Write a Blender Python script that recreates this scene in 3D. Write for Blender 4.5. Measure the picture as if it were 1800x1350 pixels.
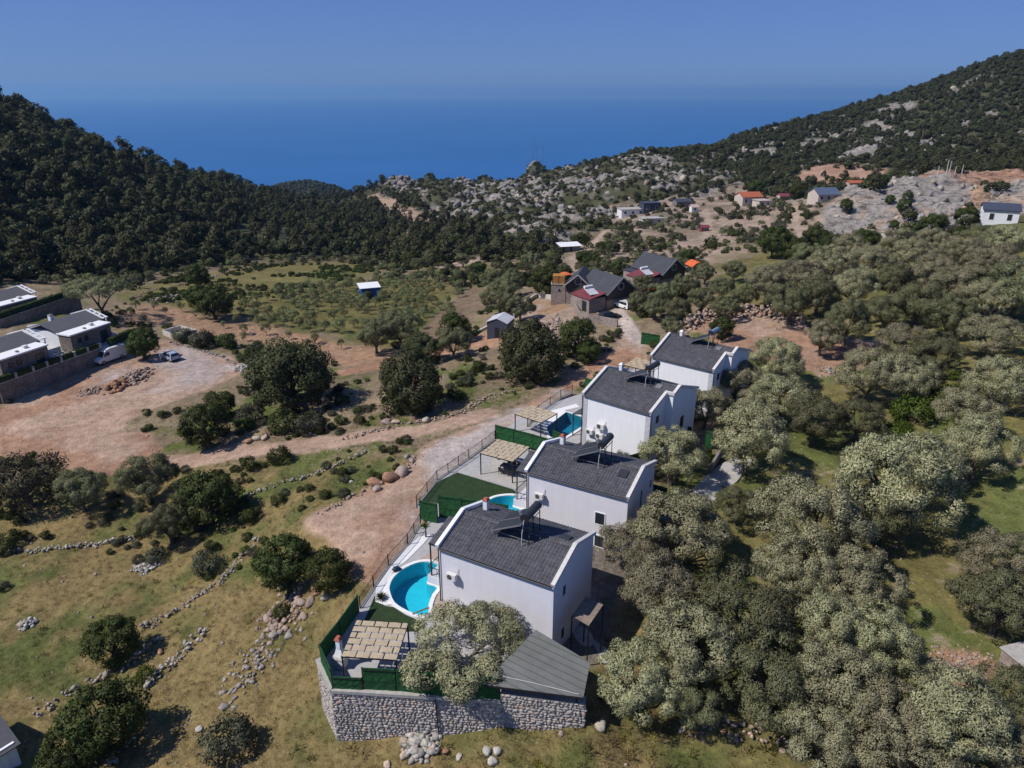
import bpy, bmesh, math, random
import numpy as np
from mathutils import Vector, Matrix, Quaternion
random.seed(7); rng = np.random.default_rng(11)
for o in list(bpy.data.objects): bpy.data.objects.remove(o)
scene = bpy.context.scene
COL = scene.collection
PI = math.pi; HAZE = 5.5e-5
# ------------------------------------------------------------------ camera
CAM_H = 40.0; FPX = 1250.0; PITCH = math.atan(510/1250)
cd = bpy.data.cameras.new('camera'); cam = bpy.data.objects.new('camera', cd); COL.objects.link(cam)
cd.sensor_width = 36; cd.lens = 36*FPX/1800; cd.clip_start = 0.5; cd.clip_end = 200000
cam.location = (0, 0, CAM_H); cam.rotation_euler = (PI/2-PITCH, 0, 0)
scene.camera = cam
# ------------------------------------------------------------------ world, sun, exposure
SUN_EL = math.radians(50); SUN_H = Vector((-0.955, -0.295)).normalized()
SUN = Vector((SUN_H.x*math.cos(SUN_EL), SUN_H.y*math.cos(SUN_EL), math.sin(SUN_EL)))
w = bpy.data.worlds.new('World'); scene.world = w; w.use_nodes = True
nt = w.node_tree; nt.nodes.clear()
sky = nt.nodes.new('ShaderNodeTexSky'); sky.sky_type = 'NISHITA'; sky.sun_disc = False
sky.sun_elevation = SUN_EL; sky.sun_rotation = math.atan2(SUN_H.x, SUN_H.y)
sky.altitude = 300; sky.air_density = 1.0; sky.dust_density = 0.0; sky.ozone_density = 3.0
grade = nt.nodes.new('ShaderNodeMix'); grade.data_type = 'RGBA'; grade.blend_type = 'MULTIPLY'; grade.inputs[0].default_value = 1
grade.inputs[7].default_value = (0.38, 0.61, 1.25, 1)
bgn = nt.nodes.new('ShaderNodeBackground'); bgn.inputs[1].default_value = 0.148
wo = nt.nodes.new('ShaderNodeOutputWorld')
gam = nt.nodes.new('ShaderNodeGamma'); gam.inputs[1].default_value = 0.52; nt.links.new(sky.outputs[0], gam.inputs[0]); nt.links.new(gam.outputs[0], grade.inputs[6]); nt.links.new(grade.outputs[2], bgn.inputs[0]); nt.links.new(bgn.outputs[0], wo.inputs[0])
sd = bpy.data.lights.new('sun', 'SUN'); sd.energy = 4.4; sd.angle = math.radians(0.53); sd.color = (1, 0.95, 0.88)
sun = bpy.data.objects.new('sun', sd); COL.objects.link(sun); sun.rotation_euler = SUN.to_track_quat('Z', 'Y').to_euler()
scene.view_settings.view_transform = 'Standard'; scene.view_settings.look = 'None'
scene.view_settings.exposure = 0.12; scene.view_settings.gamma = 1; scene.view_settings.use_curve_mapping = False
scene.render.engine = 'CYCLES'
scene.cycles.use_denoising = True
scene.cycles.max_bounces = 6; scene.cycles.diffuse_bounces = 3; scene.cycles.glossy_bounces = 2
scene.cycles.transmission_bounces = 4; scene.cycles.transparent_max_bounces = 6; scene.cycles.volume_bounces = 0
scene.cycles.caustics_reflective = False; scene.cycles.caustics_refractive = False
# ------------------------------------------------------------------ photograph pixel -> place
cF = np.array([0, math.cos(PITCH), -math.sin(PITCH)]); cR = np.array([1., 0, 0]); cU = np.array([0, math.sin(PITCH), math.cos(PITCH)])
def ray(u, v): return cF+(u-900)/FPX*cR-(v-675)/FPX*cU
def g(u, v, z=0.0):
    d = ray(u, v); t = (z-CAM_H)/d[2]; return Vector((t*d[0], t*d[1], z))
def gd(u, v, D):
    d = ray(u, v); return Vector((D*d[0], D*d[1], CAM_H+D*d[2]))
def crop(x0, y0, k): return lambda x, y: (x0+x*k, y0+y*k)
c1 = crop(640, 840, 440/1800); c2 = crop(800, 730, 400/1800); c3 = crop(860, 560, 480/1800); c4 = crop(540, 1040, 520/1800)
c5 = crop(0, 490, 240/1350); c6 = crop(960, 440, 260/1800); c7 = crop(400, 560, 460/1800); c8 = crop(1100, 800, 700/1718)
c9 = crop(1100, 540, 700/1800); cL = crop(0, 740, 620/1372); cO = crop(220, 440, 440/1800); cM = crop(560, 380, 440/1800)
cN = crop(1040, 320, 440/1800); cE = crop(1200, 230, 600/1800); cG = crop(1100, 380, 700/1800); cV = crop(0, 460, 460/1800)
cD = crop(600, 230, 600/1800)
# ------------------------------------------------------------------ numpy noise
def _hash(ix, iy, seed):
    h = (ix.astype(np.int64)*374761393+iy.astype(np.int64)*668265263+seed*1274126177) & 0xffffffff
    h = ((h ^ (h >> 13))*1274126177) & 0xffffffff
    return ((h ^ (h >> 16)) & 0xffff)/65535.0
def vnoise(x, y, s, seed=0):
    x = np.asarray(x)/s; y = np.asarray(y)/s
    ix = np.floor(x); iy = np.floor(y); fx = x-ix; fy = y-iy
    fx = fx*fx*(3-2*fx); fy = fy*fy*(3-2*fy)
    a = _hash(ix, iy, seed); b = _hash(ix+1, iy, seed); c = _hash(ix, iy+1, seed); d = _hash(ix+1, iy+1, seed)
    return (a*(1-fx)+b*fx)*(1-fy)+(c*(1-fx)+d*fx)*fy
def fbm(x, y, s, n=4, seed=0, gain=0.5):
    x = np.asarray(x, float); y = np.asarray(y, float)
    r = np.zeros(np.shape(x)); a = 1; t = 0
    for i in range(n):
        xr = x*math.cos(i*1.1)-y*math.sin(i*1.1); yr = x*math.sin(i*1.1)+y*math.cos(i*1.1)
        r = r+a*vnoise(xr, yr, s/2**i, seed+i*17); t += a; a *= gain
    return r/t
def sstep(a, b, x): t = np.clip((np.asarray(x)-a)/(b-a), 0, 1); return t*t*(3-2*t)
# ------------------------------------------------------------------ terrain control points
ZP = [  # (u, v, z) of the ground, nearer part
 (-200,1340,-10),(0,1340,-9),(100,1340,-8.6),(400,1340,-6.8),(560,1340,-5.7),(650,1335,-5.1),(800,1340,-4.3),(950,1330,-3.2),(1100,1330,-2.6),(1300,1275,-1.3),(1300,1340,-2.2),(1500,1340,-1.5),(1790,1340,0.0),(2000,1300,1),
 (579,1307,-5),(700,1292,-4.0),(777,1280,-3.4),(887,1260,-2.1),(1000,1251,-1.2),(1050,1255,-1.3),
 (0,1150,-9),(200,1150,-8.4),(380,1150,-7.2),(480,1120,-5.8),(530,1180,-5.4),(560,1060,-3.6),(600,1010,-1.6),(520,1040,-5.0),(590,1110,-3.6),(620,1060,-1.4),
 (0,960,-8.6),(240,950,-8.2),(400,980,-6.8),(470,940,-5.2),(330,900,-7),(430,850,-5),(0,850,-7.6),(150,860,-7.2),
 (0,720,-6.4),(150,760,-6.6),(300,640,-6),(400,640,-6),(120,680,-6.2),(230,800,-6.6),(450,790,-4.8),(600,775,-3.0),(700,762,-1.8),(780,745,-1.2),(560,830,-3.2),(650,840,-1.6),
 (640,920,-0.8),(545,915,-1.2),(720,850,-0.7),(700,960,-0.4),(870,740,-0.6),(1000,680,-0.35),(1080,630,-0.1),(1110,590,0.0),(930,735,-0.3),(780,880,-0.3),
 (510,700,-4.6),(600,690,-4.2),(720,725,-2.4),(850,660,-1.8),(930,665,-1.3),(1020,630,-0.6),(690,635,-5),(600,645,-5.4),(480,600,-6.6),(300,570,-6),(830,600,-4),(880,588,-2.6),(960,560,-1.5),(1000,540,-0.6),(1080,560,0.1),(1130,570,0.6),(760,600,-5.4),
 (760,1060,-0.15),(900,1150,-0.3),(1000,1150,-2.0),(900,880,-0.15),(1010,790,-0.15),(1150,680,-0.15),(1120,860,-0.15),(1060,1160,-2.2),(1015,1110,-2.4),(1250,830,0.0),(1280,720,0.2),(1250,950,0.0),(1350,1100,-0.3),(1500,1200,-0.3),
 (1500,830,0.6),(1700,1000,0.8),(1790,1150,0.8),(1790,900,2.0),(1600,700,1.5),(1450,700,0.8),(1300,580,1.2),(1420,580,1.6),(1600,600,2.6),(1790,700,4),(1790,560,6),(1450,500,3),(1600,500,4.5),(1250,530,1.0),(1180,540,0.6),(2100,800,7),(2100,1200,4),
 (60,560,-2.5),(0,600,-2.5),(-200,640,-3),(-200,800,-7),
]
DP = [  # (u, v, depth) of the ground, farther part
 (1350,460,185),(1550,440,195),(1700,440,190),(1790,420,185),(1755,392,205),(2000,400,200),
 (1060,500,165),(1180,480,172),(1200,450,235),(1100,430,262),(1300,430,222),(1250,390,310),(1400,400,262),(1310,362,350),(1400,340,385),(1150,380,330),
 (1480,405,242),(1560,400,238),(1640,400,236),(1500,345,275),(1560,325,284),(1650,312,292),(1700,385,240),(1740,300,312),(1790,345,262),(1550,305,400),(1450,318,420),(1620,300,380),
 (1800,282,410),(1800,95,750),(1800,190,560),(1650,145,800),(1500,195,850),(1350,245,900),(1250,268,900),(1600,230,600),(1500,262,550),(1400,290,500),(1300,300,520),(2100,20,700),(2100,250,420),
 (1120,268,650),(1000,292,640),(900,322,600),(1185,280,690),(1050,330,480),(1150,340,430),(950,370,430),(860,405,375),(750,350,520),(700,335,610),(690,309,690),(760,293,780),(850,303,860),(940,279,960),(1050,284,930),(820,330,640),
 (660,352,600),(640,385,480),(800,400,400),(700,430,330),(760,460,272),(880,470,230),(1000,442,270),(940,430,300),(830,450,262),
 (0,190,375),(60,212,385),(130,262,395),(200,286,430),(300,322,470),(400,354,520),(500,362,570),(600,370,595),(-300,80,360),(-300,300,230),(-300,470,160),
 (100,350,270),(0,300,270),(200,400,260),(400,400,330),(550,400,400),(0,480,190),(120,478,205),(250,470,232),(350,460,252),(500,455,272),(620,455,285),(300,350,360),
 (560,500,208),(400,510,190),(300,500,196),(650,560,160),(760,540,175),(850,510,192),(650,505,205),(950,500,185),(240,530,170),
]
XP = [  # far ground that falls to the sea behind the skyline (x, y, z)
 (-330,520,5),(-250,640,-30),(-150,760,-75),(-60,800,-120),(-100,1100,-290),(-500,1000,-290),(60,900,-150),(150,1200,-290),(300,1300,-200),(500,1300,-120),(700,1000,30),(800,1400,-100),(400,1800,-290),(0,1700,-300),(-600,1800,-300),(900,2200,-300),(-800,800,-120),(1100,900,60),(1500,1500,-150),(-1200,1200,-300),(0,3000,-310),(1500,3000,-310),(-1800,2600,-310),
 (0,5,-3),(30,5,-1),(-30,5,-9),(60,20,3),(-60,20,-11),
]
# the low wooded headland out on the sea
XP += [tuple(gd(u, v, D)) for (u, v, D) in ((490,327,1500),(540,321,1500),(600,334,1500),(560,334,1380))]
CP = [tuple(g(u, v, z)) for (u, v, z) in ZP]+[tuple(gd(*q)) for q in DP]+XP
CP = np.array(CP, float)
def lp(x, y):
    x = np.asarray(x, float); y = np.asarray(y, float)
    r = np.hypot(x, y)
    return np.stack([np.arctan2(x, y)*1.25, 0.9*np.log(np.maximum(r, 3))], -1)
_Q = lp(CP[:, 0], CP[:, 1])
_K = np.linalg.norm(_Q[:, None]-_Q[None], axis=-1)
_n = len(CP)
_A = np.zeros((_n+3, _n+3)); _A[:_n, :_n] = _K-np.eye(_n)*0.004; _A[:_n, _n] = 1; _A[:_n, _n+1:] = _Q; _A[_n, :_n] = 1; _A[_n+1:, :_n] = _Q.T
_W = np.linalg.solve(_A, np.concatenate([CP[:, 2], np.zeros(3)]))
def hbase(x, y):
    x = np.asarray(x, float); y = np.asarray(y, float); sh = x.shape
    q = lp(x.ravel(), y.ravel()); out = np.empty(len(q))
    for i in range(0, len(q), 20000):
        d = np.sqrt(((q[i:i+20000, None]-_Q[None])**2).sum(-1)+1e-6)
        out[i:i+20000] = d@_W[:_n]+_W[_n]+q[i:i+20000]@_W[_n+1:]
    return out.reshape(sh)
def cast(u, v, up=0.0, fn=None):
    """where the line of sight through a pixel meets the ground (or 'up' metres above it)"""
    fn = fn or hbase
    d = ray(u, v); ts = np.geomspace(30, 2200, 700)
    gap = CAM_H+ts*d[2]-up-fn(ts*d[0], ts*d[1])
    k = np.nonzero(gap < 0)[0]
    i = k[0] if len(k) else int(np.argmin(gap/ts))   # a line of sight that just clears a skyline ends on that skyline
    if len(k) == 0: t = ts[i]; return Vector((t*d[0], t*d[1], float(fn(np.array([t*d[0]]), np.array([t*d[1]]))[0])))
    if i == 0: t = ts[0]
    else: t = ts[i-1]+(ts[i]-ts[i-1])*gap[i-1]/(gap[i-1]-gap[i])
    return Vector((t*d[0], t*d[1], CAM_H+t*d[2]-up))
def wpoly(pts): return [tuple(cast(u, v).to_2d()) for (u, v) in pts]
def poly_sd(x, y, P):
    """signed distance (positive inside) to a polygon, for arrays"""
    x = np.asarray(x, float); y = np.asarray(y, float); P = np.asarray(P, float)
    best = np.full(x.shape, 1e9); ins = np.zeros(x.shape, bool)
    for (ax, ay), (bx, by) in zip(P, np.roll(P, -1, 0)):
        ex, ey = bx-ax, by-ay; L = ex*ex+ey*ey+1e-12
        t = np.clip(((x-ax)*ex+(y-ay)*ey)/L, 0, 1)
        best = np.minimum(best, (x-ax-t*ex)**2+(y-ay-t*ey)**2)
        c = ((ay > y) != (by > y)) & (x < (bx-ax)*(y-ay)/(by-ay+1e-12)+ax); ins ^= c
    return np.where(ins, 1, -1)*np.sqrt(best)
def line_d(x, y, P):
    x = np.asarray(x, float); y = np.asarray(y, float); best = np.full(x.shape, 1e9)
    for (ax, ay), (bx, by) in zip(P[:-1], P[1:]):
        ex, ey = bx-ax, by-ay; L = ex*ex+ey*ey+1e-12
        t = np.clip(((x-ax)*ex+(y-ay)*ey)/L, 0, 1)
        best = np.minimum(best, (x-ax-t*ex)**2+(y-ay-t*ey)**2)
    return np.sqrt(best)
# ------------------------------------------------------------------ materials
MATS = {}
def nodes_of(name):
    m = bpy.data.materials.new(name); m.use_nodes = True; MATS[name] = m
    t = m.node_tree; return m, t, t.nodes['Principled BSDF'], t.nodes['Material Output']
def mixrgb(t, a, b, fac, mode='MIX'):
    n = t.nodes.new('ShaderNodeMix'); n.data_type = 'RGBA'; n.blend_type = mode
    for i, s in ((0, fac), (6, a), (7, b)):
        if hasattr(s, 'is_linked') or hasattr(s, 'links'): t.links.new(s, n.inputs[i])
        else: n.inputs[i].default_value = s if i == 0 else (*s[:3], 1)
    return n.outputs[2]
def noise(t, scale, detail=4, rough=0.55, vec=None, dim='3D'):
    n = t.nodes.new('ShaderNodeTexNoise'); n.inputs['Scale'].default_value = scale; n.inputs['Detail'].default_value = detail; n.inputs['Roughness'].default_value = rough
    if vec is None:
        c = t.nodes.get('OC') or t.nodes.new('ShaderNodeTexCoord'); c.name = 'OC'; vec = c.outputs['Object']
    t.links.new(vec, n.inputs['Vector']); return n.outputs['Fac']
def ramp(t, fac, stops):
    n = t.nodes.new('ShaderNodeValToRGB'); e = n.color_ramp.elements
    while len(e) < len(stops): e.new(0.5)
    for el, (p, c) in zip(e, stops): el.position = p; el.color = (*c[:3], 1) if not isinstance(c, (int, float)) else (c, c, c, 1)
    t.links.new(fac, n.inputs[0]); return n.outputs[0]
def bump(t, bsdf, h, strength=0.3, dist=0.05):
    n = t.nodes.new('ShaderNodeBump'); n.inputs['Strength'].default_value = strength; n.inputs['Distance'].default_value = dist
    t.links.new(h, n.inputs['Height']); t.links.new(n.outputs[0], bsdf.inputs['Normal'])
def mat(name, c, rough=0.7, var=0.12, scale=3.0, metal=0.0, spec=0.3, bmp=0.0, c2=None, bscale=None):
    """painted / plain surface: base colour broken up by two noises, optional fine relief"""
    if name in MATS: return MATS[name]
    m, t, b, o = nodes_of(name)
    n1 = noise(t, scale, 6, 0.65); n2 = noise(t, scale*0.17, 3)
    lo = [x*(1-var*1.6) for x in c]; hi = [min(1, x*(1+var)) for x in c]
    if c2: lo = c2
    col = ramp(t, n1, [(0.3, lo), (0.7, hi)])
    k = ramp(t, n2, [(0.3, 1-var), (0.7, 1.0)])
    col = mixrgb(t, col, k, 1.0, 'MULTIPLY')
    t.links.new(col, b.inputs['Base Color'])
    b.inputs['Roughness'].default_value = rough; b.inputs['Metallic'].default_value = metal; b.inputs['Specular IOR Level'].default_value = spec
    if bmp: bump(t, b, noise(t, bscale or scale*4, 4), bmp, 0.02)
    return m
def leafmat(name, cols, trans=0.22, rough=0.6):
    m, t, b, o = nodes_of(name)
    gi = t.nodes.new('ShaderNodeNewGeometry'); oi = t.nodes.new('ShaderNodeObjectInfo')
    k = len(cols)
    col = ramp(t, gi.outputs['Random Per Island'], [(i/(k-1), c) for i, c in enumerate(cols)])
    hs = t.nodes.new('ShaderNodeHueSaturation'); t.links.new(col, hs.inputs['Color'])
    mr = t.nodes.new('ShaderNodeMapRange'); t.links.new(oi.outputs['Random'], mr.inputs[0]); mr.inputs[3].default_value = 0.72; mr.inputs[4].default_value = 1.2
    t.links.new(mr.outputs[0], hs.inputs['Value'])
    mr2 = t.nodes.new('ShaderNodeMapRange'); t.links.new(oi.outputs['Random'], mr2.inputs[0]); mr2.inputs[3].default_value = 0.47; mr2.inputs[4].default_value = 0.515
    t.links.new(mr2.outputs[0], hs.inputs['Hue'])
    nz = ramp(t, noise(t, 0.9, 3), [(0.3, 0.7), (0.7, 1.15)])
    c = mixrgb(t, hs.outputs[0], nz, 1.0, 'MULTIPLY')
    t.links.new(c, b.inputs['Base Color']); b.inputs['Roughness'].default_value = rough; b.inputs['Specular IOR Level'].default_value = 0.2
    tr = t.nodes.new('ShaderNodeBsdfTranslucent'); t.links.new(c, tr.inputs[0])
    mx = t.nodes.new('ShaderNodeMixShader'); mx.inputs[0].default_value = trans
    t.links.new(b.outputs[0], mx.inputs[1]); t.links.new(tr.outputs[0], mx.inputs[2]); t.links.new(mx.outputs[0], o.inputs[0])
    return m
# ------------------------------------------------------------------ mesh builder
class MB:
    def __init__(s): s.v = []; s.f = []
    def add(s, vs, fs):
        k = len(s.v); s.v += [tuple(p) for p in vs]; s.f += [tuple(i+k for i in f) for f in fs]; return s
    def box(s, c, d, rz=0.0, taper=1.0):
        x, y, z = d[0]/2, d[1]/2, d[2]/2; ca, sa = math.cos(rz), math.sin(rz); vs = []
        for (i, j, k) in ((-1,-1,-1),(1,-1,-1),(1,1,-1),(-1,1,-1),(-1,-1,1),(1,-1,1),(1,1,1),(-1,1,1)):
            tx = taper if k > 0 else 1
            a, b = i*x*tx, j*y*tx; vs.append((c[0]+a*ca-b*sa, c[1]+a*sa+b*ca, c[2]+k*z))
        return s.add(vs, [(0,3,2,1),(4,5,6,7),(0,1,5,4),(1,2,6,5),(2,3,7,6),(3,0,4,7)])
    def bx(s, x0, x1, y0, y1, z0, z1): return s.box(((x0+x1)/2, (y0+y1)/2, (z0+z1)/2), (x1-x0, y1-y0, z1-z0))
    def hexa(s, b, t):
        return s.add(list(b)+list(t), [(3,2,1,0),(4,5,6,7),(0,1,5,4),(1,2,6,5),(2,3,7,6),(3,0,4,7)])
    def slab(s, q, th):
        """quad (any plane) given thickness along its normal, downwards"""
        q = [Vector(p) for p in q]; n = (q[1]-q[0]).cross(q[2]-q[0]).normalized()
        if n.z < 0: n = -n; q = q[::-1]
        return s.hexa([p-n*th for p in q], q)
    def prism(s, P, z0, z1):
        n = len(P); a = sum(P[i][0]*P[(i+1) % n][1]-P[(i+1) % n][0]*P[i][1] for i in range(n))
        if a < 0: P = P[::-1]
        zz = z1 if isinstance(z1, (list, tuple)) else [z1]*n
        vs = [(p[0], p[1], z0) for p in P]+[(p[0], p[1], z) for p, z in zip(P, zz)]
        return s.add(vs, [tuple(range(n))[::-1], tuple(range(n, 2*n))]+[(i, (i+1) % n, n+(i+1) % n, n+i) for i in range(n)])
    def tube(s, a, b, r, n=6, r2=None, cap=True):
        a = Vector(a); b = Vector(b); r2 = r if r2 is None else r2
        d = (b-a); 
        if d.length < 1e-6: return s
        d.normalize(); e = d.orthogonal().normalized(); h = d.cross(e)
        vs = [a+(e*math.cos(2*PI*i/n)+h*math.sin(2*PI*i/n))*r for i in range(n)]+[b+(e*math.cos(2*PI*i/n)+h*math.sin(2*PI*i/n))*r2 for i in range(n)]
        fs = [(i, (i+1) % n, n+(i+1) % n, n+i) for i in range(n)]
        if cap: fs += [tuple(range(n))[::-1], tuple(range(n, 2*n))]
        return s.add(vs, fs)
    def bar(s, a, b, wd, ht):
        """rectangular bar from a to b"""
        a = Vector(a); b = Vector(b); d = (b-a).normalized()
        up = Vector((0,0,1)) if abs(d.z) < 0.95 else Vector((0,1,0))
        e = d.cross(up).normalized()*wd/2; h = e.cross(d).normalized()*ht/2
        return s.hexa([a-e-h, a+e-h, b+e-h, b-e-h], [a-e+h, a+e+h, b+e+h, b-e+h])
    def mesh(s, name, smooth=False):
        m = bpy.data.meshes.new(name); m.from_pydata(s.v, [], s.f); m.update()
        if smooth: m.shade_smooth()
        return m
    def build(s, name, material, parent=None, smooth=False, bevel=0.0, kind=None, label=None):
        m = s.mesh(name, smooth)
        if bevel:
            bm = bmesh.new(); bm.from_mesh(m)
            bmesh.ops.bevel(bm, geom=[e for e in bm.edges if len(e.link_faces) == 2 and e.calc_face_angle(0) > 0.5], offset=bevel, segments=1, affect='EDGES', clamp_overlap=True)
            bm.to_mesh(m); bm.free()
        m.materials.append(MATS[material] if isinstance(material, str) else material)
        return link(m, name, parent, kind, label)
def link(m, name, parent=None, kind=None, label=None, loc=None, rz=0.0):
    o = bpy.data.objects.new(name, m); COL.objects.link(o)
    if parent is not None: o.parent = parent
    if kind: o['kind'] = kind
    if label: o['label'] = label
    if loc is not None: o.location = loc
    if rz: o.rotation_euler = (0, 0, rz)
    return o
def tag(o, label, cat, group=None):
    o['label'] = label; o['category'] = cat
    if group: o['group'] = group
    return o
def thing(name, label, cat, loc=(0,0,0), rz=0.0, group=None):
    o = bpy.data.objects.new(name, None); COL.objects.link(o); o.location = loc; o.rotation_euler = (0, 0, rz); o.empty_display_size = 0.5
    return tag(o, label, cat, group)
# ------------------------------------------------------------------ ground regions (outlines on the ground)
REG = dict(
 lot=[(-60,750),(0,716),(60,690),(130,658),(200,630),(250,606),(290,598),(350,612),(420,632),(432,655),(395,672),(330,695),(235,735),(205,758),(262,764),(272,792),(285,803),(300,826),(210,832),(120,826),(60,803),(-60,800)],
 track=[(285,800),(420,785),(560,767),(740,745),(860,715),(880,728),(800,752),(700,772),(560,792),(420,806),(300,827)],
 road=[(530,915),(600,880),(660,850),(720,820),(740,795),(760,778),(850,745),(900,722),(990,672),(1050,630),(1085,612),(1095,590),(1130,600),(1140,640),(1040,660),(1000,690),(960,725),(880,795),(790,860),(735,920),(690,975),(655,1018),(620,992),(570,962),(538,938)],
 gravel=[(745,795),(850,750),(920,722),(990,690),(960,725),(880,790),(800,850),(770,845),(740,820)],
 uptrack=[(585,652),(680,634),(760,618),(830,598),(860,580),(900,588),(850,606),(780,625),(700,645),(600,662)],
 orange=[(222,548),(250,532),(330,548),(480,574),(600,602),(690,612),(720,622),(690,634),(600,642),(500,606),(400,600),(300,572),(225,568)],
 meadow=[(215,525),(300,488),(420,470),(520,462),(600,462),(660,470),(650,500),(560,505),(480,530),(380,545),(300,540)],
 orchard=[(380,548),(480,525),(560,500),(650,495),(760,490),(800,510),(790,560),(700,605),(600,600),(480,572)],
 strip=[(732,600),(760,560),(800,520),(830,505),(850,508),(845,540),(830,570),(790,592),(752,602)],
 plot=[(905,545),(945,518),(1000,530),(1020,560),(990,600),(940,610),(905,580)],
 shedpad=[(820,592),(860,580),(905,590),(900,610),(830,618)],
 bank=[(985,676),(1060,622),(1110,612),(1118,640),(1050,655),(1000,690)],
 pad4=[(1195,575),(1230,555),(1300,548),(1410,560),(1425,590),(1540,600),(1520,640),(1440,665),(1400,640),(1300,620),(1240,590)],
 cobble=[(1072,545),(1095,540),(1110,560),(1135,600),(1125,612),(1098,592),(1088,570)],
 terr=[(1040,420),(1090,360),(1180,345),(1290,330),(1480,335),(1470,380),(1440,420),(1340,430),(1260,470),(1180,490),(1120,450),(1000,480),(960,500),(930,490),(1000,430)],
 pathA=[(1228,368),(1245,362),(1252,400),(1262,425),(1235,430),(1238,395)],
 pathB=[(1390,362),(1400,360),(1402,385),(1425,420),(1396,424),(1398,392)],
 cliff=[(1445,405),(1452,365),(1480,340),(1530,325),(1600,312),(1700,304),(1800,300),(1900,300),(1900,400),(1800,380),(1720,392),(1640,410),(1540,418),(1470,418)],
 redA=[(1400,318),(1420,298),(1500,294),(1560,300),(1540,318),(1470,322)],
 redB=[(1610,318),(1650,303),(1720,302),(1800,296),(1900,296),(1900,312),(1760,318),(1690,322)],
 rockhill=[(668,328),(690,312),(760,300),(850,310),(940,300),(1040,290),(1120,272),(1200,286),(1290,305),(1300,325),(1180,345),(1090,360),(1060,400),(1000,430),(880,430),(840,400),(780,380),(720,350)],
 rocktop=[(1480,262),(1540,258),(1545,285),(1460,290)],
 cpass=[(640,350),(665,342),(700,348),(705,362),(760,372),(745,395),(700,372),(675,370),(668,352)],
 cgully=[(715,405),(725,400),(730,420),(720,428)],
 lane=[(766,470),(850,450),(856,442),(862,446),(850,458),(780,474)],
 lane2=[(1000,452),(1030,430),(1060,408),(1068,410),(1040,435),(1010,462)],
 cut=[(1702,318),(1742,316),(1738,345),(1725,372),(1700,392),(1695,370),(1708,345)],
 rubb=[(1620,1190),(1650,1150),(1720,1140),(1770,1165),(1740,1200),(1660,1215)],
 court=[(985,1135),(1015,965),(1095,895),(1165,885),(1215,860),(1150,960),(1075,1060),(1060,1165),(1010,1190)],
 greenp=[(540,478),(600,470),(640,472),(600,490),(550,492)],
)
RW = {k: wpoly(v) for k, v in REG.items()}
# villa axes and pool outlines
class Frame:
    """a villa's own axes: X along the front wall, Y towards its back"""
    def __init__(s, A, ang): s.A = Vector((A[0], A[1], 0)); s.ang = ang; s.u = Vector((math.cos(ang), math.sin(ang), 0)); s.n = Vector((-s.u.y, s.u.x, 0))
    def w(s, x, y, z=0): return s.A+s.u*x+s.n*y+Vector((0, 0, z))
    def l(s, p): d = Vector(p)-s.A; return Vector((d.dot(s.u), d.dot(s.n), p[2]))
    def z(s, q, z): return s.l(g(*q, z))
V1 = Frame((-6.12, 49.27), math.radians(-28.85)); V2 = Frame((1.44, 61.9), math.radians(-28.85)); V3 = Frame((8.66, 79.25), math.radians(-38.5)); V4 = Frame((19.34, 92.75), math.radians(-38.2))
def smooth_loop(P, n=6):
    P = [Vector((p[0], p[1])) for p in P]; out = []; k = len(P)
    for i in range(k):
        a, b, c, d = P[i-1], P[i], P[(i+1) % k], P[(i+2) % k]
        for j in range(n):
            t = j/n; out.append(.5*((2*b)+(c-a)*t+(2*a-5*b+4*c-d)*t*t+(3*b-a-3*c+d)*t**3))
    return out
pl1 = [V1.w(x, y).to_2d() for x, y in ((-3.55,3.95),(-4.6,3.4),(-5.25,2.1),(-5.35,.6),(-4.9,-.65),(-4.25,-1.4),(-3.15,-2.2),(-1.8,-2.5),(-.5,-2.5),(.15,-2.1),(-.45,-1.1),(-.95,.15),(-1.15,1.2),(-2.3,1.25),(-2.35,2.5),(-2.4,3.7))]
pl1 = smooth_loop(pl1, 3)
pl2 = smooth_loop([V2.w(x, y).to_2d() for x, y in ((-2.35,3.2),(-3.0,3.25),(-3.95,2.75),(-4.8,1.8),(-5.0,.5),(-4.5,-.8),(-3.3,-1.9),(-1.9,-2.3),(-.9,-1.6),(-.9,0),(-1.3,1.1),(-2.3,1.3))], 4)
pl3 = [V3.w(x, y).to_2d() for x, y in ((-5.7,.4),(-6.4,6.0),(-3.9,6.0),(-2.25,3.6),(-2.2,-.6),(-3.6,-1.6))]
# the walled villa plots, level ground
PLOT1 = [tuple(g(*q).to_2d()) for q in ((583,1213),(557,1162),(628,1090),(738,925),(905,880),(1010,940),(1060,1130),(1026,1235),(878,1234))]
PLOTS = [tuple(g(*q).to_2d()) for q in ((640,1090),(738,925),(905,760),(1010,690),(1110,628),(1320,640),(1290,780),(1190,900),(1060,1090),(880,1120))]
def hmask(k, x, y, soft, wob=0.0, ws=3.0):
    P = np.asarray(RW[k]); mg = soft+wob+1
    x = np.asarray(x, float); y = np.asarray(y, float)
    near = (x > P[:, 0].min()-mg) & (x < P[:, 0].max()+mg) & (y > P[:, 1].min()-mg) & (y < P[:, 1].max()+mg)
    out = np.zeros(x.shape); xs_, ys_ = x[near], y[near]
    sdv = poly_sd(xs_, ys_, P)
    if wob: sdv = sdv+(fbm(xs_, ys_, ws, 3, 5)-0.5)*2*wob
    out[near] = sstep(-soft, soft, sdv)
    return out
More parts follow.
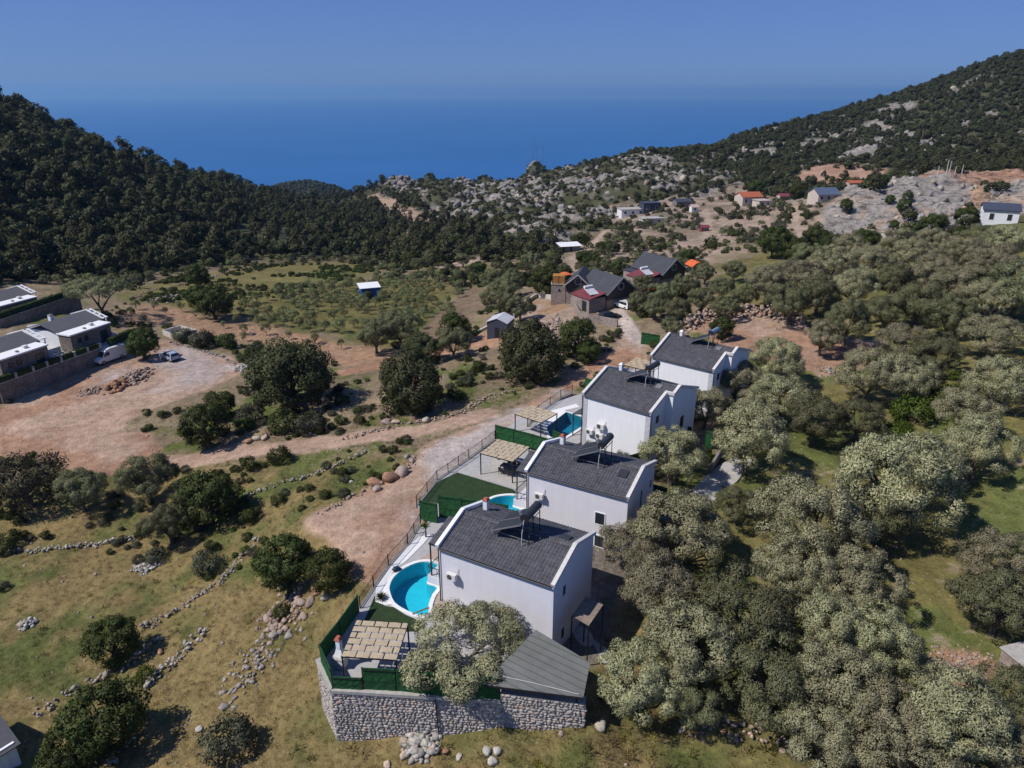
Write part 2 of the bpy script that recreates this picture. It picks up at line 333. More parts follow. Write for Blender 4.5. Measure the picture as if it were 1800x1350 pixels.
def relief(x, y):
    """uneven ground added to the smooth form"""
    r = np.hypot(x, y); th = np.arctan2(x, y)
    smooth = np.maximum.reduce([hmask(k, x, y, 1.5) for k in ('lot', 'track', 'road', 'uptrack', 'pad4')])
    plot = np.maximum(sstep(-2, 0.5, poly_sd(x, y, PLOTS)), sstep(-0.6, 0.3, poly_sd(x, y, PLOT1)))
    rock = hmask('rockhill', x, y, 12); cl = hmask('cliff', x, y, 3)
    far = sstep(260, 420, r)
    a = (fbm(x, y, 6, 4, 1)-0.5)*0.9+(fbm(x, y, 1.1, 3, 2)-0.5)*0.22
    a = a*(1-0.75*smooth)*(1-plot)*(1-far)
    left = sstep(-0.08, -0.16, th)
    b = (fbm(x, y, 60, 5, 3)-0.5)*14*far*(1-0.6*left)+(fbm(x, y, 22, 4, 4)-0.5)*4*far
    rid = 1-np.abs(2*fbm(x, y, 26, 4, 6)-1); rid2 = 1-np.abs(2*fbm(x, y, 8, 4, 7)-1)
    c = rock*((rid-0.75)*12+(rid2-0.75)*4.5)
    return a+b+c, cl, plot
def hgt(x, y):
    x = np.asarray(x, float); y = np.asarray(y, float)
    z = hbase(x, y); a, cl, plot = relief(x, y)
    z = z+a
    # strata of the grey limestone outcrop: ledges and cracks
    zz = z+(fbm(x, y, 14, 4, 8)-0.5)*5+(fbm(x, y, 3.5, 3, 9)-0.5)*1.6
    st = 2.1; fr = zz/st-np.floor(zz/st)
    zz = (np.floor(zz/st)+sstep(0.55, 0.95, fr))*st
    z = z*(1-cl)+zz*cl
    z = np.where((poly_sd(x, y, PLOT1) > 0) | (poly_sd(x, y, PLOTS) > 0), np.minimum(z, -0.35), z)
    for pg in (pl1, pl2, pl3): z = np.where(poly_sd(x, y, [tuple(q) for q in pg]) > -.45, np.minimum(z, -2.2), z)
    return np.maximum(z, -263.0)
# polar sheet under and in front of the camera, finer where it is nearer
rows = [16, 20, 24]; r_ = 24.0
while r_ < 4200:
    r_ += min(1.9/1250*(r_*r_+45*45)/45, max(0.009*r_, 0.0)); rows.append(r_)
rows = np.array(rows); ths = np.radians(np.arange(-57, 57.01, 0.17))
TR, TT = np.meshgrid(rows, ths, indexing='ij'); TX = TR*np.sin(TT); TY = TR*np.cos(TT)
TZ = hgt(TX, TY)
def hlook(x, y):
    """height of the finished sheet (bilinear)"""
    r = np.hypot(x, y); t = np.arctan2(x, y)
    fi = np.interp(r, rows, np.arange(len(rows))); fj = np.clip((t-ths[0])/(ths[1]-ths[0]), 0, len(ths)-1.001)
    i = np.clip(fi.astype(int) if hasattr(fi, 'astype') else int(fi), 0, len(rows)-2); j = np.asarray(fj).astype(int); a = fi-i; b = fj-j
    return (TZ[i, j]*(1-a)+TZ[i+1, j]*a)*(1-b)+(TZ[i, j+1]*(1-a)+TZ[i+1, j+1]*a)*b
def on(u, v, up=0.0): return cast(u, v, up, hlook)
def ground_z(x, y): return float(hlook(np.array([x], float), np.array([y], float))[0])
# ------------------------------------------------------------------ ground colours (real colours of soil, grass and stone)
def lin(r, g_, b): return np.array([((c/255)/12.92 if c <= 10 else (((c/255)+0.055)/1.055)**2.4) for c in (r, g_, b)])
SOIL = dict(dry=np.array([.225,.168,.074]), green=np.array([.102,.115,.036]), dirt=np.array([.40,.28,.205]), dirt2=np.array([.335,.195,.125]), gravel=np.array([.44,.385,.36]),
            scrub=np.array([.235,.18,.115]), orange=np.array([.315,.20,.125]), forest=np.array([.055,.055,.028]), lime=np.array([.29,.26,.235]), grove=np.array([.155,.135,.05]),
            tan=np.array([.33,.25,.19]), brown=np.array([.20,.145,.095]), bright=np.array([.105,.12,.038]))
def paint(x, y, z):
    r = np.hypot(x, y); th = np.arctan2(x, y)
    c = np.zeros(x.shape+(3,)); rockm = np.zeros(x.shape)
    def over(col, m): nonlocal c; c[:] = c*(1-m[..., None])+col*m[..., None]
    n1 = fbm(x, y, 9, 4, 21); n2 = fbm(x, y, 2.2, 3, 22); n3 = fbm(x, y, 30, 3, 23); n4 = fbm(x, y, 0.7, 2, 24)
    t = sstep(0.42, 0.64, 0.5*n1+0.3*n2+0.2*n3); c += SOIL['dry']*(1-t[..., None])+SOIL['green']*t[..., None]
    # olive ground on the right
    gr = sstep(0.0, 4.0, x-(2+0.25*y)-2) * sstep(20, 36, y)
    gg = SOIL['grove']*(0.8+0.5*n1[..., None]); t2 = sstep(0.55, 0.7, n1); gg = gg*(1-t2[..., None])+SOIL['green']*1.15*t2[..., None]; t3 = sstep(.62, .72, n2*.6+n4*.4)*.5; gg = gg*(1-t3[..., None])+SOIL['tan']*t3[..., None]
    over(gg, gr)
    # stony scrub between the roads
    scr = sstep(0, 8, y-70+0.25*x)*(1-gr)*(1-sstep(250, 330, r))
    sc = SOIL['scrub']*(0.75+0.5*n2[..., None]); t4 = sstep(0.50, 0.66, 0.6*n1+0.4*n2); sc = sc*(1-t4[..., None])+SOIL['green']*1.1*t4[..., None]
    over(sc, scr)
    far = sstep(240, 320, r)
    mt = SOIL['forest']*(0.7+0.9*n1[..., None]); over(mt, far)
    lh = far*sstep(0.02, -0.05, th+0.08)
    k = sstep(.555, .645, fbm(x, y, 40, 4, 31)*.55+fbm(x, y, 11, 3, 32)*.45)*far*(1-lh)*sstep(0.12, 0.35, th)
    over(SOIL['lime']*(0.75+.4*n2[..., None]), k); rockm = np.maximum(rockm, k)
    def reg(name, col, soft=1.0, wob=1.0, ws=4.0, amt=1.0, vary=.35):
        m = hmask(name, x, y, soft, wob, ws)*amt
        over(col*(1-vary/2+vary*n2[..., None]), m); return m
    reg('meadow', SOIL['grove']*1.15, 3, 4, 12); reg('greenp', SOIL['bright'], 3, 3); m = reg('orchard', SOIL['grove']*1.0, 3, 4, 10); over(SOIL['bright']*.9, m*sstep(.48, .6, n1)*.8)
    reg('orange', SOIL['orange'], 1.5, 2.5, 8); reg('strip', SOIL['brown'], 1, 1.5, 6)
    m = hmask('terr', x, y, 6, 10, 14); over(SOIL['tan']*(.8+.4*n2[..., None]), m*(0.55+0.45*sstep(.45, .55, n1)))
    m = hmask('rockhill', x, y, 10, 16, 30); rk = m*sstep(.42, .58, fbm(x, y, 13, 4, 33)); over(SOIL['lime']*(.72+.5*n2[..., None]), rk); rockm = np.maximum(rockm, rk)
    m = hmask('rocktop', x, y, 10, 10, 20); over(SOIL['lime']*(.75+.4*n2[..., None]), m); rockm = np.maximum(rockm, m)
    m = hmask('cliff', x, y, 2, 4, 10); lc = SOIL['lime']*(.78+.4*n2[..., None]); ot = sstep(.50, .62, fbm(x, y, 16, 3, 35))*.8; lc = lc*(1-ot[..., None])+SOIL['tan']*1.1*ot[..., None]
    over(lc, m); rockm = np.maximum(rockm, m)
    for nm in ('redA', 'redB'): m = reg(nm, SOIL['dirt']*np.array([.92, .85, .85]), 2, 6, 9); over(SOIL['dirt2'], m*sstep(.45, .6, n1)*.8)
    for nm in ('cpass', 'cgully'): reg(nm, SOIL['dirt']*.9, 2, 3, 8)
    for nm in ('lane', 'lane2', 'pathA', 'pathB'): reg(nm, SOIL['tan']*1.15, .8, .8, 6)
    m = reg('plot', SOIL['tan'], 1, 1.5, 5); over(SOIL['orange'], m*sstep(.5, .6, n1))
    reg('shedpad', SOIL['orange']*1.15, .6, 1.0, 4)
    for nm in ('uptrack',): reg(nm, SOIL['dirt2']*1.1, .5, .8, 4)
    m = reg('track', SOIL['dirt'], .5, .9, 4)
    for nm in ('lot', 'road', 'pad4'):
        m = reg(nm, SOIL['dirt'], .6, 1.2, 5)
        over(SOIL['dirt2'], m*sstep(.44, .58, n1)*.85); over(SOIL['gravel'], m*sstep(.60, .72, n3*.65+n1*.35)*.8); over(SOIL['dirt2']*.85, m*sstep(.62, .7, fbm(x*.5+y*.2, y, 3, 3, 41))*.5)
    reg('gravel', SOIL['gravel'], 1.5, 3, 4, .9); reg('cobble', SOIL['gravel']*np.array([1, .95, .88]), .3, .3, 2)
    reg('bank', SOIL['dirt2']*1.05, .6, .8, 3)
    reg('cut', SOIL['orange']*1.15, 1.5, 2.5, 6); reg('rubb', SOIL['dirt2']*1.1, .6, 1.0, 3)
    reg('court', np.array([.19,.165,.14]), .8, .8, 3)
    c = np.clip(c, 0.005, 0.8)
    return c, rockm
TC, TROCK = paint(TX, TY, TZ)
def ground_material():
    m, t, b, o = nodes_of('ground_soil')
    at = t.nodes.new('ShaderNodeAttribute'); at.attribute_name = 'soil'; al = at.outputs['Alpha']
    f1 = ramp(t, noise(t, 0.9, 5, .7), [(.28, .62), (.72, 1.28)]); f2 = ramp(t, noise(t, 5.0, 4, .7), [(.3, .72), (.7, 1.22)]); f3 = ramp(t, noise(t, .11, 4, .6), [(.3, .82), (.7, 1.15)])
    c = mixrgb(t, at.outputs['Color'], f1, 1, 'MULTIPLY'); c = mixrgb(t, c, f2, 1, 'MULTIPLY'); c = mixrgb(t, c, f3, 1, 'MULTIPLY')
    oc = t.nodes['OC']; mp = t.nodes.new('ShaderNodeMapping'); mp.inputs['Scale'].default_value = (.22, .22, .75); t.links.new(oc.outputs['Object'], mp.inputs['Vector'])
    ck = ramp(t, noise(t, 1.0, 8, .72, mp.outputs[0]), [(.36, .30), (.47, .85), (.62, 1.18)])
    c2 = mixrgb(t, c, ck, 1, 'MULTIPLY'); c = mixrgb(t, c, c2, al)
    t.links.new(c, b.inputs['Base Color']); b.inputs['Roughness'].default_value = .95; b.inputs['Specular IOR Level'].default_value = .1
    bump(t, b, noise(t, 2.2, 6, .7), .8, .25)
    return m
gm = ground_material()
# split the one sheet into named pieces of the setting along its own edges
def faces_mask(fn): 
    cx = (TX[:-1, :-1]+TX[1:, 1:])/2; cy = (TY[:-1, :-1]+TY[1:, 1:])/2; return fn(cx, cy)
CXX = (TX[:-1, :-1]+TX[1:, 1:])/2; CYY = (TY[:-1, :-1]+TY[1:, 1:])/2; CR = np.hypot(CXX, CYY); CT = np.arctan2(CXX, CYY)
pid = np.zeros(CXX.shape, int)
pid[(CR > 300) & (CT > .05)] = 1; pid[(CR > 245) & (CT <= .05)] = 2
for k_, nm in ((3, 'rockhill'), (4, 'cliff'), (5, 'road'), (5, 'track'), (5, 'uptrack'), (6, 'lot'), (7, 'pad4'), (8, 'cobble')): pid[poly_sd(CXX, CYY, RW[nm])+((fbm(CXX, CYY, 4, 3, 5)-.5)*2 if k_ in (5, 6, 7) else 0) > 0] = k_
NAMES = {0: 'ground', 1: 'mountain_terrain', 2: 'wooded_hill_terrain', 3: 'rocky_hill_terrain', 4: 'rock_outcrop_terrain', 5: 'dirt_road', 6: 'dirt_parking_lot', 7: 'dirt_yard', 8: 'cobbled_path'}
nr, nc = TX.shape; VIDX = np.arange(nr*nc).reshape(nr, nc)
Q4 = np.stack([VIDX[:-1, :-1], VIDX[:-1, 1:], VIDX[1:, 1:], VIDX[1:, :-1]], -1)
# vertex normals of the whole sheet so that the pieces join without a seam
P3 = np.stack([TX, TY, TZ], -1); du = np.gradient(P3, axis=1); dv = np.gradient(P3, axis=0); TN = np.cross(du, dv); TN /= np.linalg.norm(TN, axis=-1, keepdims=True); TN *= np.sign(TN[..., 2:3])
for k_, nm in NAMES.items():
    q = Q4[pid == k_]
    if len(q) == 0: continue
    uq, inv = np.unique(q.ravel(), return_inverse=True); q = inv.reshape(-1, 4)
    me = bpy.data.meshes.new(nm); me.vertices.add(len(uq)); me.vertices.foreach_set('co', P3.reshape(-1, 3)[uq].ravel().astype(np.float32))
    me.loops.add(q.size); me.loops.foreach_set('vertex_index', q.ravel().astype(np.int32)); me.polygons.add(len(q)); me.polygons.foreach_set('loop_start', np.arange(0, q.size, 4, dtype=np.int32))
    me.update(calc_edges=True); me.shade_smooth()
    ca = me.color_attributes.new('soil', 'FLOAT_COLOR', 'POINT')
    ca.data.foreach_set('color', np.concatenate([TC.reshape(-1, 3)[uq], TROCK.reshape(-1, 1)[uq]], 1).ravel().astype(np.float32))
    me.normals_split_custom_set_from_vertices(TN.reshape(-1, 3)[uq].tolist())
    me.materials.append(gm); o = link(me, nm, kind='structure')
# sea
def sea_material():
    m, t, b, o = nodes_of('sea_water')
    c = ramp(t, noise(t, .0012, 3), [(.3, (.013, .094, .27)), (.7, (.018, .115, .31))])
    t.links.new(c, b.inputs['Base Color']); b.inputs['Roughness'].default_value = .35; b.inputs['Specular IOR Level'].default_value = .15
    bump(t, b, noise(t, .15, 4), .25, .5); return m
sea_material()
SEA_Z = -262.0
mb = MB(); N = 12
ys = [-2000, 400, 1500, 4000, 9000, 20000, 45000]; xs = [-60000, -20000, -6000, 0, 6000, 20000, 60000]
for y in ys:
    for x in xs: mb.v.append((x, y, SEA_Z))
for j in range(len(ys)-1):
    for i in range(len(xs)-1): a = j*len(xs)+i; mb.f.append((a, a+1, a+1+len(xs), a+len(xs)))
mb.build('sea', 'sea_water', kind='structure')
assert TZ.max() < 255, TZ.max()
# ------------------------------------------------------------------ foliage
mat('bark', (.16, .13, .10), .9, .3, 6, bmp=.4); mat('bark_dark', (.07, .055, .04), .9, .3, 6)
leafmat('olive_leaf', [(.218,.215,.118), (.295,.288,.162), (.368,.355,.207), (.44,.418,.26)], .28)
leafmat('olive_leaf_green', [(.13,.145,.07), (.17,.185,.09), (.215,.225,.115), (.265,.27,.15)], .28)
leafmat('oak_leaf', [(.048,.058,.023), (.068,.082,.032), (.09,.105,.042), (.115,.128,.055)], .3)
leafmat('carob_leaf', [(.034,.05,.013), (.052,.073,.017), (.075,.098,.022), (.098,.12,.032)], .28)
leafmat('hill_leaf', [(.032,.038,.015), (.058,.066,.025), (.085,.092,.036), (.115,.118,.052)], .28)
leafmat('bright_leaf', [(.04,.065,.008), (.075,.11,.012), (.11,.15,.02)], .25)
leafmat('orchard_leaf', [(.13,.155,.065), (.18,.205,.09), (.235,.25,.125)], .3)
leafmat('grey_leaf', [(.05,.058,.035), (.095,.10,.06), (.14,.14,.09)], .2)
leafmat('brown_leaf', [(.05,.045,.025), (.08,.07,.04), (.10,.075,.045)], .15)
leafmat('grass_blade', [(.12,.13,.04), (.17,.165,.055), (.23,.20,.085)], .5)
leafmat('grass_dry', [(.22,.175,.075), (.28,.22,.10), (.34,.27,.135)], .5)
leafmat('yellow_flower', [(.12,.13,.01), (.25,.24,.015), (.35,.33,.03)], .25)
def np_mesh(name, V, Fq, mats, midx=None, smooth=False):
    me = bpy.data.meshes.new(name); V = np.asarray(V, np.float32); Fq = np.asarray(Fq, np.int32)
    me.vertices.add(len(V)); me.vertices.foreach_set('co', V.ravel()); k = Fq.shape[1]
    me.loops.add(Fq.size); me.loops.foreach_set('vertex_index', Fq.ravel()); me.polygons.add(len(Fq)); me.polygons.foreach_set('loop_start', np.arange(0, Fq.size, k, dtype=np.int32))
    if midx is not None: me.polygons.foreach_set('material_index', np.asarray(midx, np.int32))
    for m in mats: me.materials.append(MATS[m])
    me.update(calc_edges=True)
    if smooth: me.shade_smooth()
    return me
def unit(a): return a/np.maximum(np.linalg.norm(a, axis=-1, keepdims=True), 1e-9)
def cards(P, D, Nr, L, W, r):
    """leaf sprays: slim four-cornered blades at P, long axis D, facing Nr"""
    n = len(P); S = unit(np.cross(D, Nr)); Nn = np.cross(S, D)
    L = L*r.uniform(.6, 1.35, (n, 1)); W = W*r.uniform(.6, 1.35, (n, 1))
    m = P+D*L*.4+Nn*L*.06
    V = np.stack([P-D*L*.2, m+S*W/2, P+D*L*.8, m-S*W/2], 1).reshape(-1, 3)
    return V, np.arange(n*4).reshape(n, 4)
def crown_arrays(seed, R, H, zc, lobes, per, rl, L, W, up=.5, flat=.0, hollow=.55, squash=1.0, bottom=-.55, boughs=0):
    """lobed crown: lobes over an uneven ellipsoid, each lobe a tuft of leaf sprays"""
    r = np.random.default_rng(seed)
    d = unit(r.normal(size=(lobes*3, 3))); d = d[d[:, 2] > bottom][:lobes]; n = len(d)
    wob = .78+.44*fbm(np.arctan2(d[:, 0], d[:, 1])*1.2+seed*3, d[:, 2]*1.5, 1.0, 2, seed)
    rad = r.uniform(hollow, 1, (n, 1))**.6*wob[:, None]
    C = d*rad*np.array([R-rl*.6, (R-rl*.6)*squash, H-rl*.6])+np.array([0, 0, zc])
    if boughs:                                     # a few big boughs, each breaking into smaller tufts
        bd = unit(r.normal(size=(boughs*4, 3))); bd = bd[bd[:, 2] > bottom*.8]; pick_ = [0]
        while len(pick_) < min(boughs, len(bd)): pick_.append(int(np.argmin((bd@bd[pick_].T).max(1))))
        bd = bd[pick_]; br = r.uniform(.30, .46, (len(bd), 1))*R
        bc = bd*np.array([R, R*squash, H])*r.uniform(.52, .74, (len(bd), 1))+np.array([0, 0, zc]); j = r.integers(0, len(bd), lobes)
        dd_ = unit(unit(r.normal(size=(lobes, 3)))+bd[j]*.75+np.array([0, 0, .25])); C = bc[j]+dd_*np.maximum(br[j]-rl*.5, .1)*r.uniform(.75, 1.05, (lobes, 1))*np.array([1, 1, .85])
        fill = r.random(lobes) < .2; C = np.where(fill[:, None], unit(r.normal(size=(lobes, 3)))*np.array([R, R, H])*.55+np.array([0, 0, zc]), C)
    if flat: C[:, 2] = zc+(C[:, 2]-zc)*(1-flat)
    rr = rl*r.uniform(.65, 1.25, len(C))
    V = []; k = 0
    ctr = np.array([0, 0, zc-.35*H])
    for c, ra in zip(C, rr):
        m = int(per*(ra/rl)**2)
        q = unit(r.normal(size=(m, 3))); out = unit(c-ctr); keep = (q@out) > -.35; q = q[keep]
        pos = c+q*ra*r.uniform(.55, 1.0, (len(q), 1))*np.array([1, 1, .85])
        nr_ = unit(q+out*.3+r.normal(size=q.shape)*.42); tg = r.normal(size=q.shape); tg = unit(tg-(tg*nr_).sum(1, keepdims=True)*nr_)
        dd = unit(tg*.75+q*.45+np.array([0, 0, up*.6])); dd = unit(dd-(dd*nr_).sum(1, keepdims=True)*nr_*.6)
        V.append((pos, dd, nr_, unit(q+out*.35+r.normal(size=q.shape)*.18)))
    P, D, Nr, Sm = [np.concatenate([a[i] for a in V]) for i in range(4)]
    v, f = cards(P, D, Nr, L, W, r)
    return v, f, C, np.repeat(Sm, 4, 0)
def trunk_mb(seed, R, zc, C, rt, n_limb=7, n=6):
    r = random.Random(seed); mb = MB(); fork = Vector((r.uniform(-.2, .2), r.uniform(-.2, .2), zc*.32))
    mb.tube((0, 0, -.5), fork, rt*1.25, n, rt*.85)
    for c in r.sample(list(map(tuple, C)), min(n_limb, len(C))):
        c = Vector(c)*.92; c.z = max(c.z, zc*.6); mid = fork.lerp(c, .5)+Vector((r.uniform(-.3, .3), r.uniform(-.3, .3), r.uniform(-.1, .35)))
        mb.tube(fork, mid, rt*.55, 5, rt*.36); mb.tube(mid, c, rt*.36, 4, rt*.1)
    return mb
KIND = dict(  # crown radius 1 trees are scaled up when placed; dims in metres of the built size
 olive=dict(R=3.6, H=2.5, zc=3.5, lobes=125, per=320, rl=.62, L=.19, W=.075, boughs=17, up=.55, leaf='olive_leaf', bark='bark', rt=.28, n=6),
 green=dict(R=3.4, H=2.5, zc=3.2, lobes=112, per=300, rl=.6, L=.19, W=.075, boughs=15, up=.5, leaf='olive_leaf_green', bark='bark', rt=.26, n=4),
 oak=dict(R=4.2, H=3.3, zc=3.3, lobes=90, per=230, rl=.95, L=.28, W=.17, up=.25, leaf='oak_leaf', bark='bark_dark', rt=.34, n=3, bottom=-.8),
 carob=dict(R=3.2, H=3.0, zc=3.0, lobes=70, per=200, rl=.8, L=.27, W=.16, up=.35, leaf='carob_leaf', bark='bark_dark', rt=.28, n=3, bottom=-.8),
 bush=dict(R=1.6, H=1.25, zc=.95, lobes=26, per=100, rl=.62, L=.26, W=.13, up=.5, leaf='carob_leaf', bark='bark_dark', rt=.08, n=3, bottom=-.8),
 greybush=dict(R=1.6, H=1.2, zc=.9, lobes=26, per=100, rl=.62, L=.28, W=.10, up=.5, leaf='grey_leaf', bark='bark', rt=.08, n=3, bottom=-.8),
 bright=dict(R=1.6, H=1.1, zc=.85, lobes=26, per=110, rl=.6, L=.30, W=.09, up=.8, leaf='bright_leaf', bark='bark', rt=.08, n=2, bottom=-.8),
 brown=dict(R=3.0, H=2.3, zc=2.1, lobes=50, per=130, rl=.95, L=.36, W=.10, up=.5, leaf='brown_leaf', bark='bark', rt=.2, n=1, bottom=-.8),
 hill=dict(R=2.6, H=2.4, zc=2.6, lobes=26, per=34, rl=1.0, L=.75, W=.5, up=.35, leaf='hill_leaf', bark='bark_dark', rt=.22, n=5, bottom=-.8),
 pine=dict(R=2.7, H=3.6, zc=5.2, lobes=26, per=40, rl=1.0, L=.8, W=.4, up=.6, leaf='hill_leaf', bark='bark_dark', rt=.24, n=3, bottom=-.7),
 hillbush=dict(R=1.5, H=1.1, zc=.85, lobes=10, per=22, rl=.75, L=.6, W=.4, up=.4, leaf='hill_leaf', bark='bark_dark', rt=.08, n=4, bottom=-.8),
 orchard=dict(R=1.3, H=1.1, zc=1.5, lobes=14, per=60, rl=.55, L=.30, W=.12, up=.5, leaf='orchard_leaf', bark='bark', rt=.07, n=4),
)
VAR = {}
for kn, kd in KIND.items():
    VAR[kn] = []
    for i in range(kd['n']):
        sd_ = hash_seed = sum(map(ord, kn))*10+i
        v, f, C, nrm = crown_arrays(sd_, kd['R'], kd['H'], kd['zc'], kd['lobes'], kd['per'], kd['rl'], kd['L'], kd['W'], kd['up'], bottom=kd.get('bottom', -.5), squash=random.uniform(.82, 1.0), boughs=kd.get('boughs', 0))
        tb = trunk_mb(sd_, kd['R'], kd['zc'], C, kd['rt'])
        cm = np_mesh('crown_of_'+kn, v, f, [kd['leaf']]); cm.shade_smooth(); cm.normals_split_custom_set_from_vertices(nrm.tolist())
        tm = tb.mesh('trunk_of_'+kn); tm.materials.append(MATS[kd['bark']])
        both = bpy.data.meshes.new('whole_'+kn); fs = [tuple(q) for q in f.tolist()]
        both.from_pydata(v.tolist()+tb.v, [], fs+[tuple(i_+len(v) for i_ in q) for q in tb.f]); both.materials.append(MATS[kd['leaf']]); both.materials.append(MATS[kd['bark']])
        both.polygons.foreach_set('material_index', np.array([0]*len(fs)+[1]*len(tb.f), np.int32)); both.update(); both.shade_smooth(); both.normals_split_custom_set_from_vertices(nrm.tolist()+[tuple(v_.normal) for v_ in tb.mesh('tmp').vertices])
        VAR[kn].append((cm, tm, both))
def depth_of(p): return float((Vector(p)-Vector((0, 0, CAM_H))).dot(Vector(cF)))
def plant(kn, pos, R, label, cat='tree', group=None, name=None, hs=1.0, parts=True, var=None, rz=None):
    kd = KIND[kn]; var = random.randrange(kd['n']) if var is None else var; cm, tm, both = VAR[kn][var % kd['n']]
    s = R/kd['R']; nm = name or {'olive': 'olive_tree', 'green': 'olive_tree', 'oak': 'oak_tree', 'carob': 'carob_tree', 'bush': 'shrub', 'greybush': 'shrub', 'bright': 'shrub', 'brown': 'shrub', 'hill': 'hillside_tree', 'pine': 'pine_tree', 'hillbush': 'shrub', 'orchard': 'orchard_tree'}[kn]
    rz = random.uniform(0, 2*PI) if rz is None else rz
    if parts:
        t = thing(nm, label, cat, pos, rz, group); t.scale = (s, s, s*hs)
        link(cm, 'crown', t); link(tm, 'trunk', t); return t
    o = link(both, nm, loc=pos, rz=rz); o.scale = (s, s, s*hs); return tag(o, label, cat, group)
def plant_px(kn, u, v, wpx, label, hs=1.0, **k):
    """a tree whose crown centre shows at pixel (u, v) and whose crown is wpx pixels wide, standing on the ground there"""
    kd = KIND[kn]; R = 3.0
    for _ in range(4):
        p = on(u, v, kd['zc']/kd['R']*R*hs); R = wpx/2*depth_of(p+Vector((0, 0, R)))/FPX
    return plant(kn, p, R, label, hs=hs, **k)
# stuff scattered with geometry nodes -------------------------------------------------
def scatter_group(name, coll):
    ng = bpy.data.node_groups.new(name, 'GeometryNodeTree')
    ng.interface.new_socket('Geometry', in_out='INPUT', socket_type='NodeSocketGeometry'); ng.interface.new_socket('Geometry', in_out='OUTPUT', socket_type='NodeSocketGeometry')
    gi = ng.nodes.new('NodeGroupInput'); go = ng.nodes.new('NodeGroupOutput'); ip = ng.nodes.new('GeometryNodeInstanceOnPoints'); ci = ng.nodes.new('GeometryNodeCollectionInfo')
    ci.inputs['Collection'].default_value = coll; ci.inputs['Separate Children'].default_value = True; ci.inputs['Reset Children'].default_value = True
    def na(n, ty):
        x = ng.nodes.new('GeometryNodeInputNamedAttribute'); x.data_type = ty; x.inputs['Name'].default_value = n; return x.outputs['Attribute']
    ip.inputs['Pick Instance'].default_value = True
    L = ng.links.new; L(gi.outputs[0], ip.inputs['Points']); L(ci.outputs[0], ip.inputs['Instance']); L(na('pick', 'INT'), ip.inputs['Instance Index']); L(na('rot', 'FLOAT_VECTOR'), ip.inputs['Rotation']); L(na('scl', 'FLOAT_VECTOR'), ip.inputs['Scale']); L(ip.outputs[0], go.inputs[0])
    return ng
SRC = {}
def scatter(name, label, cat, meshes, P, S, R=None, pick=None):
    """one 'stuff' object: the given meshes instanced at points P with scales S"""
    key = tuple(m.name for m in meshes)
    if key not in SRC:
        cl = bpy.data.collections.new('source_'+name)
        for i, m in enumerate(meshes): cl.objects.link(bpy.data.objects.new('source_%s_%02d' % (name, i), m))
        SRC[key] = scatter_group('scatter_'+name, cl)
    n = len(P); me = bpy.data.meshes.new(name); me.vertices.add(n); me.vertices.foreach_set('co', np.asarray(P, np.float32).ravel())
    S = np.asarray(S, np.float32); S = np.repeat(S[:, None], 3, 1) if S.ndim == 1 else S
    R = np.stack([np.zeros(n), np.zeros(n), rng.uniform(0, 2*PI, n)], 1) if R is None else R
    pick = rng.integers(0, len(meshes), n) if pick is None else pick
    for an, ty, dat in (('scl', 'FLOAT_VECTOR', S), ('rot', 'FLOAT_VECTOR', R)):
        a = me.attributes.new(an, ty, 'POINT'); a.data.foreach_set('vector', np.asarray(dat, np.float32).ravel())
    a = me.attributes.new('pick', 'INT', 'POINT'); a.data.foreach_set('value', np.asarray(pick, np.int32)); me.update()
    o = link(me, name, kind='stuff'); o['label'] = label; o['category'] = cat
    md = o.modifiers.new('scatter', 'NODES'); md.node_group = SRC[key]; return o
def seen(x, y, z, lift=4.0):
    """does the place show from the camera (with some margin)?"""
    D = np.stack([x, y, z+lift-CAM_H], -1); ok = np.ones(len(x), bool)
    for f in np.linspace(.15, .97, 60): ok &= CAM_H+D[:, 2]*f > hlook(D[:, 0]*f, D[:, 1]*f)-1.5
    u = 900+FPX*(D@cR)/(D@cF); v = 675-FPX*(D@cU)/(D@cF)
    return ok & (u > -350) & (u < 2200) & (v > -80) & (v < 1480)
def jgrid(x0, x1, y0, y1, s):
    gx, gy = np.meshgrid(np.arange(x0, x1, s), np.arange(y0, y1, s)); x = gx.ravel(); y = gy.ravel()
    return x+rng.uniform(-.48, .48, x.shape)*s, y+rng.uniform(-.48, .48, y.shape)*s
# ------------------------------------------------------------------ woods and scrub of the hills
FOREST = wpoly([(-300,520),(-100,520),(0,505),(120,488),(230,486),(300,474),(420,456),(520,448),(640,450),(700,470),(770,472),(840,446),(862,425),(845,402),(790,380),(715,356),(668,352),(640,348),(500,345),(400,338),(200,275),(0,180),(-300,60)])
CLEAR = wpoly([(400,398),(470,392),(540,405),(560,425),(500,440),(440,440),(410,420)])
x, y = jgrid(-620, 200, 150, 760, 4.2)
z = hlook(x, y); sdv = poly_sd(x, y, FOREST)+(fbm(x, y, 18, 3, 51)-.5)*10
keep = (sdv > 0) | ((np.hypot(x, y) > 380) & (np.arctan2(x, y) < -.17))
keep &= ~((poly_sd(x, y, CLEAR) > 0) & (rng.random(len(x)) < .8)) & (poly_sd(x, y, RW['cpass']) < 2) & (poly_sd(x, y, RW['cgully']) < 1) & (poly_sd(x, y, RW['lane']) < 1) & (poly_sd(x, y, RW['meadow']) < 0)
keep &= rng.random(len(x)) < np.where(np.arctan2(x, y) > -.2, .45, np.where(np.arctan2(x, y) > -.3, .72, .95))
x, y, z = x[keep], y[keep], z[keep]; k = seen(x, y, z, 5); x, y, z = x[k], y[k], z[k]
o_ = np.argsort(np.hypot(x, y)); x, y, z = x[o_], y[o_], z[o_]
sc_ = np.exp(rng.normal(-.28, .3, len(x))).clip(.4, 1.5); ispine = (rng.random(len(x)) < .12+.25*(fbm(x, y, 40, 2, 52) > .55)) | ((np.hypot(x, y) > 330) & (rng.random(len(x)) < .4))
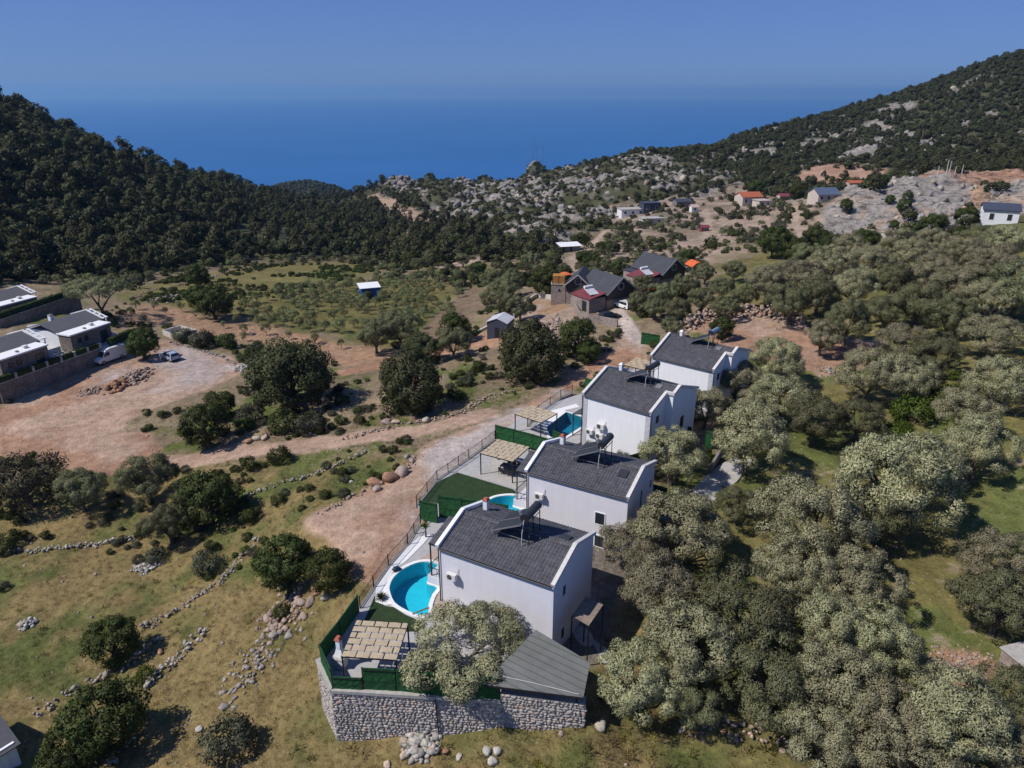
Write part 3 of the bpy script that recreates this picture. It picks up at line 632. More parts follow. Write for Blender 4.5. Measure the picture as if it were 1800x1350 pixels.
sc_ = np.where(ispine & (np.hypot(x, y) > 330) & (np.arctan2(x, y) < -.42), sc_*rng.uniform(1.0, 1.35, len(x)), sc_); sc_ = np.where((np.arctan2(x, y) > -.36) & (np.hypot(x, y) > 380), sc_*.75, sc_)
NI = 300
for i in range(min(NI, len(x))):
    if ispine[i]: plant('pine', (x[i], y[i], z[i]), 2.7*sc_[i], 'dark green pine standing among the trees on the lower left wooded hillside', 'tree', 'pines at the foot of the wooded hill', parts=False)
    else: plant('hill', (x[i], y[i], z[i]), 2.7*sc_[i], 'round dark evergreen tree at the foot of the left wooded hillside', 'tree', 'evergreen trees at the foot of the wooded hill', parts=False)
HM = [VAR['hill'][i][2] for i in range(5)]+[VAR['pine'][i][2] for i in range(3)]
pk = np.where(ispine, 5+rng.integers(0, 3, len(x)), rng.integers(0, 5, len(x)))
scatter('hillside_wood', 'dense dark evergreen wood covering the hill on the left', 'wood', HM, np.stack([x, y, z], 1)[NI:], (sc_[:, None]*rng.uniform(.78, 1.28, (len(x), 3)))[NI:], pick=pk[NI:])
# mountain on the right, rocky hill in the middle, headlands
x, y = jgrid(-150, 900, 240, 1150, 5.0); r = np.hypot(x, y); th = np.arctan2(x, y)
far2 = (r > 620); 
kp = (r > 245) & (th > -.17) & (poly_sd(x, y, FOREST) < 0)
rock = poly_sd(x, y, RW['rockhill']) > 0; cl_ = poly_sd(x, y, RW['cliff']) > -3; te = poly_sd(x, y, RW['terr']) > 0
den = np.full(len(x), .88); lime = sstep(.555, .645, fbm(x, y, 40, 4, 31)*.55+fbm(x, y, 11, 3, 32)*.45)*sstep(.12, .35, th); den = den*(1-.8*lime)
clump = fbm(x, y, 16, 3, 53)
den = np.where(rock, np.where(clump > .46, .9, .58), den); den = np.where(te, np.where(clump > .5, .45, .12), den); den = np.where(cl_, .05, den); den = np.where(poly_sd(x, y, RW['redA']) > -2, .22, den)
for nm, mg in (('redB', 2), ('rocktop', -3), ('pathA', 2), ('pathB', 2), ('lane2', 2), ('cpass', 2), ('lane', 2)): den = np.where(poly_sd(x, y, RW[nm]) > -mg, .03, den)
kp &= rng.random(len(x)) < den; x, y = x[kp], y[kp]; z = hlook(x, y); k = seen(x, y, z, 3) & (z > SEA_Z+3); x, y, z, th, r = x[k], y[k], z[k], np.arctan2(x[k], y[k]), np.hypot(x[k], y[k])
inrock = poly_sd(x, y, RW['rockhill']) > 0; inte = poly_sd(x, y, RW['terr']) > 0
s_ = rng.uniform(.55, 1.15, len(x))*np.where(inrock | inte, .8, 1.0)
big = ~(inrock | inte) & (rng.random(len(x)) < .55)
HB = [VAR['hillbush'][i][2] for i in range(4)]
pk = np.where(big, rng.integers(0, 5, len(x)), 8+rng.integers(0, 4, len(x)))
scatter('mountain_scrub', 'low dark evergreen scrub covering the mountain and the rocky hill', 'scrub', HM+HB, np.stack([x, y, z-.2], 1), np.where(big, s_*1.0, s_*1.7)[:, None]*rng.uniform(.75, 1.35, (len(x), 3))*np.array([1, 1, .9]), pick=pk)
# the wooded headland out at sea
x, y = jgrid(-700, -250, 1300, 1650, 9); z = hlook(x, y); k = z > SEA_Z+20; x, y, z = x[k], y[k], z[k]; k = seen(x, y, z, 5)
scatter('headland_wood', 'dark wood on the low headland in front of the sea', 'wood', [VAR['hill'][i][2] for i in range(3)], np.stack([x, y, z], 1)[k], rng.uniform(1, 1.8, k.sum()))
# ------------------------------------------------------------------ villas
def plaster(name, c):
    m, t, b, o = nodes_of(name); oc = t.nodes.new('ShaderNodeTexCoord'); oc.name = 'OC'; mp = t.nodes.new('ShaderNodeMapping'); mp.inputs['Scale'].default_value = (2.6, 2.6, .16); t.links.new(oc.outputs['Object'], mp.inputs['Vector'])
    k = mixrgb(t, c, ramp(t, noise(t, 1.0, 5, .6, mp.outputs[0]), [(.35, (.965,.96,.955)), (.6, (1,1,1))]), 1, 'MULTIPLY'); k = mixrgb(t, k, ramp(t, noise(t, .8, 5, .65), [(.3, .95), (.7, 1.02)]), 1, 'MULTIPLY')
    t.links.new(k, b.inputs['Base Color']); b.inputs['Roughness'].default_value = .85; b.inputs['Specular IOR Level'].default_value = .2; bump(t, b, noise(t, 22, 3), .1, .02)
plaster('wall_lilac', (.68,.67,.71)); plaster('wall_white', (.78,.79,.81))
mat('coping_stone', (.62,.59,.57), .85, .1, 4, bmp=.1); mat('roof_tile', (.10,.10,.112), .75, .28, 2.2, spec=.25); mat('mortar', (.34,.33,.33), .9, .35, 9)
mat('dark_metal', (.03,.03,.033), .5, .15, 6, metal=.3); mat('window_glass', (.03,.035,.045), .12, .1, 1, spec=.6); mat('window_white', (.80,.80,.80), .5, .04)
mat('chimney_cap', (.42,.12,.08), .8, .2, 8); mat('pilaster_grey', (.50,.50,.54), .85, .1, 3); mat('ac_white', (.66,.65,.62), .5, .06, 5); mat('ac_grille', (.08,.08,.08), .6)
mat('collector_glass', (.04,.042,.048), .5, .15, 1.5, spec=.2); mat('tank_dark', (.06,.065,.075), .38, .12, 2, metal=.4); mat('tank_blue', (.16,.24,.36), .4, .1, 2); mat('galvanised', (.30,.30,.31), .45, .15, 5, metal=.5)
mat('hedge_plastic', (.018,.105,.030), .85, .4, 14, bmp=.9, bscale=40); mat('mat_tan', (.46,.37,.25), .8, .10, 5); mat('concrete', (.42,.40,.37), .9, .14, 2.5, bmp=.15); mat('concrete_dark', (.20,.19,.18), .9, .15, 2)
mat('pool_white', (.74,.74,.73), .7, .06, 3); mat('deck_beige', (.42,.33,.27), .85, .12, 4); mat('lawn_plastic', (.028,.055,.018), .95, .3, 6, bmp=.6, bscale=30); mat('paving_grey', (.40,.39,.39), .9, .1, 2)
mat('pool_tile', (.05,.56,.70), .5, .06, 2); mat('pool_tile_deep', (.02,.20,.29), .5, .12, 2); mat('sheet_metal', (.165,.17,.155), .5, .12, .8, metal=.2); mat('wood', (.22,.15,.09), .8, .3, 6); mat('wood_grey', (.24,.19,.15), .85, .25, 6)
def water_material():
    m, t, b, o = nodes_of('pool_water')
    tr = t.nodes.new('ShaderNodeBsdfTransparent'); tr.inputs[0].default_value = (.62, .95, .98, 1); gl = t.nodes.new('ShaderNodeBsdfGlossy'); gl.inputs['Roughness'].default_value = .04
    fr = t.nodes.new('ShaderNodeFresnel'); fr.inputs[0].default_value = 1.33; mx = t.nodes.new('ShaderNodeMixShader')
    bn = t.nodes.new('ShaderNodeBump'); bn.inputs['Strength'].default_value = .25; bn.inputs['Distance'].default_value = .05; t.links.new(noise(t, 3.5, 3), bn.inputs['Height'])
    t.links.new(bn.outputs[0], gl.inputs['Normal']); t.links.new(bn.outputs[0], fr.inputs['Normal'])
    t.links.new(fr.outputs[0], mx.inputs[0]); t.links.new(tr.outputs[0], mx.inputs[1]); t.links.new(gl.outputs[0], mx.inputs[2]); t.links.new(mx.outputs[0], o.inputs[0])
water_material()
def tile_slope(mb, x0, x1, ya, yb, zf, pitch=.30, row=.34):
    """rows of rounded tiles from the eave ya up to the ridge yb"""
    nc_ = max(2, round((x1-x0)/pitch)); nrw = max(2, round(abs(yb-ya)/row)); prof = [0, .035, .05, .035]
    base = len(mb.v); ncol = nc_*4+1
    for j in range(nrw):
        for e in (0, 1):
            y = ya+(yb-ya)*(j+e)/nrw; lift = .055 if e == 0 else .012
            for i in range(ncol): mb.v.append((x0+(x1-x0)*i/(ncol-1), y, zf(y)+lift+prof[i % 4]))
    for a in range(nrw*2-1):
        for i in range(ncol-1):
            q = (base+a*ncol+i, base+a*ncol+i+1, base+(a+1)*ncol+i+1, base+(a+1)*ncol+i); mb.f.append(q if yb > ya else q[::-1])
def window(par, c, axis, w_, h_, sill=True, name='window', fr='window_white', pane='window_glass', fw=.09):
    """c = centre on the wall face; axis 'x' for a wall facing -Y, 'y' for a wall facing +X"""
    def pt(a, d, z): return (c[0]+a, c[1]-d, c[2]+z) if axis == 'x' else (c[0]+d, c[1]+a, c[2]+z)
    def bxx(mb, a0, a1, d0, d1, z0, z1):
        p = pt(a0, d0, z0); q = pt(a1, d1, z1); mb.bx(min(p[0], q[0]), max(p[0], q[0]), min(p[1], q[1]), max(p[1], q[1]), p[2], q[2])
    mb = MB(); bxx(mb, -w_/2-fw, -w_/2, -.02, .05, -h_/2-fw, h_/2+fw); bxx(mb, w_/2, w_/2+fw, -.02, .05, -h_/2-fw, h_/2+fw); bxx(mb, -w_/2, w_/2, -.02, .049, h_/2, h_/2+fw); bxx(mb, -w_/2, w_/2, -.02, .049, -h_/2-fw, -h_/2)
    f = mb.build(name, fr, par)
    mb = MB(); bxx(mb, -w_/2, w_/2, -.02, .008, -h_/2, h_/2); mb.build('pane', pane, f)
    mb = MB(); bxx(mb, -.02, .02, .008, .03, -h_/2, h_/2); mb.build('mullion', 'dark_metal', f)
    return f
def coping_run(mb, pts, wd=.30, th=.16):
    for a, b in zip(pts[:-1], pts[1:]): mb.bar(a, b, wd, th)
def chimney(par, x, y, zb, zt, s=.42, cap='chimney_cap'):
    mb = MB(); mb.bx(x-s/2, x+s/2, y-s/2, y+s/2, zb, zt); ch = mb.build('chimney', 'wall_white', par, bevel=.015)
    mb = MB(); mb.box((x, y, zt+.10), (s+.14, s+.14, .2), taper=.55); mb.build('chimney_cap', cap, ch)
def villa_a(F, label, hatch, hatch_back, wins_front, wins_side, zb):
    L, W, he, yr, hr = 10.6, 7.8, 5.36, 3.9, 6.62
    zf = lambda y: he+(hr-he)*(y/yr if y <= yr else (W-y)/(W-yr))
    t = thing('villa', label, 'house', F.A, F.ang, 'white gabled villas in a row')
    mb = MB(); P = [(0, zb), (W, zb), (W, he), (yr, hr), (0, he)]
    vs = [(0.0, y, z) for y, z in P]+[(L, y, z) for y, z in P]; mb.add(vs, [(0,1,2,3,4), (9,8,7,6,5), (0,5,6,1), (1,6,7,2), (2,7,8,3), (3,8,9,4), (4,9,5,0)]); mb.build('wall', 'wall_lilac', t)
    for ya in (-.12, W+.12):
        mb = MB(); tile_slope(mb, .16, L-.16, ya, yr, zf if True else 0); mb.build('roof_tiles', 'roof_tile', t, kind='stuff')
    mb = MB(); n = 26
    for i in range(n):
        xa = .2+(L-.4)*i/n; mb.tube((xa, yr, hr+.04), (xa+(L-.4)/n*1.02, yr, hr+.065), .12, 8)
    mb.build('ridge_tiles', 'roof_tile', t, kind='stuff')
    mb = MB()
    for i in range(n*2):
        xa = .2+(L-.4)*i/(n*2)
        for s in (-1, 1): mb.box((xa+random.uniform(-.03, .03), yr+s*(.15+random.uniform(-.02, .03)), hr+.035), (random.uniform(.09, .17), .07, .05), random.uniform(0, 3))
    mb.build('ridge_mortar', 'mortar', t, kind='stuff')
    for xc in (.0, L):
        mb = MB(); coping_run(mb, [(xc, -.16, he+.17), (xc, yr, hr+.20), (xc, W+.16, he+.17)], .34, .30); mb.build('parapet', 'coping_stone' if xc else 'wall_white', t)
    mb = MB(); mb.tube((.1, -.2, he-.03), (L-.1, -.2, he-.05), .07, 6); mb.tube((.12, -.12, he-.05), (.12, -.09, zb+.05), .05, 6); mb.build('gutter', 'dark_metal', t)
    mb = MB(); mb.bx(.2, L-.2, -.09, -.005, he-.16, he-.02); mb.build('fascia', 'dark_metal', t)
    chimney(t, 1.1, 5.95, zf(5.95)-.1, zf(5.95)+1.05)
    hx, hy = hatch; s = 1 if not hatch_back else -1
    mb = MB(); sl = (hr-he)/yr*s; a = .45
    mb.slab([(hx-.45, hy-a, zf(hy-a)+.2), (hx+.45, hy-a, zf(hy-a)+.2), (hx+.45, hy+a, zf(hy+a)+.2), (hx-.45, hy+a, zf(hy+a)+.2)], .14); mb.build('skylight', 'tank_dark', t, bevel=.02)
    for (x, z, w_, h_) in wins_front: window(t, (x, 0, z), 'x', w_, h_)
    for (y, z, w_, h_) in wins_side: window(t, (L, y, z), 'y', w_, h_, fw=.06)
    # porch on the pool side
    zp0, zp1 = 4.25, 5.15; mb = MB(); tile_slope(mb, -1.95, -.18, 1.35, 4.6, lambda y: zp0+(zp1-zp0)*(y-1.35)/3.25); mb.build('porch_roof', 'roof_tile', t, kind='stuff')
    mb = MB(); mb.slab([(-1.95, 1.33, zp0-.01), (-.17, 1.33, zp0-.01), (-.17, 4.6, zp1-.01), (-1.95, 4.6, zp1-.01)], .12); mb.build('porch_frame', 'dark_metal', t)
    for yy in (1.45, 4.4):
        mb = MB(); mb.bx(-1.9, -1.8, yy-.05, yy+.05, .9, zp0+(zp1-zp0)*(yy-1.35)/3.25-.1); mb.build('post', 'dark_metal', t)
    mb = MB(); mb.bx(-2.2, -.002, 1.3, 4.6, -.6, .9); mb.build('porch_base', 'wall_lilac', t)
    mb = MB(); mb.bar((-2.15, 1.36, 1.8), (-.1, 1.36, 1.8), .05, .05); mb.bar((-2.15, 1.36, 1.8), (-2.15, 4.5, 1.8), .05, .05)
    for i in range(18): mb.bar((-2.15, 1.36+i*.18, .9), (-2.15, 1.36+i*.18, 1.8), .02, .02)
    for i in range(12): mb.bar((-2.15+i*.18, 1.36, .9), (-2.15+i*.18, 1.36, 1.8), .02, .02)
    mb.build('railing', 'dark_metal', t)
    mb = MB(); mb.bx(-.03, .01, 1.7, 4.3, .95, 3.3); mb.build('glass_door', 'window_glass', t)
    return t
def villa_b(F, label, zb, wins):
    L, LX, W, he, yr, hr, ys_ = 9.1, 10.0, 10.2, 6.26, 5.1, 8.12, 3.6
    zf = lambda y: he+(hr-he)*(y/yr if y <= yr else (W-y)/(W-yr))
    t = thing('villa', label, 'house', F.A, F.ang, 'white gabled villas in a row')
    mb = MB(); P = [(0, zb), (W, zb), (W, he), (yr, hr), (0, he)]; vs = [(0.0, y, z) for y, z in P]+[(L, y, z) for y, z in P]; mb.add(vs, [(0,1,2,3,4), (9,8,7,6,5), (0,5,6,1), (1,6,7,2), (2,7,8,3), (3,8,9,4), (4,9,5,0)])
    P = [(ys_, zb), (W-.004, zb), (W-.004, he), (yr, hr-.004), (ys_, zf(ys_))]; vs = [(L-.3, y, z) for y, z in P]+[(LX, y, z) for y, z in P]; mb.add(vs, [(0,1,2,3,4), (9,8,7,6,5), (0,5,6,1), (1,6,7,2), (2,7,8,3), (3,8,9,4), (4,9,5,0)]); mb.build('wall', 'wall_white', t)
    mb = MB(); tile_slope(mb, .16, L-.15, -.12, yr, zf); tile_slope(mb, L-.15, LX-.16, ys_+.15, yr, zf); mb.build('roof_tiles', 'roof_tile', t, kind='stuff')
    mb = MB(); tile_slope(mb, .16, LX-.16, W+.12, yr, zf); mb.build('roof_tiles', 'roof_tile', t, kind='stuff')
    mb = MB()
    for i in range(24): mb.tube((.2+(LX-.4)*i/24, yr, hr+.04), (.2+(LX-.4)*(i+1.03)/24, yr, hr+.065), .12, 8)
    mb.build('ridge_tiles', 'roof_tile', t, kind='stuff')
    mb = MB(); coping_run(mb, [(0, -.16, he+.2), (0, yr, hr+.22), (0, W+.16, he+.2)], .36, .32); mb.build('parapet', 'coping_stone', t)
    mb = MB(); coping_run(mb, [(L, -.16, he+.2), (L, ys_, zf(ys_)+.21)], .36, .32); coping_run(mb, [(L-.17, ys_, zf(ys_)+.212), (LX+.18, ys_, zf(ys_)+.212)], .36, .318); coping_run(mb, [(LX, ys_+.1, zf(ys_+.1)+.22), (LX, yr, hr+.224), (LX, W+.16, he+.2)], .36, .32); mb.build('parapet', 'coping_stone', t)
    mb = MB(); mb.tube((.1, -.2, he-.03), (L-.1, -.2, he-.05), .07, 6); mb.bx(.2, L-.2, -.09, -.005, he-.16, he-.02); mb.tube((-.06, -.12, he-.05), (-.06, -.1, zb), .05, 6); mb.build('gutter', 'dark_metal', t)
    for x0, x1, y0, y1 in ((-.03, .62, -.03, .5), (L-.6, L+.03, -.032, .5), (L-.1, LX+.03, ys_-.03, ys_+.12)):
        mb = MB(); z = zb
        while z < he-.25: mb.bx(x0, x1, y0, y1, z, min(z+.40, he-.2)); z += .42
        mb.build('corner_quoins', 'pilaster_grey' if y0 < 1 else 'wall_white', t)
    for (y, z, w_, h_) in wins: window(t, (L, y, z), 'y', w_, h_, fw=.08)
    window(t, (LX, 6.5, 3.2), 'y', 1.0, 1.6)
    chimney(t, .9, 7.2, zf(7.2)-.1, zf(7.2)+.9, .4, 'wall_white')
    mb = MB(); zp0, zp1 = 3.0, 3.5; mb.slab([(-1.9, .6, zp0), (-.02, .6, zp1), (-.02, 6, zp1), (-1.9, 6, zp0)], .12); mb.build('porch_roof', 'roof_tile', t)
    mb = MB()
    for yy in (.7, 5.9): mb.bx(-1.85, -1.75, yy-.05, yy+.05, zb, zp0-.05)
    mb.build('post', 'dark_metal', t)
    mb = MB(); mb.bx(-.03, .01, 1.2, 5.2, .1, 2.5); mb.build('glass_door', 'window_glass', t)
    mb = MB(); mb.slab([(7.4, 3.9, zf(3.9)+.2), (8.1, 3.9, zf(3.9)+.2), (8.1, 4.6, zf(4.6)+.2), (7.4, 4.6, zf(4.6)+.2)], .12); mb.build('skylight', 'galvanised', t)
    return t
villa_a(V1, 'nearest white gabled villa with dark tile roof, behind the round turquoise pool', (9.25, 5.1), True, [], [(1.95, 3.7, .55, 1.0), (1.9, -.5, .6, 1.1)], -3.4)
villa_a(V2, 'second villa from the front, white wall with two framed windows one above the other', (9.1, 2.6), False, [(7.95, 2.4, .95, 1.25), (8.0, -.15, .95, 1.25)], [(3.85, 3.4, .5, 1.9), (6.7, 3.6, .5, .9)], -3.4)
villa_b(V3, 'third villa from the front, bright white wall with grey corner quoins beside dark blue pool', -.4, [(1.7, 5.0, .8, 1.0)])
villa_b(V4, 'farthest villa of the row, white wall below dark roof with blue-tanked heater', -.4, [(1.7, 5.0, .8, 1.0)])
# ------------------------------------------------------------------ solar water heaters
def heater(F, x, y, zlow, label, tank='tank_dark', sl=None, s=1.0):
    """collectors lean up towards +X, the tank lies across their top along Y"""
    t = thing('solar_water_heater', label, 'solar heater', F.w(x, y, zlow), F.ang, 'solar water heaters on the villa roofs'); t.scale = (s, s, s)
    lx, lz = 2.3, 1.15
    for i, yy in enumerate((-1.32, .03)):
        mb = MB(); mb.slab([(0, yy, .18), (lx, yy, .18+lz), (lx, yy+1.27, .18+lz), (0, yy+1.27, .18)], .09); c = mb.build('collector', 'galvanised', t)
        mb = MB(); nx, nz = -lz, lx; k = .012/math.hypot(nx, nz)
        mb.slab([(.05+nx*k, yy+.05, .21+nz*k), (lx-.05+nx*k, yy+.05, .15+lz+nz*k), (lx-.05+nx*k, yy+1.22, .15+lz+nz*k), (.05+nx*k, yy+1.22, .21+nz*k)], .008); mb.build('glass', 'collector_glass', c)
    mb = MB(); n = 16; mb.tube((lx+.12, -1.0, lz+.52), (lx+.12, .95, lz+.52), .30, n); tk = mb.build('tank', tank, t, smooth=False)
    mb = MB()
    for yy in (-1.0, .95): mb.tube((lx+.12, yy-.02, lz+.52), (lx+.12, yy+.02, lz+.52), .315, n)
    mb.build('tank_band', 'dark_metal', tk)
    for (xx, yy) in ((lx+.4, -.85), (lx+.4, .8), (lx-.1, -.85), (lx-.1, .8), (.1, -.9), (.1, .85)):
        zt = lz+.3 if xx > 1 else .15
        mb = MB(); mb.bar((xx, yy, -.75 if xx > 1 else -.5), (xx-.05, yy, zt), .05, .05); mb.build('leg', 'dark_metal', t)
    mb = MB(); mb.bar((0, -.95, .1), (lx, -.95, .1+lz), .05, .05); mb.bar((0, .9, .1), (lx, .9, .1+lz), .05, .05); mb.bar((.1, -.95, -.05), (lx+.4, -.95, -.05), .04, .04); mb.bar((.1, .9, -.05), (lx+.4, .9, -.05), .04, .04); mb.bar((lx+.4, -.85, .1), (lx-.1, .8, lz+.2), .04, .04); mb.bar((lx+.4, -.85, lz+.2), (lx+.4, .8, lz+.2), .04, .04); mb.build('stand', 'galvanised', t)
    mb = MB(); mb.tube((lx+.1, -1.02, lz+.4), (lx+.05, -1.2, lz*.5), .025, 5); mb.tube((lx+.05, -1.2, lz*.5), (lx, -1.15, -.4), .025, 5); mb.build('pipe', 'ac_white', t)
    mb = MB(); mb.tube((lx-.25, -.6, lz+.5), (lx-.4, -.62, lz+.78), .17, 10, .15); mb.build('header_tank', 'galvanised', t)
    return t
heater(V1, 3.8, 3.75, 6.75, 'dark solar water heater straddling the roof ridge of the nearest villa', s=1.2)
heater(V2, 3.8, 3.8, 6.75, 'dark solar water heater straddling the roof ridge of the second villa from the front', s=1.2)
heater(V3, 3.5, 5.0, 8.0, 'dark solar water heater on the roof of the third villa beside blue pool', s=1.2)
heater(V4, 3.7, 5.3, 8.0, 'solar water heater with pale blue tank on the farthest villa', 'tank_blue', s=1.15)
# ------------------------------------------------------------------ air conditioners hung on the front walls
def aircon(F, x, z, label, s=1.0):
    t = thing('air_conditioner', label, 'air conditioner', F.w(x, 0, z), F.ang, 'outdoor air conditioner units')
    mb = MB(); mb.bx(-.45*s, .45*s, -.52, -.16, .04, .64*s); b = mb.build('casing', 'ac_white', t, bevel=.02)
    mb = MB(); mb.tube((-.12*s, -.525, .34*s), (-.12*s, -.545, .34*s), .23*s, 16); mb.build('fan_grille', 'ac_grille', b)
    mb = MB(); mb.bar((-.3*s, -.55, .02), (-.3*s, 0, .02), .04, .04); mb.bar((.3*s, -.55, .02), (.3*s, 0, .02), .04, .04); mb.bar((-.3*s, -.02, .02), (-.3*s, -.02, .35), .04, .04); mb.bar((.3*s, -.02, .02), (.3*s, -.02, .35), .04, .04); mb.build('bracket', 'galvanised', t)
    mb = MB(); mb.tube((.4*s, -.1, .5*s), (.46*s, -.06, 1.05), .03, 5); mb.tube((.3*s, -.05, .1), (.28*s, -.05, -.9), .015, 5); mb.build('pipe', 'ac_white', t)
aircon(V1, 1.5, 2.85, 'outdoor air conditioner on the front wall of the nearest villa')
aircon(V2, 1.6, 2.9, 'outdoor air conditioner on the front wall of the second villa from the front')
aircon(V3, 1.3, 1.5, 'left unit of the three air conditioners on the third villa'); aircon(V3, 2.8, 2.6, 'uppermost of the three air conditioners on the third villa', 1.15); aircon(V3, 2.7, 1.3, 'lower right unit of the three air conditioners on the third villa', 1.1)
# ------------------------------------------------------------------ terraces and pools
def flat(outer, holes, z, th, name, material, parent=None, kind=None, skirt=True):
    bm = bmesh.new(); loops = []
    for lp_ in [outer]+list(holes):
        vs = [bm.verts.new((p[0], p[1], z)) for p in lp_]; loops.append(vs)
        for a, b in zip(vs, vs[1:]+vs[:1]): bm.edges.new((a, b))
    bmesh.ops.triangle_fill(bm, use_beauty=True, use_dissolve=False, edges=bm.edges[:])
    for f in bm.faces:
        f.normal_update()
        if f.normal.z < 0: f.normal_flip()
    if skirt:
        for vs in loops:
            lo = [bm.verts.new((v.co.x, v.co.y, z-th)) for v in vs]; n = len(vs)
            for i in range(n): bm.faces.new((vs[i], vs[(i+1) % n], lo[(i+1) % n], lo[i]))
    bmesh.ops.recalc_face_normals(bm, faces=[f for f in bm.faces if abs(f.normal.z) < .5])
    m = bpy.data.meshes.new(name); bm.to_mesh(m); bm.free(); m.materials.append(MATS[material]); return link(m, name, parent, kind)
def grow(P, d):
    n = len(P); out = []; ar = sum(P[i][0]*P[(i+1) % n][1]-P[(i+1) % n][0]*P[i][1] for i in range(n)); sg = 1 if ar > 0 else -1
    for i in range(n):
        e = (Vector(P[(i+1) % n][:2])-Vector(P[i-1][:2])).normalized(); out.append(Vector(P[i][:2])+Vector((e.y, -e.x))*d*sg)
    return out
def pool(name_label, P, cop, tile, depth=1.5, cop_w=.35):
    t = thing('swimming_pool', name_label, 'swimming pool', (0, 0, 0), 0, 'villa swimming pools')
    n = len(P); mb = MB(); ar = sum(P[i][0]*P[(i+1) % n][1]-P[(i+1) % n][0]*P[i][1] for i in range(n))
    Q = P if ar > 0 else P[::-1]; I = grow(Q, -.02)
    mb.v += [(p[0], p[1], .0) for p in I]+[(p[0], p[1], -depth) for p in I]
    mb.f += [(i, n+i, n+(i+1) % n, (i+1) % n) for i in range(n)]+[tuple(range(n, 2*n))]; mb.build('basin', tile, t)
    flat(grow(P, cop_w), [P], .07, .2, 'coping', cop, t)
    flat(P, [], -.14, .01, 'water', 'pool_water', t, skirt=False)
    return t
# nearest villa: kidney pool, in the villa's own axes
POOLS = [pl1, pl2, pl3]
pool('round turquoise swimming pool with white edge beside the nearest villa', pl1, 'pool_white', 'pool_tile')
pool('turquoise curved pool between green fences beside the second villa', pl2, 'pool_white', 'pool_tile')
pool('dark blue angular pool with white edge beside the third villa', pl3, 'pool_white', 'pool_tile_deep', cop_w=.4)
def gp(f, pts, z=0): return [g(*f(*q), z).to_2d() for q in pts]
def hole(P, d): return grow(P, d)
T1 = [(-13.05,39.35),(-14.85,42.2),(-14.3,44.5),(-12.75,48.4),(-11.9,52),(-9.2,60.2),(-7.4,61.4),(-3.5,61.6)]+[tuple(V1.w(10.4, 7.6).to_2d()), tuple(V1.w(10.4, -2.4).to_2d()), (4.95, 38.4), (-.9, 38.5)]
flat(T1, [hole(pl1, .30)], -.03, 2.6, 'terrace', 'paving_grey', kind='structure')
flat(gp(c1, [(0,1030),(75,850),(90,880),(150,920),(215,930),(300,985),(440,1045),(430,1100),(200,1110),(0,1060)]), [], .0, .02, 'artificial_lawn', 'lawn_plastic', kind='structure', skirt=False)
WS = grow(pl1, .34)
flat([g(*c1(*q)).to_2d() for q in ((392,425),(480,405),(430,470),(300,600),(240,640),(195,720),(180,800),(196,850),(215,905),(150,915),(80,890),(85,790),(190,640),(310,500))], [], .008, .02, 'white_paving', 'pool_white', kind='structure', skirt=False)
flat([V1.w(x, y).to_2d() for x, y in ((-3.2,4.4),(-4.9,3.85),(-4.6,6.2),(-3.4,9.5),(-2.2,9.5),(-.1,9.2),(-.1,4.7))], [], .012, .02, 'beige_deck', 'deck_beige', kind='structure', skirt=False)
flat([V1.w(x, y).to_2d() for x, y in ((.7,-2.3),(-.05,-.9),(-.55,.4),(-.75,1.2),(-.05,1.2),(-.05,-.1),(1.8,-.1),(1.8,-2.3))], [], .014, .02, 'beige_deck', 'deck_beige', kind='structure', skirt=False)
# second plot
T2 = [tuple(V2.w(x, y).to_2d()) for x, y in ((-12.3,2.0),(-11.7,8),(-11.4,13.8),(-3.5,13.6),(-.1,12.5),(-.1,-2.7),(-1,-6.4),(-7,-6.4),(-11.5,-3.0))]
flat(T2, [hole(pl2, .30)], -.05, .8, 'terrace', 'paving_grey', kind='structure')
flat([V2.w(x, y).to_2d() for x, y in ((-11.8,-2.4),(-12.0,2),(-11.3,4.6),(-3.9,4.4),(-3.2,3.75),(-4.3,3.2),(-5.3,2.0),(-5.5,.4),(-5.2,-1.2))], [], -.025, .02, 'artificial_lawn', 'lawn_plastic', kind='structure', skirt=False)
flat([V2.w(x, y).to_2d() for x, y in ((-9.3,4.62),(-9.6,10.5),(-2.3,10.5),(-2.3,4.62))], [], -.02, .02, 'pale_patio', 'concrete', kind='structure', skirt=False)
T3 = [tuple(V3.w(x, y).to_2d()) for x, y in ((-9.5,-4),(-10.5,2),(-9.6,8),(-8.2,14),(-2,15),(-.02,12),(-.02,-4))]
flat(T3, [hole(pl3, .35)], -.05, .8, 'terrace', 'paving_grey', kind='structure')
flat([V3.w(x, y).to_2d() for x, y in ((-6.2,.2),(-6.9,6.5),(-6.0,8.6),(-7.0,9.2),(-9.4,2))], [], -.02, .02, 'white_paving', 'pool_white', kind='structure', skirt=False)
T4 = [tuple(V4.w(x, y).to_2d()) for x, y in ((-8,0),(-8,9),(-.02,11),(-.02,-2),(-5,-3))]
flat(T4, [], -.05, .6, 'terrace', 'paving_grey', kind='structure')
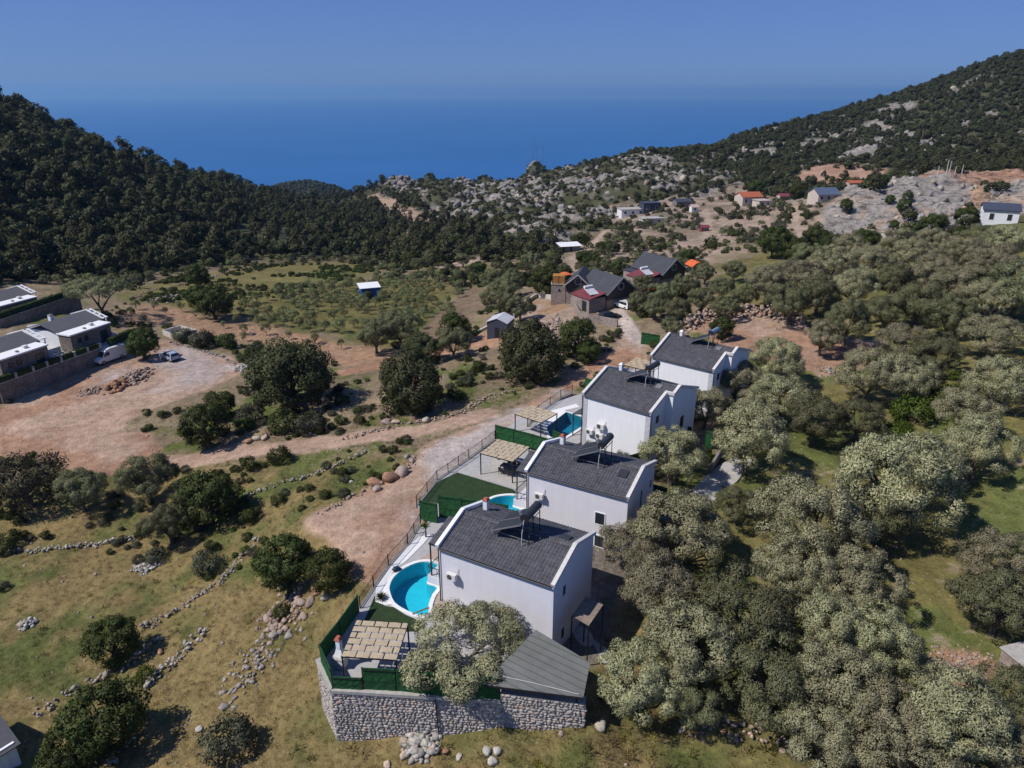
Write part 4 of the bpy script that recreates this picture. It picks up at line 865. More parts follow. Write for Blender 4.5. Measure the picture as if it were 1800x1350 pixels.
# ------------------------------------------------------------------ olive trees of the grove and round the villas (crown centre, crown width in the photograph)
OG = 'olive trees of the grove'
OLIVES = [
 ('olive',810,1138,226,'pale olive tree on the near terrace, in front of the nearest villa wall'),
 ('olive',1118,958,128,'pale olive tree pressed against the right gable of the nearest villa'),
 ('olive',1192,930,178,'pale olive tree just right of the second villa, in front of oval green tree'),
 ('green',1297,888,82,'small oval green tree standing between paler olives right of the driveway'),
 ('olive',1425,918,190,'wide pale olive tree right of the oval green tree'),
 ('green',1545,905,130,'darker olive tree in the shade below the broad tree at mid right'),
 ('olive',1575,842,215,'broad olive tree in mid right of the grove, its shadow on bare ground'),
 ('olive',1395,995,150,'olive tree below the wide pale one, left half of a touching pair'),
 ('olive',1512,1025,150,'olive tree at the left edge of the bare grassy clearing'),
 ('olive',1165,1045,165,'pale olive tree right of the nearest villa entrance canopy'),
 ('green',1310,1080,200,'large green-grey olive tree in the heart of the near grove'),
 ('olive',1215,1135,190,'olive tree right of the green metal shed roof'),
 ('olive',1455,1105,150,'pale olive tree in the near grove, left of the clearing corner'),
 ('olive',1540,1120,150,'olive tree beside lower left corner of the grassy clearing'),
 ('green',1350,1190,190,'shaded olive tree above the low stone row at the grove edge'),
 ('olive',1118,1195,165,'olive tree overhanging the right end of the metal shed roof'),
 ('green',1225,1235,120,'low olive tree behind the left end of the stone row'),
 ('olive',1480,1205,190,'pale olive tree left of the rubble patch with red earth'),
 ('olive',1560,1260,170,'olive tree just below the rubble patch with red earth'),
 ('olive',1455,1290,180,'olive tree at the bottom edge right of the stone row'),
 ('olive',1590,1345,200,'olive tree cut by the bottom edge, right of centre'),
 ('olive',1690,1268,210,'wide olive tree in the lower right corner'),
 ('green',1790,1225,130,'olive tree cut by the right edge below the concrete box'),
 ('olive',1780,1335,150,'pale olive tree in the very lower right corner'),
 ('olive',1770,985,150,'tall pale olive tree cut by the right edge above the rubble patch'),
 ('green',1760,1060,160,'dark lower olive tree at right edge with black shadow beneath'),
 ('olive',1182,800,125,'pale olive tree between the second and third villas by the driveway'),
 ('olive',1318,770,150,'olive tree with bare forked trunks showing beside the concrete driveway'),
 ('olive',1240,715,95,'olive tree touching the right gable of the third villa'),
 ('olive',1292,668,105,'olive tree right of the farthest villa wall'),
 ('olive',1366,630,105,'olive tree at the near edge of the red earth yard'),
 ('olive',1375,700,120,'olive tree in the cluster right of the third villa'),
 ('green',1435,735,105,'dark olive tree at the right end of the cluster right of third villa'),
 ('olive',1330,715,85,'small olive tree in the middle of the cluster right of the third villa'),
 ('olive',1446,592,72,'round olive tree alone at right end of the red earth yard, shadow below'),
 ('green',1492,563,90,'olive tree behind the round one at the right end of the red yard'),
 ('olive',1528,655,110,'olive tree below the right end of red earth yard'),
 ('olive',1590,665,110,'pale olive tree in middle right, above the bright green thicket'),
 ('green',1512,735,95,'dark olive tree left of the bright green thicket'),
 ('olive',1590,607,105,'olive tree right of the grassy glade behind the red yard'),
 ('green',1650,622,95,'olive tree left of the stony gap at middle right'),
 ('olive',1745,590,115,'olive tree at upper right beside the stony gap'),
 ('olive',1760,672,115,'olive tree at right edge right of the bright green thicket'),
 ('olive',1700,722,110,'pale olive tree right of the bright green thicket'),
 ('olive',1722,785,125,'tall olive tree right of centre right, dark below, by leaning poles'),
 ('olive',1640,815,130,'olive tree below the bright green thicket'),
 ('green',1790,505,120,'olive tree cut by the right edge in the upper grove'),
]
for i, (kn, u, v, wp, lb) in enumerate(OLIVES): plant_px(kn, u, v, wp, lb, group=OG, var=1 if i == 0 else i+3, hs=.70 if i == 0 else random.uniform(.85, 1.12))
# upper grove rows
UP = [('olive',1350,500,85),('olive',1405,488,95),('green',1388,530,90),('olive',1460,470,90),('green',1440,515,85),('olive',1530,462,90),('olive',1505,505,90),('green',1575,495,85),('olive',1600,452,85),('olive',1640,480,95),('green',1620,530,95),('olive',1690,505,105),('green',1670,555,95),('olive',1690,448,85),('olive',1750,460,95),('olive',1745,525,100),('green',1560,545,80),('olive',1780,425,80),('olive',1640,425,70),('green',1730,420,70),('olive',1580,425,65),('olive',1490,440,70),('green',1420,450,65),
      ('green',1130,500,48),('green',1165,515,52),('green',1205,500,55),('green',1150,540,50),('green',1190,545,55),('green',1235,525,55),('green',1270,505,50),('green',1275,540,55),('green',1310,520,50),('green',1180,575,45),('green',1120,530,45),('green',1240,480,45),('green',1290,475,45)]
ORD = 'first second third fourth fifth sixth seventh eighth ninth tenth eleventh twelfth thirteenth fourteenth fifteenth sixteenth seventeenth eighteenth nineteenth twentieth twenty-first twenty-second twenty-third twenty-fourth'.split()
yg = sorted([q for q in UP if q[0] == 'green' and q[1] < 1350], key=lambda q: q[1]); ug = sorted([q for q in UP if q not in yg], key=lambda q: q[1])
for i, (kn, u, v, wp) in enumerate(yg): plant_px(kn, u, v, wp, ORD[i]+' from the left of small green olives between the cabins and red yard', group='young olive grove beside the cabins', var=i)
for i, (kn, u, v, wp) in enumerate(ug): plant_px(kn, u, v, wp, ORD[i]+' from the left of dense upper grove olives below the limestone outcrop', group='olive trees of the dense upper grove', var=i)
# ------------------------------------------------------------------ dark trees and shrubs of the middle ground
DARK = [
 ('oak',508,655,165,'huge dark rounded oak left of centre beside the dirt road end','tree'),
 ('oak',722,672,140,'broad dark oak above the boulder-lined track, left of the villas','tree'),
 ('oak',745,610,70,'dark tree just behind the broad oak, left of its twin','tree'),
 ('green',795,600,70,'dark olive tree left of the orange earth by the grey shed','tree'),
 ('oak',935,618,140,'big round green-brown tree below the grey shed by the road','tree'),
 ('carob',1015,592,80,'dark green tree between the big round tree and the cabin path','tree'),
 ('carob',1035,620,45,'small bright carob tree on the red bank beside the road','tree'),
 ('carob',250,603,62,'round green tree between the white van and the small car','tree'),
 ('carob',360,745,92,'dense low green bush beside the dirt parking lot','shrub'),
 ('carob',385,712,60,'upright green bush right behind the dense one by the parking lot','shrub'),
 ('green',258,838,110,'grey-green shrubby tree on the field edge left of tall dark tree','tree'),
 ('carob',365,875,115,'tall dark tree at the head of the dry-stone wall in the field','tree'),
 ('green',295,920,90,'grey-green olive bush left of the tall dark tree in the field','tree'),
 ('carob',500,985,115,'tall dark green shrub below the dirt pad, left of nearest pool','shrub'),
 ('carob',578,1000,85,'rounded dark shrub at the lower tip of the dirt pad','shrub'),
 ('brown',45,845,150,'wide brown-tinged thicket at the left edge above the field','shrub'),
 ('green',140,860,95,'grey-green bush right of brown-tinged thicket at left','shrub'),
 ('carob',195,1125,95,'round dark bush alone in the dry field at lower left','shrub'),
 ('carob',180,1265,150,'spreading dark green shrub at the bottom left','shrub'),
 ('carob',120,1320,120,'dark green shrub cut by the bottom edge at far left','shrub'),
 ('greybush',400,1300,100,'grey-green shrub at the bottom edge left of the stone wall','shrub'),
 ('bright',255,1188,42,'yellow-green bush beside the broken stone wall','shrub'),
 ('bright',1610,722,85,'bright green thicket, near half, between olive trees at right','shrub'),
 ('bright',1660,700,70,'bright green thicket, middle part, between olive trees at right','shrub'),
 ('bright',1692,672,55,'bright green thicket, far end, between olive trees at right','shrub'),
 ('bright',1575,760,60,'bright green bush at the lower end of the thicket at right','shrub'),
 ('carob',1362,425,62,'dark bush left of path foot beneath the limestone outcrop','shrub'),
 ('carob',1432,418,50,'dark bush right of the path foot beneath the limestone outcrop','shrub'),
 ('carob',1400,440,55,'dark bush in the hedge line above the upper olive grove','shrub'),
 ('carob',1460,432,45,'dark bush at the foot of the grey limestone cliff','shrub'),
 ('carob',1520,425,55,'low dark bush under the middle of the limestone cliff','shrub'),
 ('carob',1600,410,50,'dark bush left of the grey-roofed white house','shrub'),
 ('carob',1640,400,60,'dark leafy tree just left of the grey-roofed white house','tree'),
 ('carob',1700,382,45,'dark tree touching the white house with the grey roof','tree'),
 ('carob',1210,450,32,'round dark bush on the tan slope beside the red hut','shrub'),
 ('carob',1253,432,18,'small round bush at the foot of the reddish path','shrub'),
 ('carob',1025,452,30,'round dark bush below the hut with the white roof','shrub'),
 ('carob',1270,575,50,'bright green bush at left end of the rubble ridge','shrub'),
 ('carob',800,575,60,'low rounded bush on the brown fallow strip','shrub'),
 ('green',880,520,75,'pale olive tree right of the brown fallow strip','tree'),
 ('green',895,500,55,'olive tree behind the pale one by the fallow strip','tree'),
 ('carob',960,495,60,'dark tree left of the wooden box on the cabin terrace','tree'),
 ('green',915,540,55,'olive bush left of the rubble plot wall','shrub'),
 ('green',700,575,80,'leafy grey-green tree at the near edge of the orchard','tree'),
 ('green',660,590,70,'grey-green tree left of the leafy one at the orchard edge','tree'),
 ('carob',375,530,70,'dark tree clump in the middle of the left meadow','tree'),
 ('carob',345,520,50,'dark tree left of the clump in the left meadow','tree'),
 ('carob',345,484,48,'trimmed dark hedge block at the far edge of the left meadow','shrub'),
 ('greybush',440,730,55,'greyish bush between two boulders and the round shrubs','shrub'),
 ('bush',500,745,60,'green shrub right of the pair of boulders by the track','shrub'),
 ('greybush',545,745,60,'grey-green shrub left of two dark little cypress bushes','shrub'),
 ('bush',600,738,26,'dark upright little bush above the track boulders','shrub'),
 ('bush',632,738,22,'smaller upright dark bush left of the broad oak foot','shrub'),
 ('bush',490,800,42,'dark green shrub below the track, left part','shrub'),
 ('bush',440,815,38,'small dark shrub at the left end below the track','shrub'),
 ('bush',430,745,36,'dark shrub left of the grey boulder by the track','shrub'),
 ('greybush',320,590,40,'bush in front of the white concrete tank','shrub'),
 ('greybush',355,597,50,'bush right of the white concrete tank','shrub'),
 ('bush',400,600,40,'dark bush at the far edge of the parking lot','shrub'),
 ('bush',440,905,40,'dark bush right of the tall dark tree in the field','shrub'),
 ('greybush',365,990,60,'flat grey-green bush below tall dark tree','shrub'),
 ('bush',495,1075,32,'small dark bush on the rocky slope below the dirt pad','shrub'),
 ('carob',1488,360,26,'dark bush growing from the limestone cliff face, left one','shrub'),
 ('carob',1590,360,26,'dark bush growing from the limestone cliff face, right one','shrub'),
 ('carob',1565,350,20,'small bush on the cliff ledge above right bush','shrub'),
 ('carob',1572,395,20,'narrow dark bush at the foot of the cliff','shrub'),
 ('carob',1400,335,30,'dark tree behind the far houses left of the blue roof','tree'),
 ('carob',1330,330,34,'dark tree behind the red-roofed house','tree'),
 ('carob',1550,318,26,'dark tree at the right end of far red earth terrace','tree'),
]
DARKT = [plant_px(kn, u, v, wp, lb, cat=ct, var=i, name={'shrub': 'shrub'}.get(ct)) for i, (kn, u, v, wp, lb, ct) in enumerate(DARK)]
# umbrella-shaped tree behind the left villas
pu = on(185, 560); t = thing('umbrella_tree', 'flat-topped spreading tree with dark forked trunk behind the left villas', 'tree', pu)
v_, f_, C_, n_ = crown_arrays(777, 6.6, 2.2, 6.6, 90, 150, 1.05, .42, .16, .5, bottom=-.25); cm_ = np_mesh('crown', v_, f_, ['olive_leaf_green']); cm_.shade_smooth(); cm_.normals_split_custom_set_from_vertices(n_.tolist()); link(cm_, 'crown', t)
mb = MB()
for a, b, r1, r2 in (((0,0,-.4),(-.3,0,2.0),.4,.3),((-.3,0,2),(-2.2,.3,5.2),.26,.12),((-.3,0,2),(1.8,-.2,4.6),.26,.14),((1.8,-.2,4.6),(3.6,.2,6.2),.14,.06),((-.8,.1,3),(-.2,.5,6),.16,.07)): mb.tube(a, b, r1, 7, r2)
mb.build('trunk', 'bark_dark', t)
# orchard of little trees in rows, left of centre
op = RW['orchard']; oc_ = []
ax = Vector((.93, -.36)).normalized(); ay = Vector((-ax.y, ax.x))
for i in range(-40, 40):
    for j in range(-40, 40):
        q = Vector((-50, 175))+ax*i*3.6+ay*j*4.4+Vector((random.uniform(-.7, .7), random.uniform(-.7, .7)))
        oc_.append((q.x, q.y))
oc_ = np.array(oc_); k = poly_sd(oc_[:, 0], oc_[:, 1], op) > -2; oc_ = oc_[k]; hut = on(655, 515)
oc_ = oc_[np.hypot(oc_[:, 0]-hut.x, oc_[:, 1]-hut.y) > 5.5]; oc_ = oc_[np.argsort(np.hypot(oc_[:, 0], oc_[:, 1]))]
for i, (x, y) in enumerate(oc_[:300]):
    if random.random() < .28: continue
    plant('orchard', (x, y, ground_z(x, y)), random.uniform(.9, 1.6), 'little round grey-green tree in the planted orchard around the blue hut', 'tree', 'orchard trees around the blue hut', parts=False, var=i)
for (u, v) in ((272,545),(291,553),(320,548),(394,577),(395,560),(430,588),(468,590),(508,598),(555,605),(255,567),(345,560),(232,560),(240,545),(428,600),(540,612),(600,614),(418,572)):
    p = on(u, v); plant('orchard', p, random.uniform(.7, 1.1), 'sapling on the bare orange earth row between the orchard and parking lot', 'tree', 'saplings on the orange earth', parts=False, hs=1.3)
# ------------------------------------------------------------------ fences round the plots
def panel_fence(pts, h, label, zb=-.03, seg=2.4, side=1):
    """posts with artificial-hedge panels between them; heights may change per run"""
    base = Vector((pts[0][0], pts[0][1], zb)); t = thing('hedge_fence', label, 'fence', base, 0, 'green artificial hedge fences'); hs = h if isinstance(h, (list, tuple)) else [h]*(len(pts)-1)
    for (a, b), hh in zip(zip(pts[:-1], pts[1:]), hs):
        a = Vector((a[0], a[1], 0))-Vector((base.x, base.y, 0)); b = Vector((b[0], b[1], 0))-Vector((base.x, base.y, 0)); L = (b-a).length; n = max(1, round(L/seg)); d = (b-a).normalized(); nn = Vector((d.y, -d.x, 0))*side
        for i in range(n):
            p = a+(b-a)*i/n; q = a+(b-a)*(i+1)/n; mb = MB()
            # rough tufted face
            k = 9; m_ = 6; vs = []
            for j in range(m_+1):
                for l in range(k+1):
                    off = .05+random.uniform(-.025, .025); pp = p+d*.04+(q-p-d*.08)*l/k+nn*off; vs.append((pp.x, pp.y, .04+(hh-.06)*j/m_+random.uniform(-.02, .02)*(0 < j < m_)))
            nb = len(vs); 
            for j in range(m_+1):
                for l in range(k+1): pp = p+d*.04+(q-p-d*.08)*l/k-nn*.02; vs.append((pp.x, pp.y, .04+(hh-.06)*j/m_))
            fs = []
            for j in range(m_):
                for l in range(k): a_ = j*(k+1)+l; fs += [(a_, a_+1, a_+k+2, a_+k+1), (nb+a_, nb+a_+k+1, nb+a_+k+2, nb+a_+1)]
            for l in range(k): a_ = m_*(k+1)+l; fs.append((a_, a_+1, nb+a_+1, nb+a_))
            mb.add(vs, fs); mb.build('panel', 'hedge_plastic', t)
        for i in range(n+1):
            p = a+(b-a)*i/n+nn*.0; mb = MB(); mb.bx(p.x-.035, p.x+.035, p.y-.035, p.y+.035, -.15, hh+.02); mb.build('post', 'dark_metal', t)
        mb = MB(); mb.bar(a+nn*.09+Vector((0, 0, hh*.92)), b+nn*.09+Vector((0, 0, hh*.92)), .035, .035); mb.bar(a+nn*.09+Vector((0, 0, hh*.45)), b+nn*.09+Vector((0, 0, hh*.45)), .012, .012); mb.build('rail', 'dark_metal', t)
    return t
panel_fence([(-12.98,39.42),(-10.78,39.28)], 1.25, 'low green hedge panel at the left corner of the near terrace wall', side=1)
panel_fence([(-10.73,39.33),(-8.32,39.18),(-5.85,38.85),(-3.36,38.55),(-.85,38.42)], [2.15]*4, 'green hedge fence along the top of the front stone retaining wall')
panel_fence([(-13.0,39.5),(-14.45,42.0),(-13.6,44.6),(-12.75,47.7)], 1.8, 'green hedge fence along the left side of the near terrace', side=-1)
panel_fence([(-9.3,61.7),(-7.45,61.0)], 2.3, 'end panel of green hedge between first and second villas, next to the road')
panel_fence([(-7.4,62.0),(-5.0,61.4),(-2.5,60.75),(-.4,60.1)], 2.7, 'tall green hedge fence separating the nearest and second villa pools')
q0 = [V2.w(-2.6, -2.4).to_2d(), V2.w(-.4, -3.1).to_2d(), V2.w(.3, -.6).to_2d()]
panel_fence(q0, [2.0, 1.4], 'green hedge panels at the near end of the second villa pool')
panel_fence([V2.w(x, y).to_2d() for x, y in ((-11.75,14.05),(-9.1,14.05),(-6.4,13.95),(-3.6,13.7),(-1.2,13.5))], 2.0, 'green hedge fence between the second and third villas behind the pergola')
panel_fence([V3.w(x, y).to_2d() for x, y in ((-1.9,-3.6),(.2,-3.9))], 2.4, 'green hedge panel standing behind the white chimney of the second villa')
panel_fence([V2.w(x, y).to_2d() for x, y in ((.5,11.2),(4,10.6),(8,10.2),(11.5,9.9))], 1.7, 'low green hedge fence running behind the second villa to the driveway')
panel_fence([V3.w(x, y).to_2d() for x, y in ((8.2,-3.2),(9.4,-.3))], 2.0, 'green hedge panel below the right front corner of third villa')
panel_fence([V3.w(x, y).to_2d() for x, y in ((-8.4,13.6),(-6.8,13.2))], 2.3, 'end panel of green hedge between third and farthest villas, by the road')
panel_fence([V3.w(x, y).to_2d() for x, y in ((-6.8,14.4),(-3.6,13.6))], 2.7, 'tall green hedge fence between the third and farthest villas')
panel_fence([g(*c3(*q)).to_2d() for q in ((1000,172),(1118,192))], 2.3, 'green hedge panel beyond the farthest villa beside the cobbled path')
panel_fence([g(*c3(*q)).to_2d() for q in ((1195,765),(1325,800))], 1.8, 'green hedge panel on the right side of the third villa')
panel_fence([g(*c3(*q)).to_2d() for q in ((1412,892),(1462,905))], 3.2, 'tall narrow green hedge panel among the olives by the driveway')
def iron_fence(pts, label, h=1.15, zs=None):
    base = Vector((pts[0][0], pts[0][1], 0)); t = thing('iron_fence', label, 'fence', base, 0, 'thin iron fences along the dirt road')
    P = [Vector((p[0], p[1], (zs[i] if zs else 0)))-base for i, p in enumerate(pts)]; mb = MB(); rl = MB()
    for a, b in zip(P[:-1], P[1:]):
        L = (b-a).length; n = max(1, round(L/2.4))
        for i in range(n+1):
            p = a+(b-a)*i/n; m2 = MB(); m2.bx(p.x-.04, p.x+.04, p.y-.04, p.y+.04, p.z-.3, p.z+h+.1); m2.build('post', 'dark_metal', t)
        for z in (.12, h): rl.bar(a+Vector((0, 0, z)), b+Vector((0, 0, z)), .035, .035)
        k = int(L/.16)
        for i in range(k): p = a+(b-a)*i/k; mb.bar(p+Vector((0, 0, .1)), p+Vector((0, 0, h)), .018, .018)
    rl.build('rail', 'dark_metal', t); mb.build('bars', 'dark_metal', t, kind='stuff')
    m3 = MB()
    for a, b in zip(P[:-1], P[1:]): m3.bar(a+Vector((0, 0, -.25)), b+Vector((0, 0, -.25)), .28, .6)
    m3.build('plinth', 'concrete', t)
iron_fence([(-12.75,48.2),(-12.1,50.9),(-11.3,54.0),(-10.0,57.3),(-9.2,60.9)], 'iron fence along the white paving beside the nearest pool')
iron_fence([V2.w(x, y).to_2d() for x, y in ((-11.2,-3.4),(-12.3,2.0),(-11.9,8),(-11.75,13.9))], 'iron fence beside the dark lawn and pergola of the second villa')
iron_fence([(2.0,83.4),(3.6,87.6),(5.3,90.3),(6.9,92.8),(8.7,94.6)], 'iron fence with curving top line beside the dark blue pool')
iron_fence([V4.w(-8, .5).to_2d(), V4.w(-8, 8.5).to_2d()], 'iron fence in front of the farthest villa by the red bank')
# ------------------------------------------------------------------ pergolas roofed with woven tan mats
def pergola(O, ang, w_, d_, h, label, nx=4, ny=6, table=False):
    t = thing('pergola', label, 'pergola', O, ang, 'pergolas roofed with tan mats')
    for (x, y) in ((.08, .08), (w_-.08, .08), (w_-.08, d_-.08), (.08, d_-.08)):
        mb = MB(); mb.bx(x-.05, x+.05, y-.05, y+.05, -.05, h); mb.build('post', 'dark_metal', t)
    for a, b in (((0, .06, h), (w_, .06, h)), ((0, d_-.06, h), (w_, d_-.06, h)), ((.06, 0, h-.001), (.06, d_, h-.001)), ((w_-.06, 0, h-.001), (w_-.06, d_, h-.001))):
        mb = MB(); mb.bar(a, b, .09, .10); mb.build('beam', 'dark_metal', t)
    for i in range(1, nx*2):
        mb = MB(); mb.bar((w_*i/(nx*2), 0, h+.005), (w_*i/(nx*2), d_, h+.005), .05, .05); mb.build('slat', 'dark_metal', t)
    pw = w_/nx; pd = d_/ny
    for j in range(ny):
        off = (j % 2)*pw*.5
        for i in range(-1, nx+1):
            x0 = max(0, i*pw+off); x1 = min(w_, (i+1)*pw+off)
            if x1-x0 < .2: continue
            mb = MB(); k = 4; vs = []
            for s in range(k+1):
                f = s/k; zz = h+.06+.022*math.sin(PI*f)+random.uniform(-.01, .01)
                for e in (0, 1): vs.append((x0+.05+(x1-x0-.1)*f, j*pd+.05+(pd-.12)*e+random.uniform(-.015, .015), zz))
            nv = len(vs); vs += [(a, b, c-.025) for a, b, c in vs]; fs = []
            for s in range(k): a = 2*s; fs += [(a, a+2, a+3, a+1), (nv+a, nv+a+1, nv+a+3, nv+a+2), (a, nv+a, nv+a+2, a+2), (a+1, a+3, nv+a+3, nv+a+1)]
            fs += [(0, 1, nv+1, nv), (2*k, nv+2*k, nv+2*k+1, 2*k+1)]; mb.add(vs, fs); mb.build('mat_panel', 'mat_tan', t)
    return t
pergola((-12.3, 39.85, 0), math.radians(-5), 4.1, 3.9, 2.55, 'tan matted pergola on the near terrace left of the olive tree', 4, 6)
pv_ = V2.w(-8.8, 5.45); pergola((pv_.x, pv_.y, -.02), V2.ang, 4.25, 4.1, 2.65, 'tan matted pergola with dining table beside the second villa', 4, 6)
pv_ = V3.w(-8.3, -3.0); pergola((pv_.x, pv_.y, -.05), V3.ang, 4.2, 3.6, 2.4, 'tan matted pergola at the near end of dark blue pool', 4, 5)
pv_ = V4.w(-6.2, 3.4); pergola((pv_.x, pv_.y, -.05), V4.ang, 3.4, 4.0, 2.6, 'small tan matted pergola beside the farthest villa', 3, 5)
# dining set under the second pergola
pv_ = V2.w(-6.2, 7.6); t = thing('dining_table', 'dark dining table under the second villa pergola', 'table', (pv_.x, pv_.y, -.02), V2.ang)
mb = MB(); mb.bx(-1.0, 1.0, -.5, .5, .70, .75); mb.build('table_top', 'dark_metal', t, bevel=.01)
for sx in (-.9, .9):
    for sy in (-.42, .42): mb = MB(); mb.bx(sx-.03, sx+.03, sy-.03, sy+.03, 0, .70); mb.build('leg', 'dark_metal', t)
for i, (x, y, r_z) in enumerate(((-.6,-.85,0),(.1,-.85,0),(.7,-.85,0),(-.6,.85,PI),(.1,.85,PI),(.7,.85,PI))):
    w_ = V2.w(-6.2+x, 7.6+y); t = thing('dining_chair', ['left','middle','right'][i % 3]+(' near' if i < 3 else ' far')+' side chair at the table under second villa pergola', 'chair', (w_.x, w_.y, -.02), V2.ang+r_z, 'chairs round the dining table')
    mb = MB(); mb.bx(-.22, .22, -.22, .22, .42, .46); mb.build('seat', 'mat_tan', t); mb = MB(); mb.bx(-.22, .22, -.25, -.20, .46, .9); mb.build('backrest', 'dark_metal', t)
    for sx in (-.19, .19):
        for sy in (-.19, .19): mb = MB(); mb.bx(sx-.02, sx+.02, sy-.02, sy+.02, 0, .42); mb.build('leg', 'dark_metal', t)
# barbecue on the near terrace
t = thing('barbecue', 'white masonry barbecue with red-capped chimney beside the near pergola', 'barbecue', (-12.95, 41.7, -.03), math.radians(-20))
mb = MB(); mb.bx(-.45, .45, -.35, .35, 0, .85); mb.build('base', 'wall_white', t, bevel=.02); mb = MB(); mb.bx(-.5, .5, -.4, .4, .85, .95); mb.build('worktop', 'concrete', t)
mb = MB(); mb.box((0, .1, 1.35), (.8, .5, .8), taper=.45); mb.build('hood', 'wall_white', t); mb = MB(); mb.bx(-.17, .17, -.07, .27, 1.7, 2.5); fl = mb.build('flue', 'wall_white', t)
mb = MB(); mb.box((0, .1, 2.62), (.52, .52, .24), taper=.5); mb.build('cap', 'chimney_cap', fl)
# sheet-metal lean-to at the right end of the wall
TL = Vector((1.77,42.32,2.9)); TB = Vector((-2.09,38.26,1.6)); BR_ = Vector((4.9,37.09,1.6)); RR = Vector((5.6,39.6,2.75))
t = thing('metal_shed', 'grey-green standing-seam metal lean-to roof at the corner of the stone wall', 'shed', (0, 0, 0))
mb = MB(); n_ = (TL-TB).cross(BR_-TB).normalized(); n_ = n_ if n_.z > 0 else -n_
def onp(x, y): return Vector((x, y, TB.z-((x-TB.x)*n_.x+(y-TB.y)*n_.y)/n_.z))
RR = onp(RR.x, RR.y); BR_ = onp(BR_.x, BR_.y); TL = onp(TL.x, TL.y)
mb.slab([TB, BR_, RR, TL], .06); mb.build('roof_sheet', 'sheet_metal', t)
dx = Vector((V1.u.x, V1.u.y))
def cutx(S):
    best = 99
    for a, b in ((TB, BR_), (BR_, RR)):
        e = Vector((b.x-a.x, b.y-a.y)); den_ = dx.x*e.y-dx.y*e.x
        if abs(den_) < 1e-6: continue
        k1 = ((a.x-S.x)*e.y-(a.y-S.y)*e.x)/den_; k2 = ((a.x-S.x)*dx.y-(a.y-S.y)*dx.x)/den_
        if k1 > .05 and -.01 <= k2 <= 1.01: best = min(best, k1)
    return best
for i in range(11):
    S = TL.lerp(TB, (i+.15)/11); k1 = cutx(S)
    if k1 > 20: continue
    E_ = onp(S.x+dx.x*k1, S.y+dx.y*k1); mb = MB(); mb.bar(onp(S.x, S.y)+n_*.03, E_+n_*.03, .05, .06); mb.build('seam', 'sheet_metal', t)
mb = MB(); mb.bar(TB+Vector((0,-.03,-.05)), BR_+Vector((0,-.03,-.05)), .06, .12); mb.build('edge_trim', 'dark_metal', t)
for p in (TB+Vector((.5,.5,0)), BR_+Vector((-.4,.4,0)), TL+Vector((.2,-.4,0)), RR+Vector((-.5,0,0))): mb = MB(); mb.bx(p.x-.06, p.x+.06, p.y-.06, p.y+.06, -2.5, onp(p.x, p.y).z-.05); mb.build('post', 'dark_metal', t)
mb = MB(); mb.bar(onp(-1.2, 38.9)+n_*.07, onp(1.5, 38.2)+n_*.07, .03, .03); mb.bar(onp(1.5, 38.2)+n_*.07, onp(4.6, 37.3)+n_*.07, .03, .03); mb.build('cable', 'ac_white', t)
# entrance canopy and court of the nearest villa
cp = [V1.w(x, y, 2.0) for x, y in ((11.6,1.4),(13.2,1.0),(13.4,3.4),(11.8,3.6))]
t = thing('entrance_canopy', 'small grey boarded canopy over the entrance of the nearest villa', 'canopy', (0, 0, 0)); mb = MB(); cp[2].z += .35; cp[3].z += .35; mb.slab(cp, .08); mb.build('boards', 'wood_grey', t)
for p in cp: mb = MB(); mb.bx(p.x-.05, p.x+.05, p.y-.05, p.y+.05, -2.8, p.z-.06); mb.build('post', 'dark_metal', t)
flat([V1.w(x, y).to_2d() for x, y in ((10.65,-1.5),(10.65,6),(17,6),(18,1),(15,-3))], [], -2.25, .6, 'paved_court', 'concrete', kind='structure')
DRV = [on(u, v) for u, v in ((1215,868),(1262,822),(1300,800),(1325,812),(1295,848),(1245,890))]; dz = max(p.z for p in DRV)+.06
flat([p.to_2d() for p in DRV], [], dz, .9, 'concrete_driveway', 'concrete', kind='structure')
# dark side wall of the driveway
a_, b_ = on(1247, 836), on(1272, 796); t = tag(MB().bar((a_.x, a_.y, dz+.2), (b_.x, b_.y, dz+.2), .3, 1.6).build('driveway_wall', 'concrete_dark'), 'dark low wall on the left side of the concrete driveway', 'wall')
# spiky plants by the pool
def spiky(pos, n, L, label, trunk=0.0, name='agave_plant', leaf='carob_leaf'):
    t = thing(name, label, 'plant', pos); mb = MB(); r = random.Random(n*7+int(L*10))
    for i in range(n):
        a = 2.4*i; e = r.uniform(.25, 1.3); d = Vector((math.cos(a)*math.cos(e), math.sin(a)*math.cos(e), math.sin(e))); s = Vector((-math.sin(a), math.cos(a), 0))*.05; b = Vector((0, 0, trunk)); m_ = b+d*L*.5+Vector((0, 0, .06)); e_ = b+d*L+Vector((0, 0, -.12*L))
        mb.add([b-s*.6, b+s*.6, m_+s, e_, m_-s], [(0, 1, 2, 4), (4, 2, 3)])
    mb.build('leaves', leaf, t)
    if trunk: mb = MB(); mb.tube((0, 0, -.1), (0, 0, trunk), .1, 7, .07); mb.build('trunk', 'bark', t)
p = g(*c1(125, 870)); spiky((p.x, p.y, 0), 40, .75, 'spiky agave on the white paving beside the nearest pool')
p = g(*c1(445, 425)); spiky((p.x, p.y, 0), 34, .7, 'short yucca palm on the white paving by the green fence', 1.0, 'yucca_palm', 'bright_leaf')
p = g(*c1(235, 670)); t = thing('pool_cleaner', 'dark blue pool cleaner trolley on the edge of nearest pool', 'pool cleaner', (p.x, p.y, .07), .6); mat('blue_dark', (.03,.05,.10), .5)
